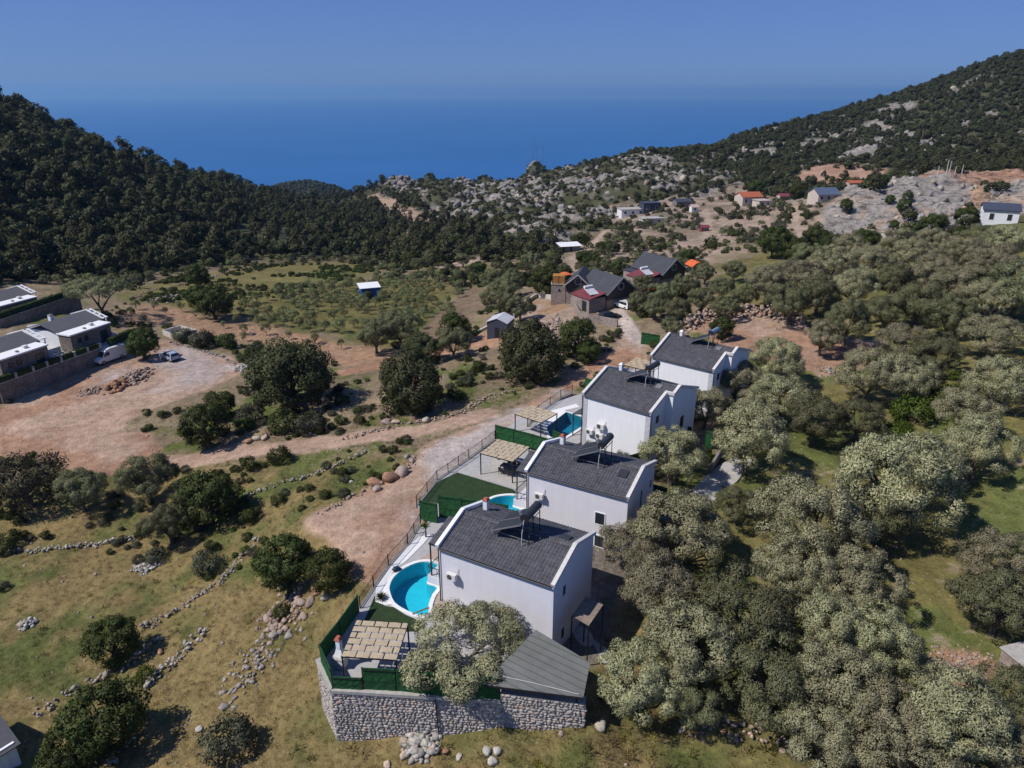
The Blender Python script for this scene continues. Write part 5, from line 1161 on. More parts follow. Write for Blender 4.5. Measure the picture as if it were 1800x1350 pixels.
mb = MB(); mb.box((0, 0, .25), (.6, .45, .3), taper=.8); mb.build('body', 'blue_dark', t, bevel=.05); mb = MB(); mb.tube((-.25, -.2, .12), (-.25, .2, .12), .12, 10); mb.tube((.25, -.2, .12), (.25, .2, .12), .12, 10); mb.build('wheels', 'dark_metal', t); mb = MB(); mb.bar((-.2, 0, .4), (-.5, 0, 1.0), .04, .04); mb.build('handle', 'galvanised', t)
a_ = g(*c1(350, 985)); b_ = g(*c1(465, 940)); t = tag(MB().bar((a_.x, a_.y, .10), (b_.x, b_.y, .12), .14, .05).build('plank', 'wood'), 'narrow wooden plank lying across the edge of nearest pool', 'plank')
# pallets leaning at the end of the wall
for i, (u, v) in enumerate(((1018,1242),(1040,1240))):
    p = g(u, v, -.9); t = thing('wooden_pallet', ['left','right'][i]+' weathered wooden pallet leaning at the right end of the stone wall', 'pallet', (p.x, p.y, -1.3), .15+i*.35, 'leaning pallets'); t.rotation_euler = (math.radians(-68), 0, .15+i*.4); t.location.z = -1.5
    for k in range(6): mb = MB(); mb.bx(-.6, .6, k*.19, k*.19+.11, 0, .025); mb.build('slat', 'wood_grey', t)
    for x in (-.55, 0, .55): mb = MB(); mb.bx(x-.04, x+.04, 0, 1.1, -.09, -.002); mb.build('bearer', 'wood_grey', t)
# ------------------------------------------------------------------ left villas on their walled platform
mat('stone_clad', (.24,.20,.17), .9, .4, 3.5, bmp=.6, bscale=4); mat('roof_grey', (.10,.10,.11), .8, .1, 1.5); mat('roof_white', (.74,.74,.74), .7, .05); mat('hedge_leaf', (.03,.06,.018), .95, .4, 12, bmp=.8, bscale=20); mat('glass_pale', (.35,.42,.46), .15, .05, 1, spec=.6)
LA = Vector((-81.93, 104.70, 0)); LANG = math.radians(68.6); LU = Vector((math.cos(LANG), math.sin(LANG), 0)); LN = Vector((-LU.y, LU.x, 0)); LZ = -2.7
def lw(x, y, z=0): return LA+LU*x+LN*y+Vector((0, 0, z))
t = thing('retaining_wall', 'long dark stone retaining wall of the left villas beside the white van', 'wall', lw(0, 0, -6.6), LANG)
mb = MB(); mb.bx(0, 20.5, -.25, .25, -.6, 3.75); mb.build('wall', 'stone_clad', t); mb = MB(); mb.bx(-.25, .25, .25, 26, -.6, 3.75); mb.build('return_wall', 'stone_clad', t)
mb = MB(); mb.bx(-.3, 20.6, -.3, .3, 3.75, 3.9); mb.build('coping', 'concrete', t)
for k, x in enumerate((0.1, 3.1, 6.1, 8.6, 11.2, 13.8, 16.4, 18.9)):
    mb = MB(); mb.bx(x-.22, x+.22, -.24, .24, 3.9, 4.75); mb.build('pier', 'concrete', t)
def hedge(P, Q, w_, h, label, grp='clipped hedges of the left villas'):
    d = Q-P; L = d.length; a = math.atan2(d.y, d.x); t = thing('clipped_hedge', label, 'hedge', P, a, grp); r = np.random.default_rng(int(L*100)+int(abs(P.x)*10)); n = int(L*w_*h*55+L*60)
    f = r.integers(0, 3, n); X = r.uniform(0, L, n); Y = np.where(f == 0, -w_/2, np.where(f == 1, w_/2, r.uniform(-w_/2, w_/2, n))); Z = np.where(f < 2, r.uniform(0, h, n), h); N_ = np.where((f == 0)[:, None], (0, -1, 0), np.where((f == 1)[:, None], (0, 1, 0), (0, 0, 1)))
    N_ = unit(N_+r.normal(size=(n, 3))*.4); D = unit(np.cross(N_, r.normal(size=(n, 3)))); v, ff = cards(np.stack([X, Y, Z], 1)+r.normal(size=(n, 3))*.05, D, N_, .28, .16, r)
    link(np_mesh('foliage', v, ff, ['carob_leaf']), 'foliage', t); MB().bx(0, L, -w_/2+.06, w_/2-.06, 0, h-.06).build('core', 'hedge_leaf', t)
xs_ = (.4, 3.4, 6.4, 8.9, 11.5, 14.1, 16.7, 19.0)
for i in range(7): hedge(lw(xs_[i], 0, -2.7), lw(xs_[i+1]-.6, 0, -2.7), .6, .95, ['first','second','third','fourth','fifth','sixth','seventh'][i]+' clipped hedge from the near corner on the left villas wall')
hedge(lw(20.8, -.4, -3.0), lw(26.5, .6, -3.6), .8, 1.4, 'dark hedge right of the left villas wall behind the van')
hedge(lw(18.5, 27.5, -1.2), lw(40, 31, -2.2), .9, 1.6, 'long dark hedge between the two rows of left villas')
flat([lw(x, y).to_2d() for x, y in ((.2,.2),(20.5,.2),(26,4),(30,18),(22,27),(.2,27))], [], LZ, 4.5, 'villa_platform', 'paving_grey', kind='structure')
t = tag(MB().bx(-10.5, 10.5, -.2, .2, -2.2, 2.0).build('boundary_wall', 'stone_clad'), 'tall dark boundary wall behind the left villas', 'wall'); t.location = lw(29, 28.2, -2.6); t.rotation_euler = (0, 0, LANG+.16)
def lblock(mb, x0, x1, y0, y1, z0, z1): mb.bx(x0, x1, y0, y1, z0, z1)
def left_villa(o, label, m=1.0):
    """long block with flat white roof in front of a low grey pitched roof"""
    t = thing('modern_villa', label, 'house', lw(*o, LZ), LANG, 'modern villas at the left edge')
    mb = MB(); mb.bx(0, 8.2, 0, 3.0, 0, 3.1); mb.build('front_block', 'stone_clad', t); mb = MB(); mb.bx(-.2, 8.4, -.2, 3.2, 3.1, 3.35); mb.build('flat_roof', 'roof_white', t, bevel=.02)
    mb = MB(); mb.bx(.4, 9.4, 3.2, 10.6, 0, 3.2); mb.build('wall', 'wall_white', t)
    mb = MB(); mb.slab([(-.1, 2.9, 3.35), (9.2, 2.9, 3.35), (9.2, 7.0, 4.55), (-.1, 7.0, 4.55)], .15); mb.build('roof_slope', 'roof_grey', t)
    mb = MB(); mb.slab([(-.1, 7.003, 4.55), (9.2, 7.003, 4.55), (9.2, 11.2, 3.35), (-.1, 11.2, 3.35)], .15); mb.build('roof_slope', 'roof_grey', t)
    for a, b, c, d in ((9.25, 10.2, 2.8, 11.4),):
        mb = MB(); mb.slab([(a, c, 3.5), (a+.3, c, 3.5), (a+.3, 7, 4.75), (a, 7, 4.75)], .14); mb.slab([(b-.1, c, 3.5), (b+.2, c, 3.5), (b+.2, 7, 4.75), (b-.1, 7, 4.75)], .14); mb.slab([(a, 7.003, 4.75), (b+.2, 7.003, 4.75), (b+.2, d, 3.5), (a, d, 3.5)], .14)
        for k in range(4): y = c+.1+k*1.15; z = 3.5+(y-c)/(7-c)*1.25; mb.slab([(a+.3, y, z), (b-.1, y, z), (b-.1, y+.3, z+.09), (a+.3, y+.3, z+.09)], .13)
        mb.build('roof_frame', 'roof_white', t)
    for y in (3.2, 10.8): mb = MB(); mb.bx(10.1, 10.3, y-.1, y+.1, 0, 3.35); mb.build('column', 'roof_white', t)
    for x, w_, h_, z in ((1.6, .6, .7, 1.9), (3.0, .6, .7, 1.9), (6.6, 1.3, 2.1, 1.15)): window(t, (x, 0, z), 'x', w_, h_, fr='dark_metal')
    window(t, (8.2, 1.5, 1.6), 'y', 1.2, 1.6, fr='dark_metal')
    mb = MB(); mb.bx(5.2, 5.9, 1.2, 1.9, 3.35, 3.8); mb.build('roof_unit', 'ac_white', t, bevel=.02); mb = MB(); mb.bx(3.4, 3.8, .6, 1.0, 3.35, 3.6); mb.build('vent', 'galvanised', t)
    chimney(t, 3.4, 8.6, 4.0, 5.1, .7, 'wood_grey')
    return t
left_villa((1.8, .8), 'nearest modern villa at the left edge, white flat roof over stone-clad block')
left_villa((15.0, 1.6), 'second modern villa from the left edge, grey pitched roof with white slatted frame')
left_villa((23.0, 31.5), 'farther modern villa at the left edge behind the dark hedge')
for i in range(3): flat([lw(x, y).to_2d() for x, y in ((11,.6+0*i),(14.6,.6),(14.6,1.8),(11,1.8))], [], LZ+.02, .02, 'garden_lawn', 'lawn_plastic', kind='structure', skirt=False) if i == 0 else None
t = thing('glass_balustrade', 'pale glass balustrade on the terrace between the left villas', 'railing', lw(11, 4.2, LZ), LANG)
for k in range(3): mb = MB(); mb.bx(k*1.2+.05, k*1.2+1.15, -.01, .01, .1, 1.1); mb.build('glass_panel', 'glass_pale', t)
for k in range(4): mb = MB(); mb.bx(k*1.2-.03, k*1.2+.03, -.03, .03, 0, 1.15); mb.build('post', 'galvanised', t)
# ------------------------------------------------------------------ vehicles
mat('paint_white', (.74,.74,.72), .3, .04, 1, spec=.5); mat('paint_silver', (.40,.45,.55), .3, .05, 1, spec=.5, metal=.2); mat('paint_black', (.02,.02,.022), .3, .05, spec=.5); mat('car_glass', (.02,.025,.03), .1, .05, spec=.7); mat('tyre', (.015,.015,.015), .8); mat('rim', (.35,.35,.36), .35, metal=.6); mat('lamp_red', (.35,.02,.02), .3); mat('lamp_clear', (.7,.7,.68), .15, spec=.7); mat('plastic_dark', (.03,.03,.03), .7)
def vehicle(name, label, cat, pos, ang, prof, W, paint, wins, wheels, wr, lights, tumble=.10, zw=1.0, group=None):
    """body from a side outline (x forward, z up), sides leaning in above the belt line zw"""
    t = thing(name, label, cat, pos, ang, group); n = len(prof); zt = max(z for x, z in prof); mb = MB(); sec = []
    ins = lambda z: tumble*W*max(0, (z-zw)/(zt-zw))
    for s, k in ((-1, 1.0), (-.94, .5), (.94, .5), (1, 1.0)): sec.append([(x*(1.0 if abs(s) < 1 else .985), s*(W/2-ins(z))*1.0, z+(0 if abs(s) < 1 else -.03*(z > .6))) for x, z in prof])
    vs = [p for s in sec for p in s]; fs = [tuple(range(n)), tuple(range(3*n, 4*n))[::-1]]
    for a in range(3):
        for i in range(n): j = (i+1) % n; fs.append((a*n+i, a*n+n+i, a*n+n+j, a*n+j))
    mb.add(vs, fs); bd = mb.build('body', paint, t)
    bm = bmesh.new(); bm.from_mesh(bd.data); bmesh.ops.recalc_face_normals(bm, faces=bm.faces); bm.to_mesh(bd.data); bm.free()
    for kind, q in wins:
        mb = MB()
        if kind == 'side':
            for s in (-1, 1): mb.add([(x, s*(W/2-ins(z)+.012), z) for x, z in q]+[(x, s*(W/2-ins(z)-.03), z) for x, z in q], [tuple(range(len(q)))[::s], tuple(range(len(q), 2*len(q)))[::-s]])
        else:
            (xa, za), (xb, zb), off = q; ya = W/2-ins(za)-.09; yb = W/2-ins(zb)-.09; d = Vector((xb-xa, 0, zb-za)).normalized(); nn = Vector((-d.z, 0, d.x))*off
            mb.add([Vector((xa, -ya, za))+nn, Vector((xa, ya, za))+nn, Vector((xb, yb, zb))+nn, Vector((xb, -yb, zb))+nn], [(0, 1, 2, 3)])
        mb.build({'side': 'side_window', 'front': 'windscreen', 'rear': 'rear_window'}[kind], 'car_glass', t)
    for x in wheels:
        for s in (-1, 1):
            mb = MB(); mb.tube((x, s*(W/2-.2), wr), (x, s*(W/2+.02), wr), wr, 18); wh = mb.build('wheel', 'tyre', t); mb = MB(); mb.tube((x, s*(W/2+.02), wr), (x, s*(W/2+.035), wr), wr*.62, 14); mb.build('rim', 'rim', wh)
    for nm, x, y, z, dx_, dy_, dz_, m_ in lights:
        for s in (-1, 1): mb = MB(); mb.box((x, s*y, z), (dx_, dy_, dz_)); mb.build(nm, m_, t)
    xs0, xs1 = min(x for x, z in prof), max(x for x, z in prof)
    for nm, x in (('front_bumper', xs1-.08), ('rear_bumper', xs0+.08)): mb = MB(); mb.box((x, 0, .42), (.22, W*.96, .22)); mb.build(nm, 'plastic_dark', t, bevel=.04)
    return t
vd = Vector((-2.45, -5.32)).normalized(); vp = Vector((-74.1, 123.1)); vz = ground_z(vp.x, vp.y)
VAN = [(-2.9,.35),(2.85,.35),(2.95,.7),(2.8,1.05),(1.95,1.28),(1.35,2.2),(1.0,2.42),(.2,2.55),(-2.8,2.5),(-2.92,2.3)]
vehicle('parked_van', 'white high-roof van parked beside the dark stone wall', 'van', (vp.x, vp.y, vz), math.atan2(vd.y, vd.x), VAN, 2.05, 'paint_white', [('front', ((1.97,1.32),(1.42,2.12),-.03)), ('side', [(1.75,1.35),(1.35,2.0),(.55,2.0),(.55,1.35)]), ('rear', ((-2.93,1.5),(-2.93,2.1),.02))], (-1.75, 1.95), .35, [('headlight', 2.86, .78, .88, .1, .3, .22, 'lamp_clear'), ('tail_light', -2.93, .92, 1.2, .06, .12, .5, 'lamp_red'), ('wing_mirror', 1.6, 1.15, 1.5, .12, .22, .3, 'plastic_dark')], .06, 1.3)
cdv = Vector((-.79, .61)).normalized(); cp_ = Vector((-63.9, 124.9)); cz = ground_z(cp_.x, cp_.y)
SUV = [(-2.12,.32),(2.1,.32),(2.18,.6),(2.1,.85),(1.1,1.02),(.35,1.52),(-.2,1.62),(-1.75,1.58),(-2.1,1.05),(-2.17,.6)]
SUVW = [('front', ((1.05,1.06),(.42,1.50),-.03)), ('side', [(.85,1.06),(.32,1.46),(-1.6,1.50),(-1.85,1.06)]), ('rear', ((-2.06,1.10),(-1.80,1.52),.02))]
SUVL = [('headlight', 2.1, .68, .72, .12, .34, .16, 'lamp_clear'), ('tail_light', -2.12, .78, .9, .08, .2, .34, 'lamp_red'), ('wing_mirror', .7, .98, 1.05, .12, .2, .14, 'paint_silver'), ('roof_rail', -.7, .66, 1.63, 1.7, .05, .05, 'plastic_dark')]
vehicle('parked_car', 'silver-blue hatchback parked on the dirt lot near the round tree', 'car', (cp_.x, cp_.y, cz), math.atan2(cdv.y, cdv.x), SUV, 1.82, 'paint_silver', SUVW, (-1.35, 1.32), .33, SUVL, .13, 1.0)
def small_car(u, v, ang, paint, label, z=None):
    p = on(u, v) if z is None else g(u, v, z); vehicle('parked_car', label, 'car', p, ang, SUV, 1.78, paint, SUVW, (-1.35, 1.32), .33, [(a, b, c, d, e, f, h, paint if a == 'wing_mirror' else i) for a, b, c, d, e, f, h, i in SUVL], .13, 1.0)
small_car(1095, 541, 2.2, 'paint_white', 'small white car at the cabin gate beside the young olive grove')
small_car(1072, 562, .4, 'paint_black', 'black car parked below the cabin boundary wall')
# ------------------------------------------------------------------ small outbuildings
mat('blue_paint', (.01,.11,.42), .6, .2, 3); mat('slate_blue', (.055,.065,.095), .6, .12, 2); mat('zinc', (.55,.56,.58), .5, .1, 1.5); mat('tank_concrete', (.56,.52,.47), .9, .12, 2)
p = [g(*cV(*q), -5.0) for q in ((1120,475),(1190,500),(1350,470),(1240,440))]; zc = min(ground_z(q.x, q.y) for q in p)
t = thing('water_cistern', 'open square white concrete cistern behind the parking lot', 'cistern', (0, 0, 0)); ctr = sum((Vector(q) for q in p), Vector())/4
for i in range(4):
    a, b = p[i], p[(i+1) % 4]; mb = MB(); mb.bar((a.x, a.y, (zc-.5-4.9)/2), (b.x, b.y, (zc-.5-4.9)/2), .25, -4.9-zc+.5); mb.build('wall', 'tank_concrete', t)
flat([(q.x, q.y) for q in p], [], -5.9, .1, 'floor', 'tank_concrete', t)
def hut(name, label, u, v, ang, w_, d_, h, wall, roof, rise=.3, over=.25, group=None, door=True, gable=False):
    p = on(u, v); t = thing(name, label, 'hut', p, ang, group)
    mb = MB()
    if gable: mb.prism([(-w_/2, -d_/2), (w_/2, -d_/2), (w_/2, d_/2), (-w_/2, d_/2)], -1, h); mb.add([(-w_/2, -d_/2, h), (w_/2, -d_/2, h), (0, -d_/2, h+rise), (-w_/2, d_/2, h), (w_/2, d_/2, h), (0, d_/2, h+rise)], [(0, 1, 2), (5, 4, 3)])
    else: mb.prism([(-w_/2, -d_/2), (w_/2, -d_/2), (w_/2, d_/2), (-w_/2, d_/2)], -1, [h, h, h+rise, h+rise])
    mb.build('wall', wall, t)
    if gable:
        for s in (-1, 1): mb = MB(); mb.slab([(0, -d_/2-over, h+rise+.06), (0, d_/2+over, h+rise+.06), (s*(w_/2+over), d_/2+over, h-rise*over*2/w_+.06), (s*(w_/2+over), -d_/2-over, h-rise*over*2/w_+.06)], .07); mb.build('roof_slope', roof, t)
    else: mb = MB(); k = rise/d_; mb.slab([(-w_/2-over, -d_/2-over, h+.08-k*over), (w_/2+over, -d_/2-over, h+.08-k*over), (w_/2+over, d_/2+over, h+rise+.08+k*over), (-w_/2-over, d_/2+over, h+rise+.08+k*over)], .08); mb.build('roof', roof, t)
    if door: mb = MB(); mb.bx(-.45, .45, -d_/2-.03, -d_/2+.02, 0, 2.0); mb.build('door', 'dark_metal', t)
    return t
hut('orchard_hut', 'blue hut with overhanging flat white roof among orchard trees', 650, 524, math.radians(20), 4.6, 4.2, 3.3, 'blue_paint', 'roof_white', .25, .45)
hut('garden_shed', 'slate-blue shed with pale zinc gable roof near the big round tree', 880, 588, math.radians(-18), 4.0, 4.2, 3.0, 'slate_blue', 'zinc', .8, .15, gable=True)
hut('field_hut', 'open hut with bright white roof in the valley beyond the cabins', 1000, 441, math.radians(15), 7.5, 5.0, 2.3, 'concrete_dark', 'roof_white', .4, .6)
hut('field_shed', 'long low dark-roofed shed in the valley left of the white-roofed hut', 957, 431, math.radians(12), 10, 4, 1.8, 'concrete', 'slate_blue', .5, .3)
# ------------------------------------------------------------------ cabins behind the villas
mat('cabin_roof', (.055,.06,.072), .75, .15, 2); mat('cabin_brown', (.085,.065,.055), .8, .15, 3); mat('cabin_stone', (.34,.28,.25), .9, .3, 3, bmp=.4, bscale=5); mat('maroon', (.20,.05,.06), .7, .2, 2); mat('timber_orange', (.42,.20,.05), .7, .2, 3); mat('canvas_orange', (.62,.13,.04), .8, .1, 2); mat('trim_grey', (.36,.35,.34), .7)
def cabin(o, ang, w_, d_, he, hr, label, lean=None, zb=0.0, wall='cabin_brown'):
    t = thing('cabin', label, 'cabin', (o[0], o[1], zb), ang, 'dark-roofed cabins behind the villas')
    mb = MB(); mb.bx(.3, w_-.3, .3, d_-.3, -1.5, he*.55); mb.build('stone_base', 'cabin_stone', t)
    mb = MB(); P = [(.25, he*.55), (w_-.25, he*.55), (w_-.25, he+.15), (w_/2, hr-.05), (.25, he+.15)]; vs = [(x, .27, z) for x, z in P]+[(x, d_-.27, z) for x, z in P]; mb.add(vs, [(0,1,2,3,4), (9,8,7,6,5), (0,5,6,1), (1,6,7,2), (2,7,8,3), (3,8,9,4), (4,9,5,0)]); mb.build('wall', wall, t)
    for s in (0, 1):
        xe = -.25 if s == 0 else w_+.25; ze = he-.12; mb = MB(); mb.slab([(w_/2, -.35, hr), (w_/2, d_+.35, hr), (xe, d_+.35, ze), (xe, -.35, ze)], .14); r_ = mb.build('roof_slope', 'cabin_roof', t)
        mb = MB(); mb.bar((w_/2, -.40, hr-.08), (xe, -.40, ze-.08), .06, .26); mb.build('bargeboard', 'trim_grey', r_)
    mb = MB(); n = 20; zc = he+(hr-he)*.36; ro, ri = .78, .6; vs = [(w_/2+rr*math.cos(2*PI*i/n), yy, zc+rr*math.sin(2*PI*i/n)) for rr, yy in ((ro, .27), (ro, .18), (ri, .18), (ri, .27)) for i in range(n)]
    mb.add(vs, [(a*n+i, a*n+(i+1) % n, (a+1)*n+(i+1) % n, (a+1)*n+i) for a in range(3) for i in range(n)]); rw = mb.build('round_window', 'trim_grey', t)
    mb = MB(); mb.tube((w_/2, .262, zc), (w_/2, .22, zc), ri, n); mb.build('pane', 'window_glass', rw)
    if lean:
        lw_, y0, y1, z0, z1 = lean; mb = MB(); mb.bx(-lw_+.2, .2, y0+.2, y1-.2, -1.5, z0-.05); mb.build('lean_to_wall', 'cabin_stone', t)
        mb = MB(); mb.slab([(.1, y0, z1), (.1, y1, z1), (-lw_, y1, z0), (-lw_, y0, z0)], .12); mb.build('lean_to_roof', 'maroon', t)
        mb = MB(); mb.bx(-lw_+.17, -lw_+.22, y0+1, y0+2.4, -.2, 1.9); mb.build('door', 'window_glass', t)
    return t
cabin((18.9,137.6), math.radians(33), 7.6, 8.8, 3.1, 6.1, 'middle cabin with round window and red lean-to roof, nearest the cobbled path', (4.2, .4, 6.4, 2.5, 3.3))
cabin((10.9,144.5), math.radians(-14), 5.6, 8.0, 3.2, 5.7, 'left cabin, steep dark roof behind the stone tower with wooden box')
cabin((33.2,154.8), math.radians(34), 7.8, 9.6, 3.0, 6.0, 'far right cabin with dark gable and red lean-to, above the young olives', (4.6, .4, 6.6, 2.3, 3.2))
def heater_cabin(o, ang, label):
    t = thing('solar_water_heater', label, 'solar heater', o, ang, 'solar panels on the cabin lean-tos'); mb = MB(); mb.slab([(-1.1, -1.0, .1), (1.1, -1.0, .1), (1.1, 1.0, .95), (-1.1, 1.0, .95)], .1); mb.build('collector', 'zinc', t); mb = MB(); mb.tube((-1.0, 1.15, 1.2), (1.0, 1.15, 1.2), .28, 12); mb.build('tank', 'roof_white', t); mb = MB()
    for x in (-1, 1): mb.bar((x, .9, -.3), (x, .9, .95), .06, .06)
    mb.build('stand', 'galvanised', t)
c_, s_2 = math.cos(math.radians(33)), math.sin(math.radians(33))
heater_cabin((18.9+c_*-2.0-s_2*2.4, 137.6+s_2*-2.0+c_*2.4, 3.0), math.radians(33), 'grey solar panel on the red lean-to of the middle cabin')
heater_cabin((33.2+c_*-2.2-s_2*2.4, 154.8+s_2*-2.2+c_*2.4, 2.9), math.radians(33), 'grey solar panel on the red lean-to of the far right cabin')
t = thing('stone_tower', 'square stone block with round port window, left of the cabins', 'tower', (9.9, 147.2, 0), math.radians(-8)); mb = MB(); mb.bx(-1.5, 1.5, -1.2, 1.6, -2, 2.95); mb.build('wall', 'cabin_stone', t); mb = MB(); mb.tube((.2, -1.25, 1.7), (.2, -1.18, 1.7), .28, 12); mb.build('port_window', 'window_glass', t)
mb = MB(); mb.bx(-1.6, 1.6, -1.3, 1.7, 2.95, 3.08); mb.build('slab', 'concrete', t)
t = thing('wooden_box', 'orange timber box room standing on the stone block', 'box', (9.9, 147.2, 3.09), math.radians(-8))
for k in range(7): mb = MB(); mb.bx(-1.3, 1.3, -1.08, -1.0, k*.24, k*.24+.22); mb.build('board', 'timber_orange', t)
mb = MB(); mb.bx(-1.28, 1.28, -.995, 1.2, 0, 1.66); mb.build('core', 'timber_orange', t); mb = MB()
for x in (-1.33, 0, 1.33): mb.bx(x-.03, x+.03, -1.14, -1.085, 0, 1.7)
mb.build('frame', 'dark_metal', t)
for nm, o, ang, w_, d_, h, lb in (('canvas_awning', (11.8,151.8,3.3), .2, 3.4, 3, .7, 'orange canvas top behind the wooden box'), ('canvas_awning', (29.6,156.2,2.2), .5, 3.2, 4.2, .5, 'orange awning left of the far cabin lean-to'), ('canvas_awning', (31.0,150.5,.9), .45, 3.2, 1.2, .3, 'low orange awning strip between the cabins'), ('canvas_awning', (43.5,167,2.4), .3, 3.6, 3.6, 1.0, 'orange tent roof right of the far cabin')):
    t = thing(nm, lb, 'awning', o, ang, 'orange awnings at the cabins'); mb = MB(); n = 8; vs = []
    for i in range(n+1):
        f = i/n; vs += [(-w_/2+w_*f, -d_/2, h*math.sin(PI*f)), (-w_/2+w_*f, d_/2, h*math.sin(PI*f))]
    fs = [(2*i, 2*i+2, 2*i+3, 2*i+1) for i in range(n)]; k = len(vs); vs += [(a, b, c-.06) for a, b, c in vs]; fs += [tuple(q+k for q in f[::-1]) for f in fs]; mb.add(vs, fs); mb.build('canvas', 'canvas_orange', t)
    for x in (-w_/2+.1, w_/2-.1):
        for y in (-d_/2+.1, d_/2-.1): mb = MB(); mb.bx(x-.05, x+.05, y-.05, y+.05, -3.2, .05); mb.build('post', 'trim_grey', t)
t = tag(MB().bx(-2.4, 2.4, -3.2, 3.2, -1.5, 2.5).build('pool_house', 'cabin_stone'), 'pale flat stone annex left of the far right cabin', 'building'); t.location = (29.5, 160.5, 0); t.rotation_euler = (0, 0, math.radians(34)); flat([(-2.6,-3.4),(2.6,-3.4),(2.6,3.4),(-2.6,3.4)], [], 2.62, .12, 'roof', 'cabin_roof', t)
# boundary walls by the cabins
def garden_wall(pts, h, th, material, label, zoff=0.0, name='boundary_wall'):
    P = [on(u, v) for u, v in pts]; t = thing(name, label, 'wall', P[0]); P = [p-P[0] for p in P]
    for i, (a, b) in enumerate(zip(P[:-1], P[1:])): mb = MB(); e = (b-a).normalized()*th*.5; mb.hexa([a-Vector((e.y, -e.x, 1.0)), b-Vector((e.y, -e.x, 1.0)), b+Vector((e.y, -e.x, -1.0)), a+Vector((e.y, -e.x, -1.0))], [a-Vector((e.y, -e.x, -h)), b-Vector((e.y, -e.x, -h)), b+Vector((e.y, -e.x, h)), a+Vector((e.y, -e.x, h))]); mb.build('wall_section', material, t)
    return t
garden_wall([(903,560),(908,545),(945,522),(975,527),(1000,533)], 1.0, .35, 'tank_concrete', 'pale concrete wall curving round the rubble plot')
garden_wall([(1004,535),(1018,560),(1035,566),(1058,570),(1085,575)], 1.5, .3, 'cabin_stone', 'grey fence wall in front of the middle cabin')
garden_wall([(798,594),(815,585),(830,590),(860,575)], .5, .4, 'tank_concrete', 'low broken pale wall left of the slate-blue shed')
# ------------------------------------------------------------------ far houses on the right slope
mat('tile_red', (.42,.12,.06), .8, .15, 3); mat('plaster_cream', (.55,.48,.42), .9, .1, 2); mat('plaster_pink', (.48,.38,.34), .9, .12, 2); mat('blue_slate', (.09,.12,.18), .6, .1, 2)
def far_house(u, v, ang, w_, d_, h, rise, wall, roof, label, flat_=False, wins=3):
    p = on(u, v); t = thing('far_house', label, 'house', p, ang, 'houses on the far slope'); mb = MB(); mb.bx(-w_/2, w_/2, -d_/2, d_/2, -2, h)
    if not flat_: mb.add([(-w_/2, -d_/2, h), (-w_/2, d_/2, h), (-w_/2, 0, h+rise), (w_/2, -d_/2, h), (w_/2, d_/2, h), (w_/2, 0, h+rise)], [(0, 2, 1), (3, 4, 5)])
    mb.build('wall', wall, t)
    if flat_: mb = MB(); mb.bx(-w_/2-.3, w_/2+.3, -d_/2-.3, d_/2+.3, h, h+.25); mb.build('roof', roof, t)
    else:
        for s in (-1, 1): mb = MB(); mb.slab([(-w_/2-.4, 0, h+rise+.1), (w_/2+.4, 0, h+rise+.1), (w_/2+.4, s*(d_/2+.5), h-.2), (-w_/2-.4, s*(d_/2+.5), h-.2)], .15); mb.build('roof_slope', roof, t)
    for k in range(wins): window(t, (-w_/2+w_*(k+.5)/wins, -d_/2, h*.55), 'x', min(1.2, w_/wins*.45), h*.38)
    return t
far_house(1314, 360, .25, 11, 8, 4.6, 1.8, 'plaster_cream', 'tile_red', 'far house with bright red tiled roof on the right slope')
far_house(1338, 362, .25, 6, 6, 2.6, .3, 'plaster_cream', 'plaster_pink', 'flat pale annex right of the red-roofed far house', True, 2)
far_house(1446, 353, .15, 9, 8, 3.2, 2.0, 'plaster_cream', 'blue_slate', 'far house with blue-grey roof beside the limestone outcrop')
far_house(1381, 352, .1, 8, 5, 2.6, .8, 'plaster_pink', 'maroon', 'small maroon-roofed far house between the red and blue roofs')
far_house(1108, 378, .2, 12, 7, 3.2, .3, 'roof_white', 'concrete', 'half-built pale house at the left end of the far terrace', True, 3)
far_house(1142, 372, .2, 9, 6, 4.5, .3, 'slate_blue', 'slate_blue', 'dark flat-roofed house on the far terrace', True, 2)
far_house(1145, 392, .2, 10, 5, 2.2, .3, 'tank_concrete', 'concrete', 'low pale concrete shell below the dark far house', True, 2)
far_house(1198, 362, .2, 8, 6, 2.8, .9, 'concrete_dark', 'slate_blue', 'small dark-roofed far house left of the reddish path', False, 2)
far_house(1219, 372, .2, 3.4, 3.0, 2.6, .8, 'roof_white', 'plaster_pink', 'tiny white hut at the top of the reddish path', False, 1)
far_house(1237, 406, .2, 3.0, 2.4, 1.8, .5, 'maroon', 'maroon', 'tiny dark red hut beside the reddish path', False, 1)
far_house(1752, 394, -.45, 9.0, 7.5, 4.8, 1.4, 'wall_white', 'slate_blue', 'white house with grey gable roof among olives at the right edge', False, 2)
t_ = far_house(1500, 330, .1, 6, 4, 2.4, .6, 'plaster_pink', 'tile_red', 'small red-roofed hut on the far red earth terrace', False, 1)
for i, (u, v, h) in enumerate(((1663,306,5.5),(1668,306,5),(1690,307,4),(1648,307,3.5),(1678,307,3.2))):
    p = on(u, v); t = thing('utility_pole', ['tallest pale pole','second pale pole','right pale pole','left pale pole','short pale pole'][i]+' on the plateau above the limestone outcrop', 'pole', p, 0, 'poles above the outcrop'); MB().tube((0, 0, -1), (0, 0, h), .16, 6, .1).build('shaft', 'zinc', t); MB().bar((-.8, 0, h-.6), (.8, 0, h-.6), .1, .1).build('crossarm', 'galvanised', t)
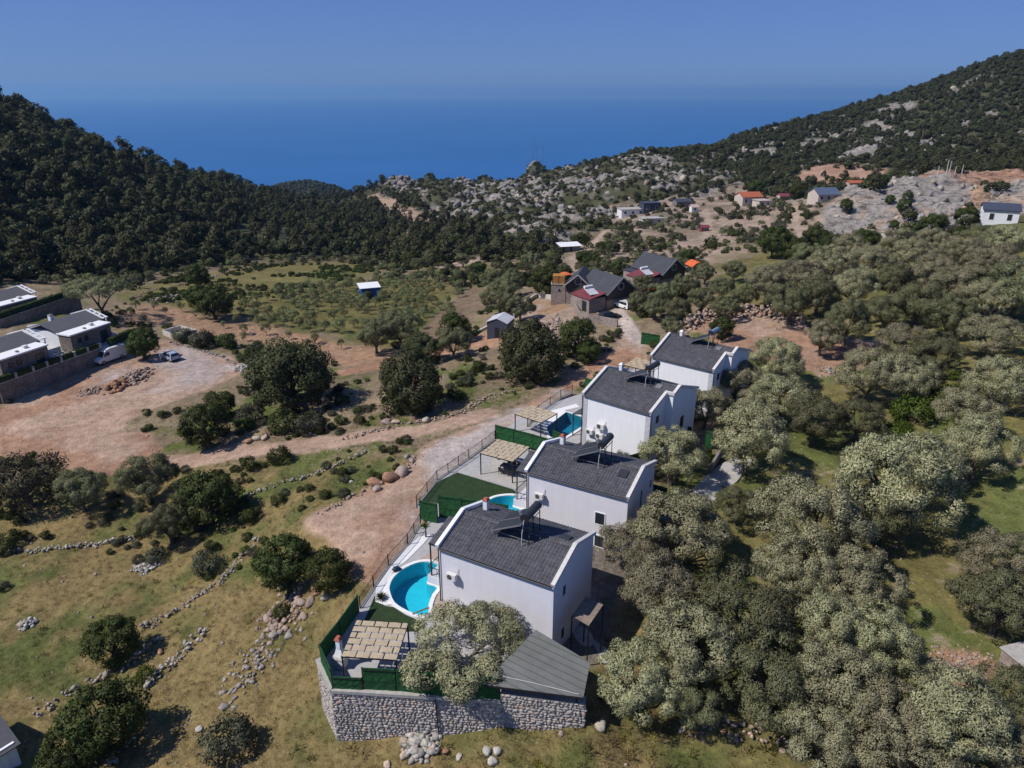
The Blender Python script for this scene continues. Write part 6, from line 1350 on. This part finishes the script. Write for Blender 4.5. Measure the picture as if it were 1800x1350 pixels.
for i, (u, v, h) in enumerate(((938,284,34),(955,284,28),(943,284,20))):
    p = on(u, v); t = thing('antenna_mast', ['tallest','right','shortest'][i]+' thin antenna mast on the far rocky knoll before the sea', 'mast', p, 0, 'antenna masts on the far knoll'); MB().tube((0, 0, -2), (0, 0, h), .3, 5, .15).build('shaft', 'galvanised', t); MB().bar((-1, 0, h*.8), (1, 0, h*.8), .3, .5).build('aerial', 'galvanised', t)
# corner of a house at the lower left, concrete box at the right edge
p = on(18, 1345); t = thing('house_corner', 'grey roof corner with white edge at the lower left of the picture', 'house', p, math.radians(55)); MB().bx(-6, .6, -.5, 5, -2, 2.2).build('wall', 'wall_white', t); MB().slab([(-6.2, -.8, 2.0), (.9, -.8, 2.0), (.9, 2.3, 3.2), (-6.2, 2.3, 3.2)], .15).build('roof_slope', 'roof_grey', t); MB().slab([(-6.2, 2.303, 3.2), (.9, 2.303, 3.2), (.9, 5.3, 2.0), (-6.2, 5.3, 2.0)], .15).build('roof_slope', 'roof_grey', t)
for k in range(5): MB().bx(-.3-k*.5, -.1-k*.5, -.56, -.48, .3, 1.9).build('shutter', 'window_white', t)
p = on(1800, 1175); t = thing('concrete_box', 'small concrete-topped stone box at the right edge', 'cistern', p, .25); MB().bx(-1, 1.5, -1, 1.2, -1, 1.0).build('wall', 'cabin_stone', t); MB().bx(-1.15, 1.65, -1.15, 1.35, 1.0, 1.15).build('lid', 'concrete', t, bevel=.02)
# ------------------------------------------------------------------ stone
def rockmat(name, c, var=.3):
    m, t, b, o = nodes_of(name); oi = t.nodes.new('ShaderNodeObjectInfo'); gi = t.nodes.new('ShaderNodeNewGeometry')
    k = ramp(t, noise(t, 3.0, 6, .7), [(.3, [x*(1-var*1.5) for x in c]), (.7, [min(.9, x*(1+var*.6)) for x in c])])
    r1 = ramp(t, gi.outputs['Random Per Island'], [(0, .72), (.5, 1.0), (1, 1.22)]); k = mixrgb(t, k, r1, 1, 'MULTIPLY')
    m7 = t.nodes.new('ShaderNodeMath'); m7.operation = 'MULTIPLY'; m7.inputs[1].default_value = 7.31; t.links.new(gi.outputs['Random Per Island'], m7.inputs[0]); ad = t.nodes.new('ShaderNodeMath'); ad.operation = 'ADD'; t.links.new(m7.outputs[0], ad.inputs[0]); t.links.new(oi.outputs['Random'], ad.inputs[1]); fr = t.nodes.new('ShaderNodeMath'); fr.operation = 'FRACT'; t.links.new(ad.outputs[0], fr.inputs[0])
    r2 = ramp(t, fr.outputs[0], [(0, (.8,.8,.82)), (.55, (1,1,1)), (.9, (1.12,1.08,1.0)), (1, (1.2,.9,.72))]); k = mixrgb(t, k, r2, 1, 'MULTIPLY')
    t.links.new(k, b.inputs['Base Color']); b.inputs['Roughness'].default_value = .92; b.inputs['Specular IOR Level'].default_value = .15; bump(t, b, noise(t, 7, 5, .7), .6, .04)
rockmat('rock_pale', (.34,.31,.27)); rockmat('rock_pink', (.37,.285,.235)); rockmat('rock_red', (.34,.195,.125)); rockmat('rock_wall', (.40,.365,.34), .25); rockmat('rock_white', (.42,.395,.36)); rockmat('rock_lime', (.25,.235,.22), .4); mat('wall_mortar', (.34,.315,.30), .95, .2, 3, bmp=.3)
def ico(sub, seed, flatten=1.0, rough=.28):
    bm = bmesh.new(); bmesh.ops.create_icosphere(bm, subdivisions=sub, radius=1); r = np.random.default_rng(seed); ax = unit(r.normal(size=(13, 3))); am = r.uniform(.48, .85, 13)
    for v in bm.verts:
        p = np.array(v.co); 
        for a, d in zip(ax, am):                       # broken faces
            k = p@a
            if k > d: p = p-a*(k-d)*.9
        p = p*(1+r.uniform(-rough, rough)*.55); v.co = (p[0], p[1], p[2]*flatten)
    V = np.array([v.co[:] for v in bm.verts]); F_ = np.array([[v.index for v in f.verts] for f in bm.faces]); bm.free(); return V, F_
ROCK2 = [ico(2, 100+i) for i in range(8)]; ROCK1 = [ico(1, 200+i) for i in range(8)]
def rockmesh(i, m, sub=2):
    V, F_ = (ROCK2 if sub == 2 else ROCK1)[i % 8]; return np_mesh('rock_shape', V, F_, [m])
RM = {m: [rockmesh(i, m) for i in range(8)] for m in ('rock_pale', 'rock_pink', 'rock_red', 'rock_white', 'rock_lime')}
def rotm(a, b, c):
    return np.array(Matrix.Rotation(a, 3, 'X') @ Matrix.Rotation(b, 3, 'Y') @ Matrix.Rotation(c, 3, 'Z'))
def rubble(name, label, cat, P, S, m, sub=1, part='stones', flat_=.75):
    """a heap or row of stones: one thing, its stones one part"""
    P = np.asarray(P, float); c = P.mean(0); t = thing(name, label, cat, tuple(c)); Vs, Fs = [], []; k = 0
    for i, (p, s) in enumerate(zip(P, S)):
        V, F_ = (ROCK2 if sub == 2 else ROCK1)[i % 8]; s3 = s*np.array([random.uniform(.8, 1.3), random.uniform(.8, 1.3), random.uniform(.6, 1.0)*flat_/.75])
        Vs.append((V*s3)@rotm(random.uniform(-.5, .5), random.uniform(-.5, .5), random.uniform(0, 6.28)).T+(p-c)); Fs.append(F_+k); k += len(V)
    o = link(np_mesh(part, np.concatenate(Vs), np.concatenate(Fs), [m]), part, t); o['kind'] = 'stuff'; return t
def boulder(u, v, wpx, label, m='rock_pale', group='boulders', hs=.75, name='boulder'):
    p = on(u, v); R = wpx/2*depth_of(p)/FPX; i = random.randrange(8)
    o = link(RM[m][i], name, loc=(p.x, p.y, p.z+R*hs*.35), rz=random.uniform(0, 6.28)); o.scale = (R*random.uniform(.9, 1.15), R, R*hs); o.rotation_euler = (random.uniform(-.3, .3), random.uniform(-.3, .3), random.uniform(0, 6.28)); return tag(o, label, 'boulder', group)
# the front retaining wall --------------------------------------------------------------
WP = [Vector(p) for p in ((-14.9,42.3,0),(-13.08,39.27,0),(-10.76,39.1,0),(-5.85,38.7,0),(-.8,38.28,0),(2.2,37.75,0),(5.1,37.35,0))]
t = thing('stone_wall', 'tall grey rubble-stone retaining wall under the near terrace', 'wall', WP[1]); B0 = WP[1].copy()
stones = []; core = MB()
for si, (a, b) in enumerate(zip(WP[:-1], WP[1:])):
    d = (b-a); L = d.length; d.normalize(); nn = Vector((d.y, -d.x, 0)); top = -.12 if si < 4 else .75
    zb = min(ground_z(a.x+nn.x*.4, a.y+nn.y*.4), ground_z(b.x+nn.x*.4, b.y+nn.y*.4))-.8
    aa, bb = a-B0-d*.02, b-B0+d*.02; i_ = -nn*.7
    core.hexa([aa+Vector((0,0,zb)), bb+Vector((0,0,zb)), bb+i_+Vector((0,0,zb)), aa+i_+Vector((0,0,zb))], [aa+Vector((0,0,top)), bb+Vector((0,0,top)), bb+i_+Vector((0,0,top)), aa+i_+Vector((0,0,top))])
    z = top-.05
    while z > zb+.3:
        hrow = random.choice((random.uniform(.16, .24), random.uniform(.22, .34))); x = random.uniform(-.1, .1)
        while x < L-.12:
            wd = random.choice((random.uniform(.16, .26), random.uniform(.24, .38), random.uniform(.34, .55))); c = a+d*(x+wd/2)+Vector((0, 0, z-hrow/2+random.uniform(-.05, .05)))
            if z-hrow > ground_z(c.x+nn.x*.3, c.y+nn.y*.3)-.25 and x+wd*.5 < L: stones.append((c-B0+nn*.01, d, nn, wd, hrow))
            x += wd*random.uniform(.95, 1.06)
        z -= hrow*.97
core.build('mortar_core', 'wall_mortar', t)
WM = [rockmesh(i, 'rock_wall', 2) for i in range(8)]; stones.sort(key=lambda s: -(s[3]*s[4]))
for i, (c, d, nn, wd, hr_) in enumerate(stones[:300]):
    o = link(WM[i % 8], 'stone', t); o.location = c; o.rotation_euler = (random.uniform(-.15, .15), random.uniform(-.35, .35)+random.choice((0, PI)), math.atan2(d.y, d.x)); o.scale = (wd*.58, .085, hr_*.60)
Vs, Fs, k = [], [], 0
for i, (c, d, nn, wd, hr_) in enumerate(stones[300:]):
    V, F_ = ROCK1[i % 8]; M = np.array(Matrix.Rotation(math.atan2(d.y, d.x), 3, 'Z') @ Matrix.Rotation(random.uniform(-.5, .5), 3, 'Y')); Vs.append((V*np.array([wd*.58, .085, hr_*.60]))@M.T+np.array(c)); Fs.append(F_+k); k += len(V)
if Vs: link(np_mesh('small_stones', np.concatenate(Vs), np.concatenate(Fs), ['rock_wall']), 'small_stones', t, kind='stuff')
mb = MB()
for a, b in zip(WP[:4], WP[1:5]): d = (b-a).normalized(); nn = Vector((d.y, -d.x, 0)); mb.bar(a-B0-nn*.2+Vector((0, 0, -.02)), b-B0-nn*.2+Vector((0, 0, -.02)), .62, .26)
mb.build('coping', 'concrete', t)
mb = MB(); p = WP[3].lerp(WP[4], .05)-B0; mb.tube((p.x+.1, p.y-.1, 0), (p.x+.25, p.y-.14, -3.6), .05, 6); mb.build('drain_pipe', 'dark_metal', t)
# dry-stone rows -------------------------------------------------------------------------
def stone_row(pts, wpx, label, m='rock_pale', dens=1.0, hgt_=.5):
    W = [on(u, v) for u, v in pts]; P, S = [], []
    for a, b in zip(W[:-1], W[1:]):
        L = (b-a).length; n = int(L*7*dens)
        for i in range(n):
            f = random.random(); c = a.lerp(b, f); d = (b-a).normalized(); off = random.gauss(0, .32*wpx); x, y = c.x-d.y*off, c.y+d.x*off; s = random.uniform(.10, .26)*(1.0 if random.random() < .85 else 1.5)
            P.append((x, y, ground_z(x, y)+max(0, hgt_*(1-abs(off)/(wpx*.9)))*random.random())); S.append(s)
    return rubble('dry_stone_wall', label, 'stone wall', P, S, m)
stone_row([(-20,974),(60,970),(140,962),(240,947)], .8, 'low dry-stone row crossing the field at the left edge', 'rock_white', 1.2)
stone_row([(452,945),(425,985),(385,1025),(330,1062),(245,1108)], 1.0, 'dry-stone wall running down from the tall dark tree', 'rock_pale', 1.3)
stone_row([(292,1118),(250,1150),(205,1182),(150,1205),(105,1230),(60,1262)], 1.1, 'broken stone wall below the round dark bush', 'rock_pale', 1.1)
stone_row([(362,1108),(338,1128),(310,1160),(275,1190),(252,1216)], .9, 'short stone wall beside the yellow-green bush', 'rock_white', 1.5, .7)
stone_row([(232,1300),(210,1325),(195,1345)], .8, 'stone row at the bottom edge right of the spreading dark shrub', 'rock_pale', 1.2)
stone_row([(430,872),(490,852),(560,832),(610,812),(645,795)], .8, 'stone row below the dirt track leading to the pad', 'rock_pale', 1.0)
stone_row([(1195,1276),(1250,1280),(1330,1288),(1420,1302)], 1.2, 'stone row along the lower edge of the near olive grove', 'rock_pink', 1.6, .6)
stone_row([(600,772),(640,765),(690,752),(740,742),(800,732),(850,700),(905,690)], 1.3, 'line of stones along the upper side of the dirt track', 'rock_pink', 1.0, .4)
stone_row([(735,800),(700,838),(640,862),(560,905)], 1.2, 'stones along the lower edge of the dirt pad', 'rock_pink', .8, .3)
stone_row([(300,602),(340,612),(390,628),(430,648)], .7, 'stone edging along the back of the parking lot', 'rock_pale', 1.0, .3)
stone_row([(230,526),(260,512),(320,500),(400,478),(470,464),(540,458)], 1.5, 'stony bank along the far edge of left meadow', 'rock_pink', .8, .4)
def heap(u, v, wpx, hpx, n, label, m, smin=.12, smax=.4, top=.6, name='stone_heap'):
    c = on(u, v); sx = wpx/2*depth_of(c)/FPX; a_ = on(u, v-hpx/2); b_ = on(u, v+hpx/2); sy = (a_-b_).length/2; P, S = [], []
    while len(P) < n:
        x, y = random.gauss(0, .5), random.gauss(0, .5); r = math.hypot(x, y)
        if r > 1: continue
        px_, py_ = c.x+x*sx, c.y+y*sy; s = random.uniform(smin, smax); P.append((px_, py_, ground_z(px_, py_)+top*(1-r)*random.uniform(.3, 1))); S.append(s)
    return rubble(name, label, 'stone heap', P, S, m)
heap(257,998,52,24,130,'oval heap of pale field stones in the dry meadow','rock_white',.12,.3,.5); heap(47,1098,34,20,60,'small heap of stones in the dry field at far left','rock_white',.12,.32,.5)
heap(238,664,56,34,160,'grey-pink rubble heap beside the parking lot','rock_pink',.15,.5,1.2); heap(205,680,40,26,70,'reddish earth and rock heap left of the rubble heap','rock_red',.2,.7,1.3); heap(158,688,46,16,90,'low spread of rubble beside the lot road','rock_pink',.12,.35,.5)
heap(425,647,26,14,60,'white stone pile at the right end of the parking lot','rock_white',.15,.45,.7); heap(290,526,60,18,140,'spread of pale stones behind the left villas tree','rock_pale',.15,.5,.6)
heap(742,1305,75,70,110,'large heap of pale boulders below the stone wall','rock_white',.18,.48,.5); heap(790,1255,70,26,60,'stones at the foot of the retaining wall','rock_pale',.1,.3,.3)
heap(1690,1172,150,70,260,'spread of broken rubble on red earth at right','rock_pink',.05,.2,.12); heap(1560,795,70,24,60,'loose stones beside the bright green thicket','rock_pale',.12,.4,.4)
heap(955,575,90,40,220,'broken pinkish rubble on the walled plot','rock_pink',.2,.7,.6); heap(1460,655,60,30,60,'pale rubble by the track in the grove','rock_pale',.12,.35,.3)
heap(500,1085,120,110,150,'scattered rocks on the slope below the dirt pad','rock_pink',.10,.42,.3); heap(440,1180,110,120,120,'pale stones on the grassy slope left of the wall','rock_pale',.08,.32,.2)
# rubble ridge round the red yard
P, S = [], []
W = [on(u, v) for u, v in ((1200,578),(1235,562),(1280,552),(1330,551),(1375,558),(1412,572))]
for a, b in zip(W[:-1], W[1:]):
    for i in range(170):
        c = a.lerp(b, random.random()); o1 = random.gauss(0, 1.6); x, y = c.x+random.uniform(-1, 1), c.y+o1; P.append((x, y, ground_z(x, y)+max(0, 2.0-abs(o1)*.8)*random.random())); S.append(random.uniform(.15, .55))
rubble('rubble_ridge', 'long ridge of pinkish broken rock around the red earth yard', 'stone heap', P, S, 'rock_pink')
for i, (u, v, w_, m, lb) in enumerate(((658,852,34,'rock_red','left of the three big reddish boulders on the dirt pad edge'),(685,845,34,'rock_red','middle of the three big reddish boulders on the dirt pad edge'),(708,834,32,'rock_pink','right of the three big boulders on the dirt pad edge'),(664,862,20,'rock_pink','small boulder in front of the three big ones'),
   (452,772,17,'rock_pale','pale round boulder of the pair by the track'),(467,771,17,'rock_pink','pinkish boulder of the pair by the track'),(437,777,16,'rock_red','flat red-brown boulder left of the pair by the track'),(552,764,18,'rock_pale','pale boulder on the track edge below the cypress bushes'),(680,744,22,'rock_pink','long pink boulder below the broad oak'),(696,744,18,'rock_pink','second pink boulder below the broad oak'),(750,742,20,'rock_pale','dark grey boulder right of the broad oak'),(618,848,9,'rock_white','small round white stone above the boulders'),(715,805,14,'rock_pale','yellowish boulder on the upper pad edge'),
   (556,1042,26,'rock_red','uppermost red boulder on the slope under the dark shrub'),(546,1060,24,'rock_pink','red boulder touching the uppermost one on the slope'),(528,1062,24,'rock_pink','left boulder of the red group on the slope'),(535,1085,20,'rock_pink','lowest boulder of the red group on the slope'),(572,1052,22,'rock_pale','right pale boulder of the red group on the slope'),(470,1090,22,'rock_pink','boulder below the tall dark green shrub'),(480,1120,26,'rock_pale','long pale boulder on the slope below the tall shrub'),(508,1120,18,'rock_pale','single pale boulder in the middle of the slope'),
   (282,1148,14,'rock_red','orange boulder beside the broken stone wall'),(1057,1277,28,'rock_pale','big upright pale boulder right of the pallets'),(858,1322,20,'rock_white','upper left white boulder of the trio below the wall'),(874,1320,20,'rock_white','upper right white boulder of the trio below the wall'),(866,1340,24,'rock_white','lowest white boulder of the trio below the wall'),(782,1322,16,'rock_red','orange boulder right of the pale heap below the wall'),(808,1332,14,'rock_white','white stone between the heap and the boulder trio'),(682,1345,16,'rock_white','white stone at the bottom edge left of the heap'),(352,1282,16,'rock_white','lone white stone above the grey-green bottom shrub'),(393,1245,22,'rock_pale','pale boulder on the slope above the grey-green shrub'),(1632,1185,22,'rock_red','yellow-orange boulder at the rubble patch edge'),(1700,830,12,'rock_pale','pale stone in the clearing at right'))):
    boulder(u, v, w_, lb, m)
# ------------------------------------------------------------------ grass, weeds, stones, low scrub
def tuft(seed, n, h, spread, m, wd=.03):
    r = np.random.default_rng(seed); a = r.uniform(0, 2*PI, n); P = np.stack([np.cos(a), np.sin(a), a*0], 1)*r.uniform(0, spread, (n, 1)); D = unit(np.stack([np.cos(a)*.5, np.sin(a)*.5, a*0+1], 1)+r.normal(size=(n, 3))*.3); Nr = unit(np.stack([np.cos(a), np.sin(a), a*0+.6], 1)+r.normal(size=(n, 3))*.2)
    v, f = cards(P, D, Nr, h, wd, r); return np_mesh('tuft_shape', v, f, [m])
GT = [tuft(1, 22, .34, .22, 'grass_blade'), tuft(2, 26, .28, .30, 'grass_blade'), tuft(3, 20, .42, .2, 'grass_dry'), tuft(4, 26, .30, .3, 'grass_dry'), tuft(5, 24, .5, .28, 'grass_blade', .05), tuft(6, 18, .4, .25, 'yellow_flower', .05)]
def bare(x, y):
    m = np.zeros(len(x), bool)
    for nm in ('lot', 'track', 'road', 'uptrack', 'pad4', 'cobble', 'cliff', 'orange', 'strip', 'bank'): m |= poly_sd(x, y, RW[nm])+(fbm(x, y, 4, 3, 5)-.5)*2 > -.2
    for pg in (T1, T2, T3, T4, PLOT1): m |= poly_sd(x, y, pg) > -.25
    for F_, L_, W_ in ((V1, 10.6, 7.8), (V2, 10.6, 7.8), (V3, 10, 10.2), (V4, 10, 10.2)): m |= poly_sd(x, y, [F_.w(*q).to_2d() for q in ((-.2, -.2), (L_+.2, -.2), (L_+.2, W_), (-.2, W_))]) > -.1
    return m
def inview(x, y, z, mg=60):
    D = np.stack([x, y, z-CAM_H], -1); w_ = D@cF; u = 900+FPX*(D@cR)/w_; v = 675-FPX*(D@cU)/w_; return (w_ > 5) & (u > -mg) & (u < 1800+mg) & (v < 1350+mg)
x, y = jgrid(-75, 62, 24, 105, .5); r = np.hypot(x, y); k = (rng.random(len(x)) < np.clip(1.25-r/95, .12, 1)) & ~bare(x, y); x, y = x[k], y[k]; z = hlook(x, y); k = inview(x, y, z); x, y, z = x[k], y[k], z[k]
tt = .5*fbm(x, y, 9, 4, 21)+.3*fbm(x, y, 2.2, 3, 22)+.2*fbm(x, y, 30, 3, 23)+rng.normal(0, .05, len(x)); grove = (x-(2+.25*y)-2) > 0
pk = np.where(tt > .5, rng.integers(0, 2, len(x)), rng.integers(2, 4, len(x))); pk = np.where((rng.random(len(x)) < .10) & (tt > .45), 4, pk); pk = np.where((rng.random(len(x)) < .012) | ((fbm(x, y, 5, 2, 61) > .74) & (rng.random(len(x)) < .3)), 5, pk)
s_ = rng.uniform(.4, 1.0, len(x))*np.where(grove, .55, 1.0)*np.clip(r[0]*0+1, 1, 1)
s_ = s_*np.where((y < 46) & (x > -8) & (x < 26), 1.35, 1.0)
scatter('meadow_grass', 'dry and green grass tufts over the field, slope and grove floor', 'grass', GT, np.stack([x, y, z-.03], 1), s_, pick=pk)
# loose stones
SM = [rockmesh(i, 'rock_pale', 1) for i in range(3)]+[rockmesh(i+3, 'rock_pink', 1) for i in range(3)]
x, y = jgrid(-80, 75, 24, 150, .95); k = (fbm(x, y, 8, 3, 71)+rng.normal(0, .09, len(x)) > .60) & (rng.random(len(x)) < .55); x, y = x[k], y[k]; z = hlook(x, y); k = inview(x, y, z) & (poly_sd(x, y, PLOT1) < -.3) & (poly_sd(x, y, T2) < -.3) & (poly_sd(x, y, T3) < -.3); x, y, z = x[k], y[k], z[k]
scatter('loose_stones', 'loose pale stones lying about the slopes and the grove', 'stones', SM, np.stack([x, y, z], 1), np.exp(rng.normal(-2.45, .5, len(x))).clip(.03, .32))
# low scrub between the roads, in the valley and on the terraces
LB = [VAR['hillbush'][i][2] for i in range(4)]; SB = [VAR['bush'][i][2] for i in range(3)]+[VAR['greybush'][i][2] for i in range(3)]+[VAR['bright'][0][2]]
x, y = jgrid(-90, 75, 62, 200, 1.7); th = np.arctan2(x, y); gz = (x-(2+.25*y)-2) > 0
dn = sstep(.42, .62, fbm(x, y, 7, 3, 81)*.6+fbm(x, y, 2.5, 2, 82)*.4); k = (rng.random(len(x)) < dn*.75) & ~bare(x, y) & ~gz & (poly_sd(x, y, RW['orchard']) < -1) & (poly_sd(x, y, RW['plot']) < 1) & (poly_sd(x, y, RW['shedpad']) < 0)
for bx_ in ((lw(13, 13), 17), (lw(30, 36), 12), ((16, 143), 11), ((36, 160), 11)): k &= np.hypot(x-bx_[0][0], y-bx_[0][1]) > bx_[1]
x, y = x[k], y[k]; z = hlook(x, y); k = inview(x, y, z); x, y, z = x[k], y[k], z[k]
scatter('low_scrub', 'low green and grey scrub on the stony ground between the tracks', 'scrub', SB, np.stack([x, y, z-.05], 1), rng.uniform(.16, .55, len(x))*np.where(rng.random(len(x)) < .1, 1.6, 1), pick=rng.choice(7, len(x), p=[.2, .2, .16, .14, .14, .1, .06]))
x, y = jgrid(-120, 130, 180, 330, 2.6); k = (rng.random(len(x)) < .62*sstep(.38, .6, fbm(x, y, 14, 3, 83))+.06) & (poly_sd(x, y, FOREST) < 0)
for nm in ('meadow', 'orchard', 'cliff', 'lane', 'lane2', 'pathA', 'pathB', 'greenp', 'strip', 'plot'): k &= poly_sd(x, y, RW[nm]) < -1
for c_2, rr in ((on(1000,441), 7), (on(957,431), 8), (on(1314,360), 9), (on(1446,353), 8), (on(1110,378), 10), (on(1145,385), 10), (Vector((36,160,0)), 12)): k &= np.hypot(x-c_2.x, y-c_2.y) > rr
k &= ~((poly_sd(x, y, RW['terr']) > 0) & (rng.random(len(x)) < .45)); x, y = x[k], y[k]; z = hlook(x, y); k = seen(x, y, z, 2) & ~((x-(2+.25*y)-2 > 0) & (np.hypot(x, y) < 215)); x, y, z = x[k], y[k], z[k]
scatter('valley_scrub', 'grey-green bushes dotted over the valley and tan terraces', 'scrub', SB[:6]+LB+[VAR['orchard'][i][2] for i in range(4)], np.stack([x, y, z-.1], 1), rng.uniform(.45, 1.25, len(x)), pick=rng.choice(14, len(x), p=[.06]*3+[.08]*3+[.05]*4+[.095]*4))
# meadow clumps
x, y = jgrid(-110, -30, 165, 260, 1.5); k = (poly_sd(x, y, RW['meadow']) > 0) & (rng.random(len(x)) < .7*sstep(.5, .62, fbm(x, y, 9, 3, 84))); x, y = x[k], y[k]
scatter('meadow_clumps', 'small dark green clumps dotted over the left meadow', 'scrub', SB[:3], np.stack([x, y, hlook(x, y)-.1], 1), rng.uniform(.25, .6, len(x)))
# trees one can tell apart in the valley
VT = []
for i in range(900):
    u = random.uniform(700, 1090); v = random.uniform(425, 505); p = on(u, v)
    if any((p.x-q[0])**2+(p.y-q[1])**2 < (5+.01*p.y)**2 for q in VT): continue
    if any(poly_sd(np.array([p.x]), np.array([p.y]), RW[nm])[0] > -2.5 for nm in ('lane', 'lane2', 'strip', 'orchard', 'plot', 'meadow')): continue
    if min(math.hypot(p.x-c.x, p.y-c.y) for c in (on(1000,441), on(957,431), Vector((16,145,0)), Vector((36,160,0)))) < 13 or p.y < 165: continue
    if u > 880 and random.random() < .6: continue
    VT.append((p.x, p.y)); plant(random.choice(['green', 'green', 'carob', 'oak']), p, random.uniform(1.5, 3.1), 'round tree in the valley scrub between the orchard and the rocky hill', 'tree', 'trees scattered in the valley', parts=False, name='valley_tree')

# limestone blocks and crags standing out of the rocky slopes
x, y = jgrid(-160, 620, 225, 760, 3.1); r = np.hypot(x, y); th = np.arctan2(x, y)
m1 = (poly_sd(x, y, RW['rockhill']) > 0)*sstep(.42, .56, fbm(x, y, 13, 4, 33)); m2 = (poly_sd(x, y, RW['cliff']) > 0)*.75; m3 = (poly_sd(x, y, RW['rocktop']) > 0)*.8
m4 = sstep(.555, .645, fbm(x, y, 40, 4, 31)*.55+fbm(x, y, 11, 3, 32)*.45)*(r > 330)*sstep(.12, .35, th)*.5; m5 = (poly_sd(x, y, RW['terr']) > 0)*.10
k = rng.random(len(x)) < np.maximum.reduce([m1*.32, m2*.5, m3*.6, m4*.5, m5]); 
for nm in ('redA', 'redB', 'pathA', 'pathB', 'lane2'): k &= poly_sd(x, y, RW[nm]) < -1.5
x, y = x[k], y[k]; z = hlook(x, y); k = seen(x, y, z, 2); x, y, z = x[k], y[k], z[k]
s_ = np.exp(rng.normal(.2, .42, len(x))).clip(.4, 3.4)*np.where(np.hypot(x, y) > 420, 1.25, .95); s_ = np.where(poly_sd(x, y, RW['terr']) > 0, s_*.4, s_)
LM = RM['rock_lime']+RM['rock_pale'][:2]
scatter('limestone_crags', 'grey limestone crags and blocks on the rocky hill and cliff', 'rocks', LM, np.stack([x, y, z-.25*s_], 1), np.stack([s_*rng.uniform(.7, 1.3, len(x)), s_*rng.uniform(.7, 1.1, len(x)), s_*rng.uniform(.7, 1.35, len(x))], 1), R=np.stack([rng.uniform(-.3, .3, len(x)), rng.uniform(-.3, .3, len(x)), rng.uniform(-.7, .7, len(x))], 1))

x, y = jgrid(-16, 30, 30, 41, .8); k = (rng.random(len(x)) < .55*sstep(.42, .6, fbm(x, y, 3, 2, 91))) & (poly_sd(x, y, PLOT1) < -.6); x, y = x[k], y[k]; z = hlook(x, y)
scatter('wall_weeds', 'tall green weeds growing below the stone wall', 'weeds', [GT[4], GT[0], VAR['greybush'][0][2], VAR['bright'][1][2]], np.stack([x, y, z-.03], 1), np.where(rng.random(len(x)) < .8, rng.uniform(.9, 1.6, len(x)), .9), pick=rng.choice(2, len(x)))
for (u, v, w_, h_, n, lb) in ((712, 322, 80, 26, 90, 'pale cliff at the left end of the far rocky hill'), (938, 286, 46, 14, 40, 'rocky knoll with masts before the sea'), (815, 322, 50, 12, 40, 'pale crag in the middle of the far rocky hill'), (895, 330, 40, 12, 30, 'pale crag right of the middle of far rocky hill')):
    heap(u, v, w_, h_, n, lb, 'rock_lime', 1.4, 4.0, 1.5 if u == 938 else 4.0, 'rock_crag')
# ------------------------------------------------------------------ air
hm = bpy.data.materials.new('haze_air'); hm.use_nodes = True; t = hm.node_tree; t.nodes.clear()
pv = t.nodes.new('ShaderNodeVolumePrincipled'); pv.inputs['Density'].default_value = HAZE; pv.inputs['Color'].default_value = (.30, .60, 1, 1); pv.inputs['Anisotropy'].default_value = 0.2
ou = t.nodes.new('ShaderNodeOutputMaterial'); t.links.new(pv.outputs[0], ou.inputs['Volume'])
mb = MB(); mb.bx(-61000, 61000, -2500, 46000, SEA_Z-3, 260); mb.build('haze', hm, kind='stuff')
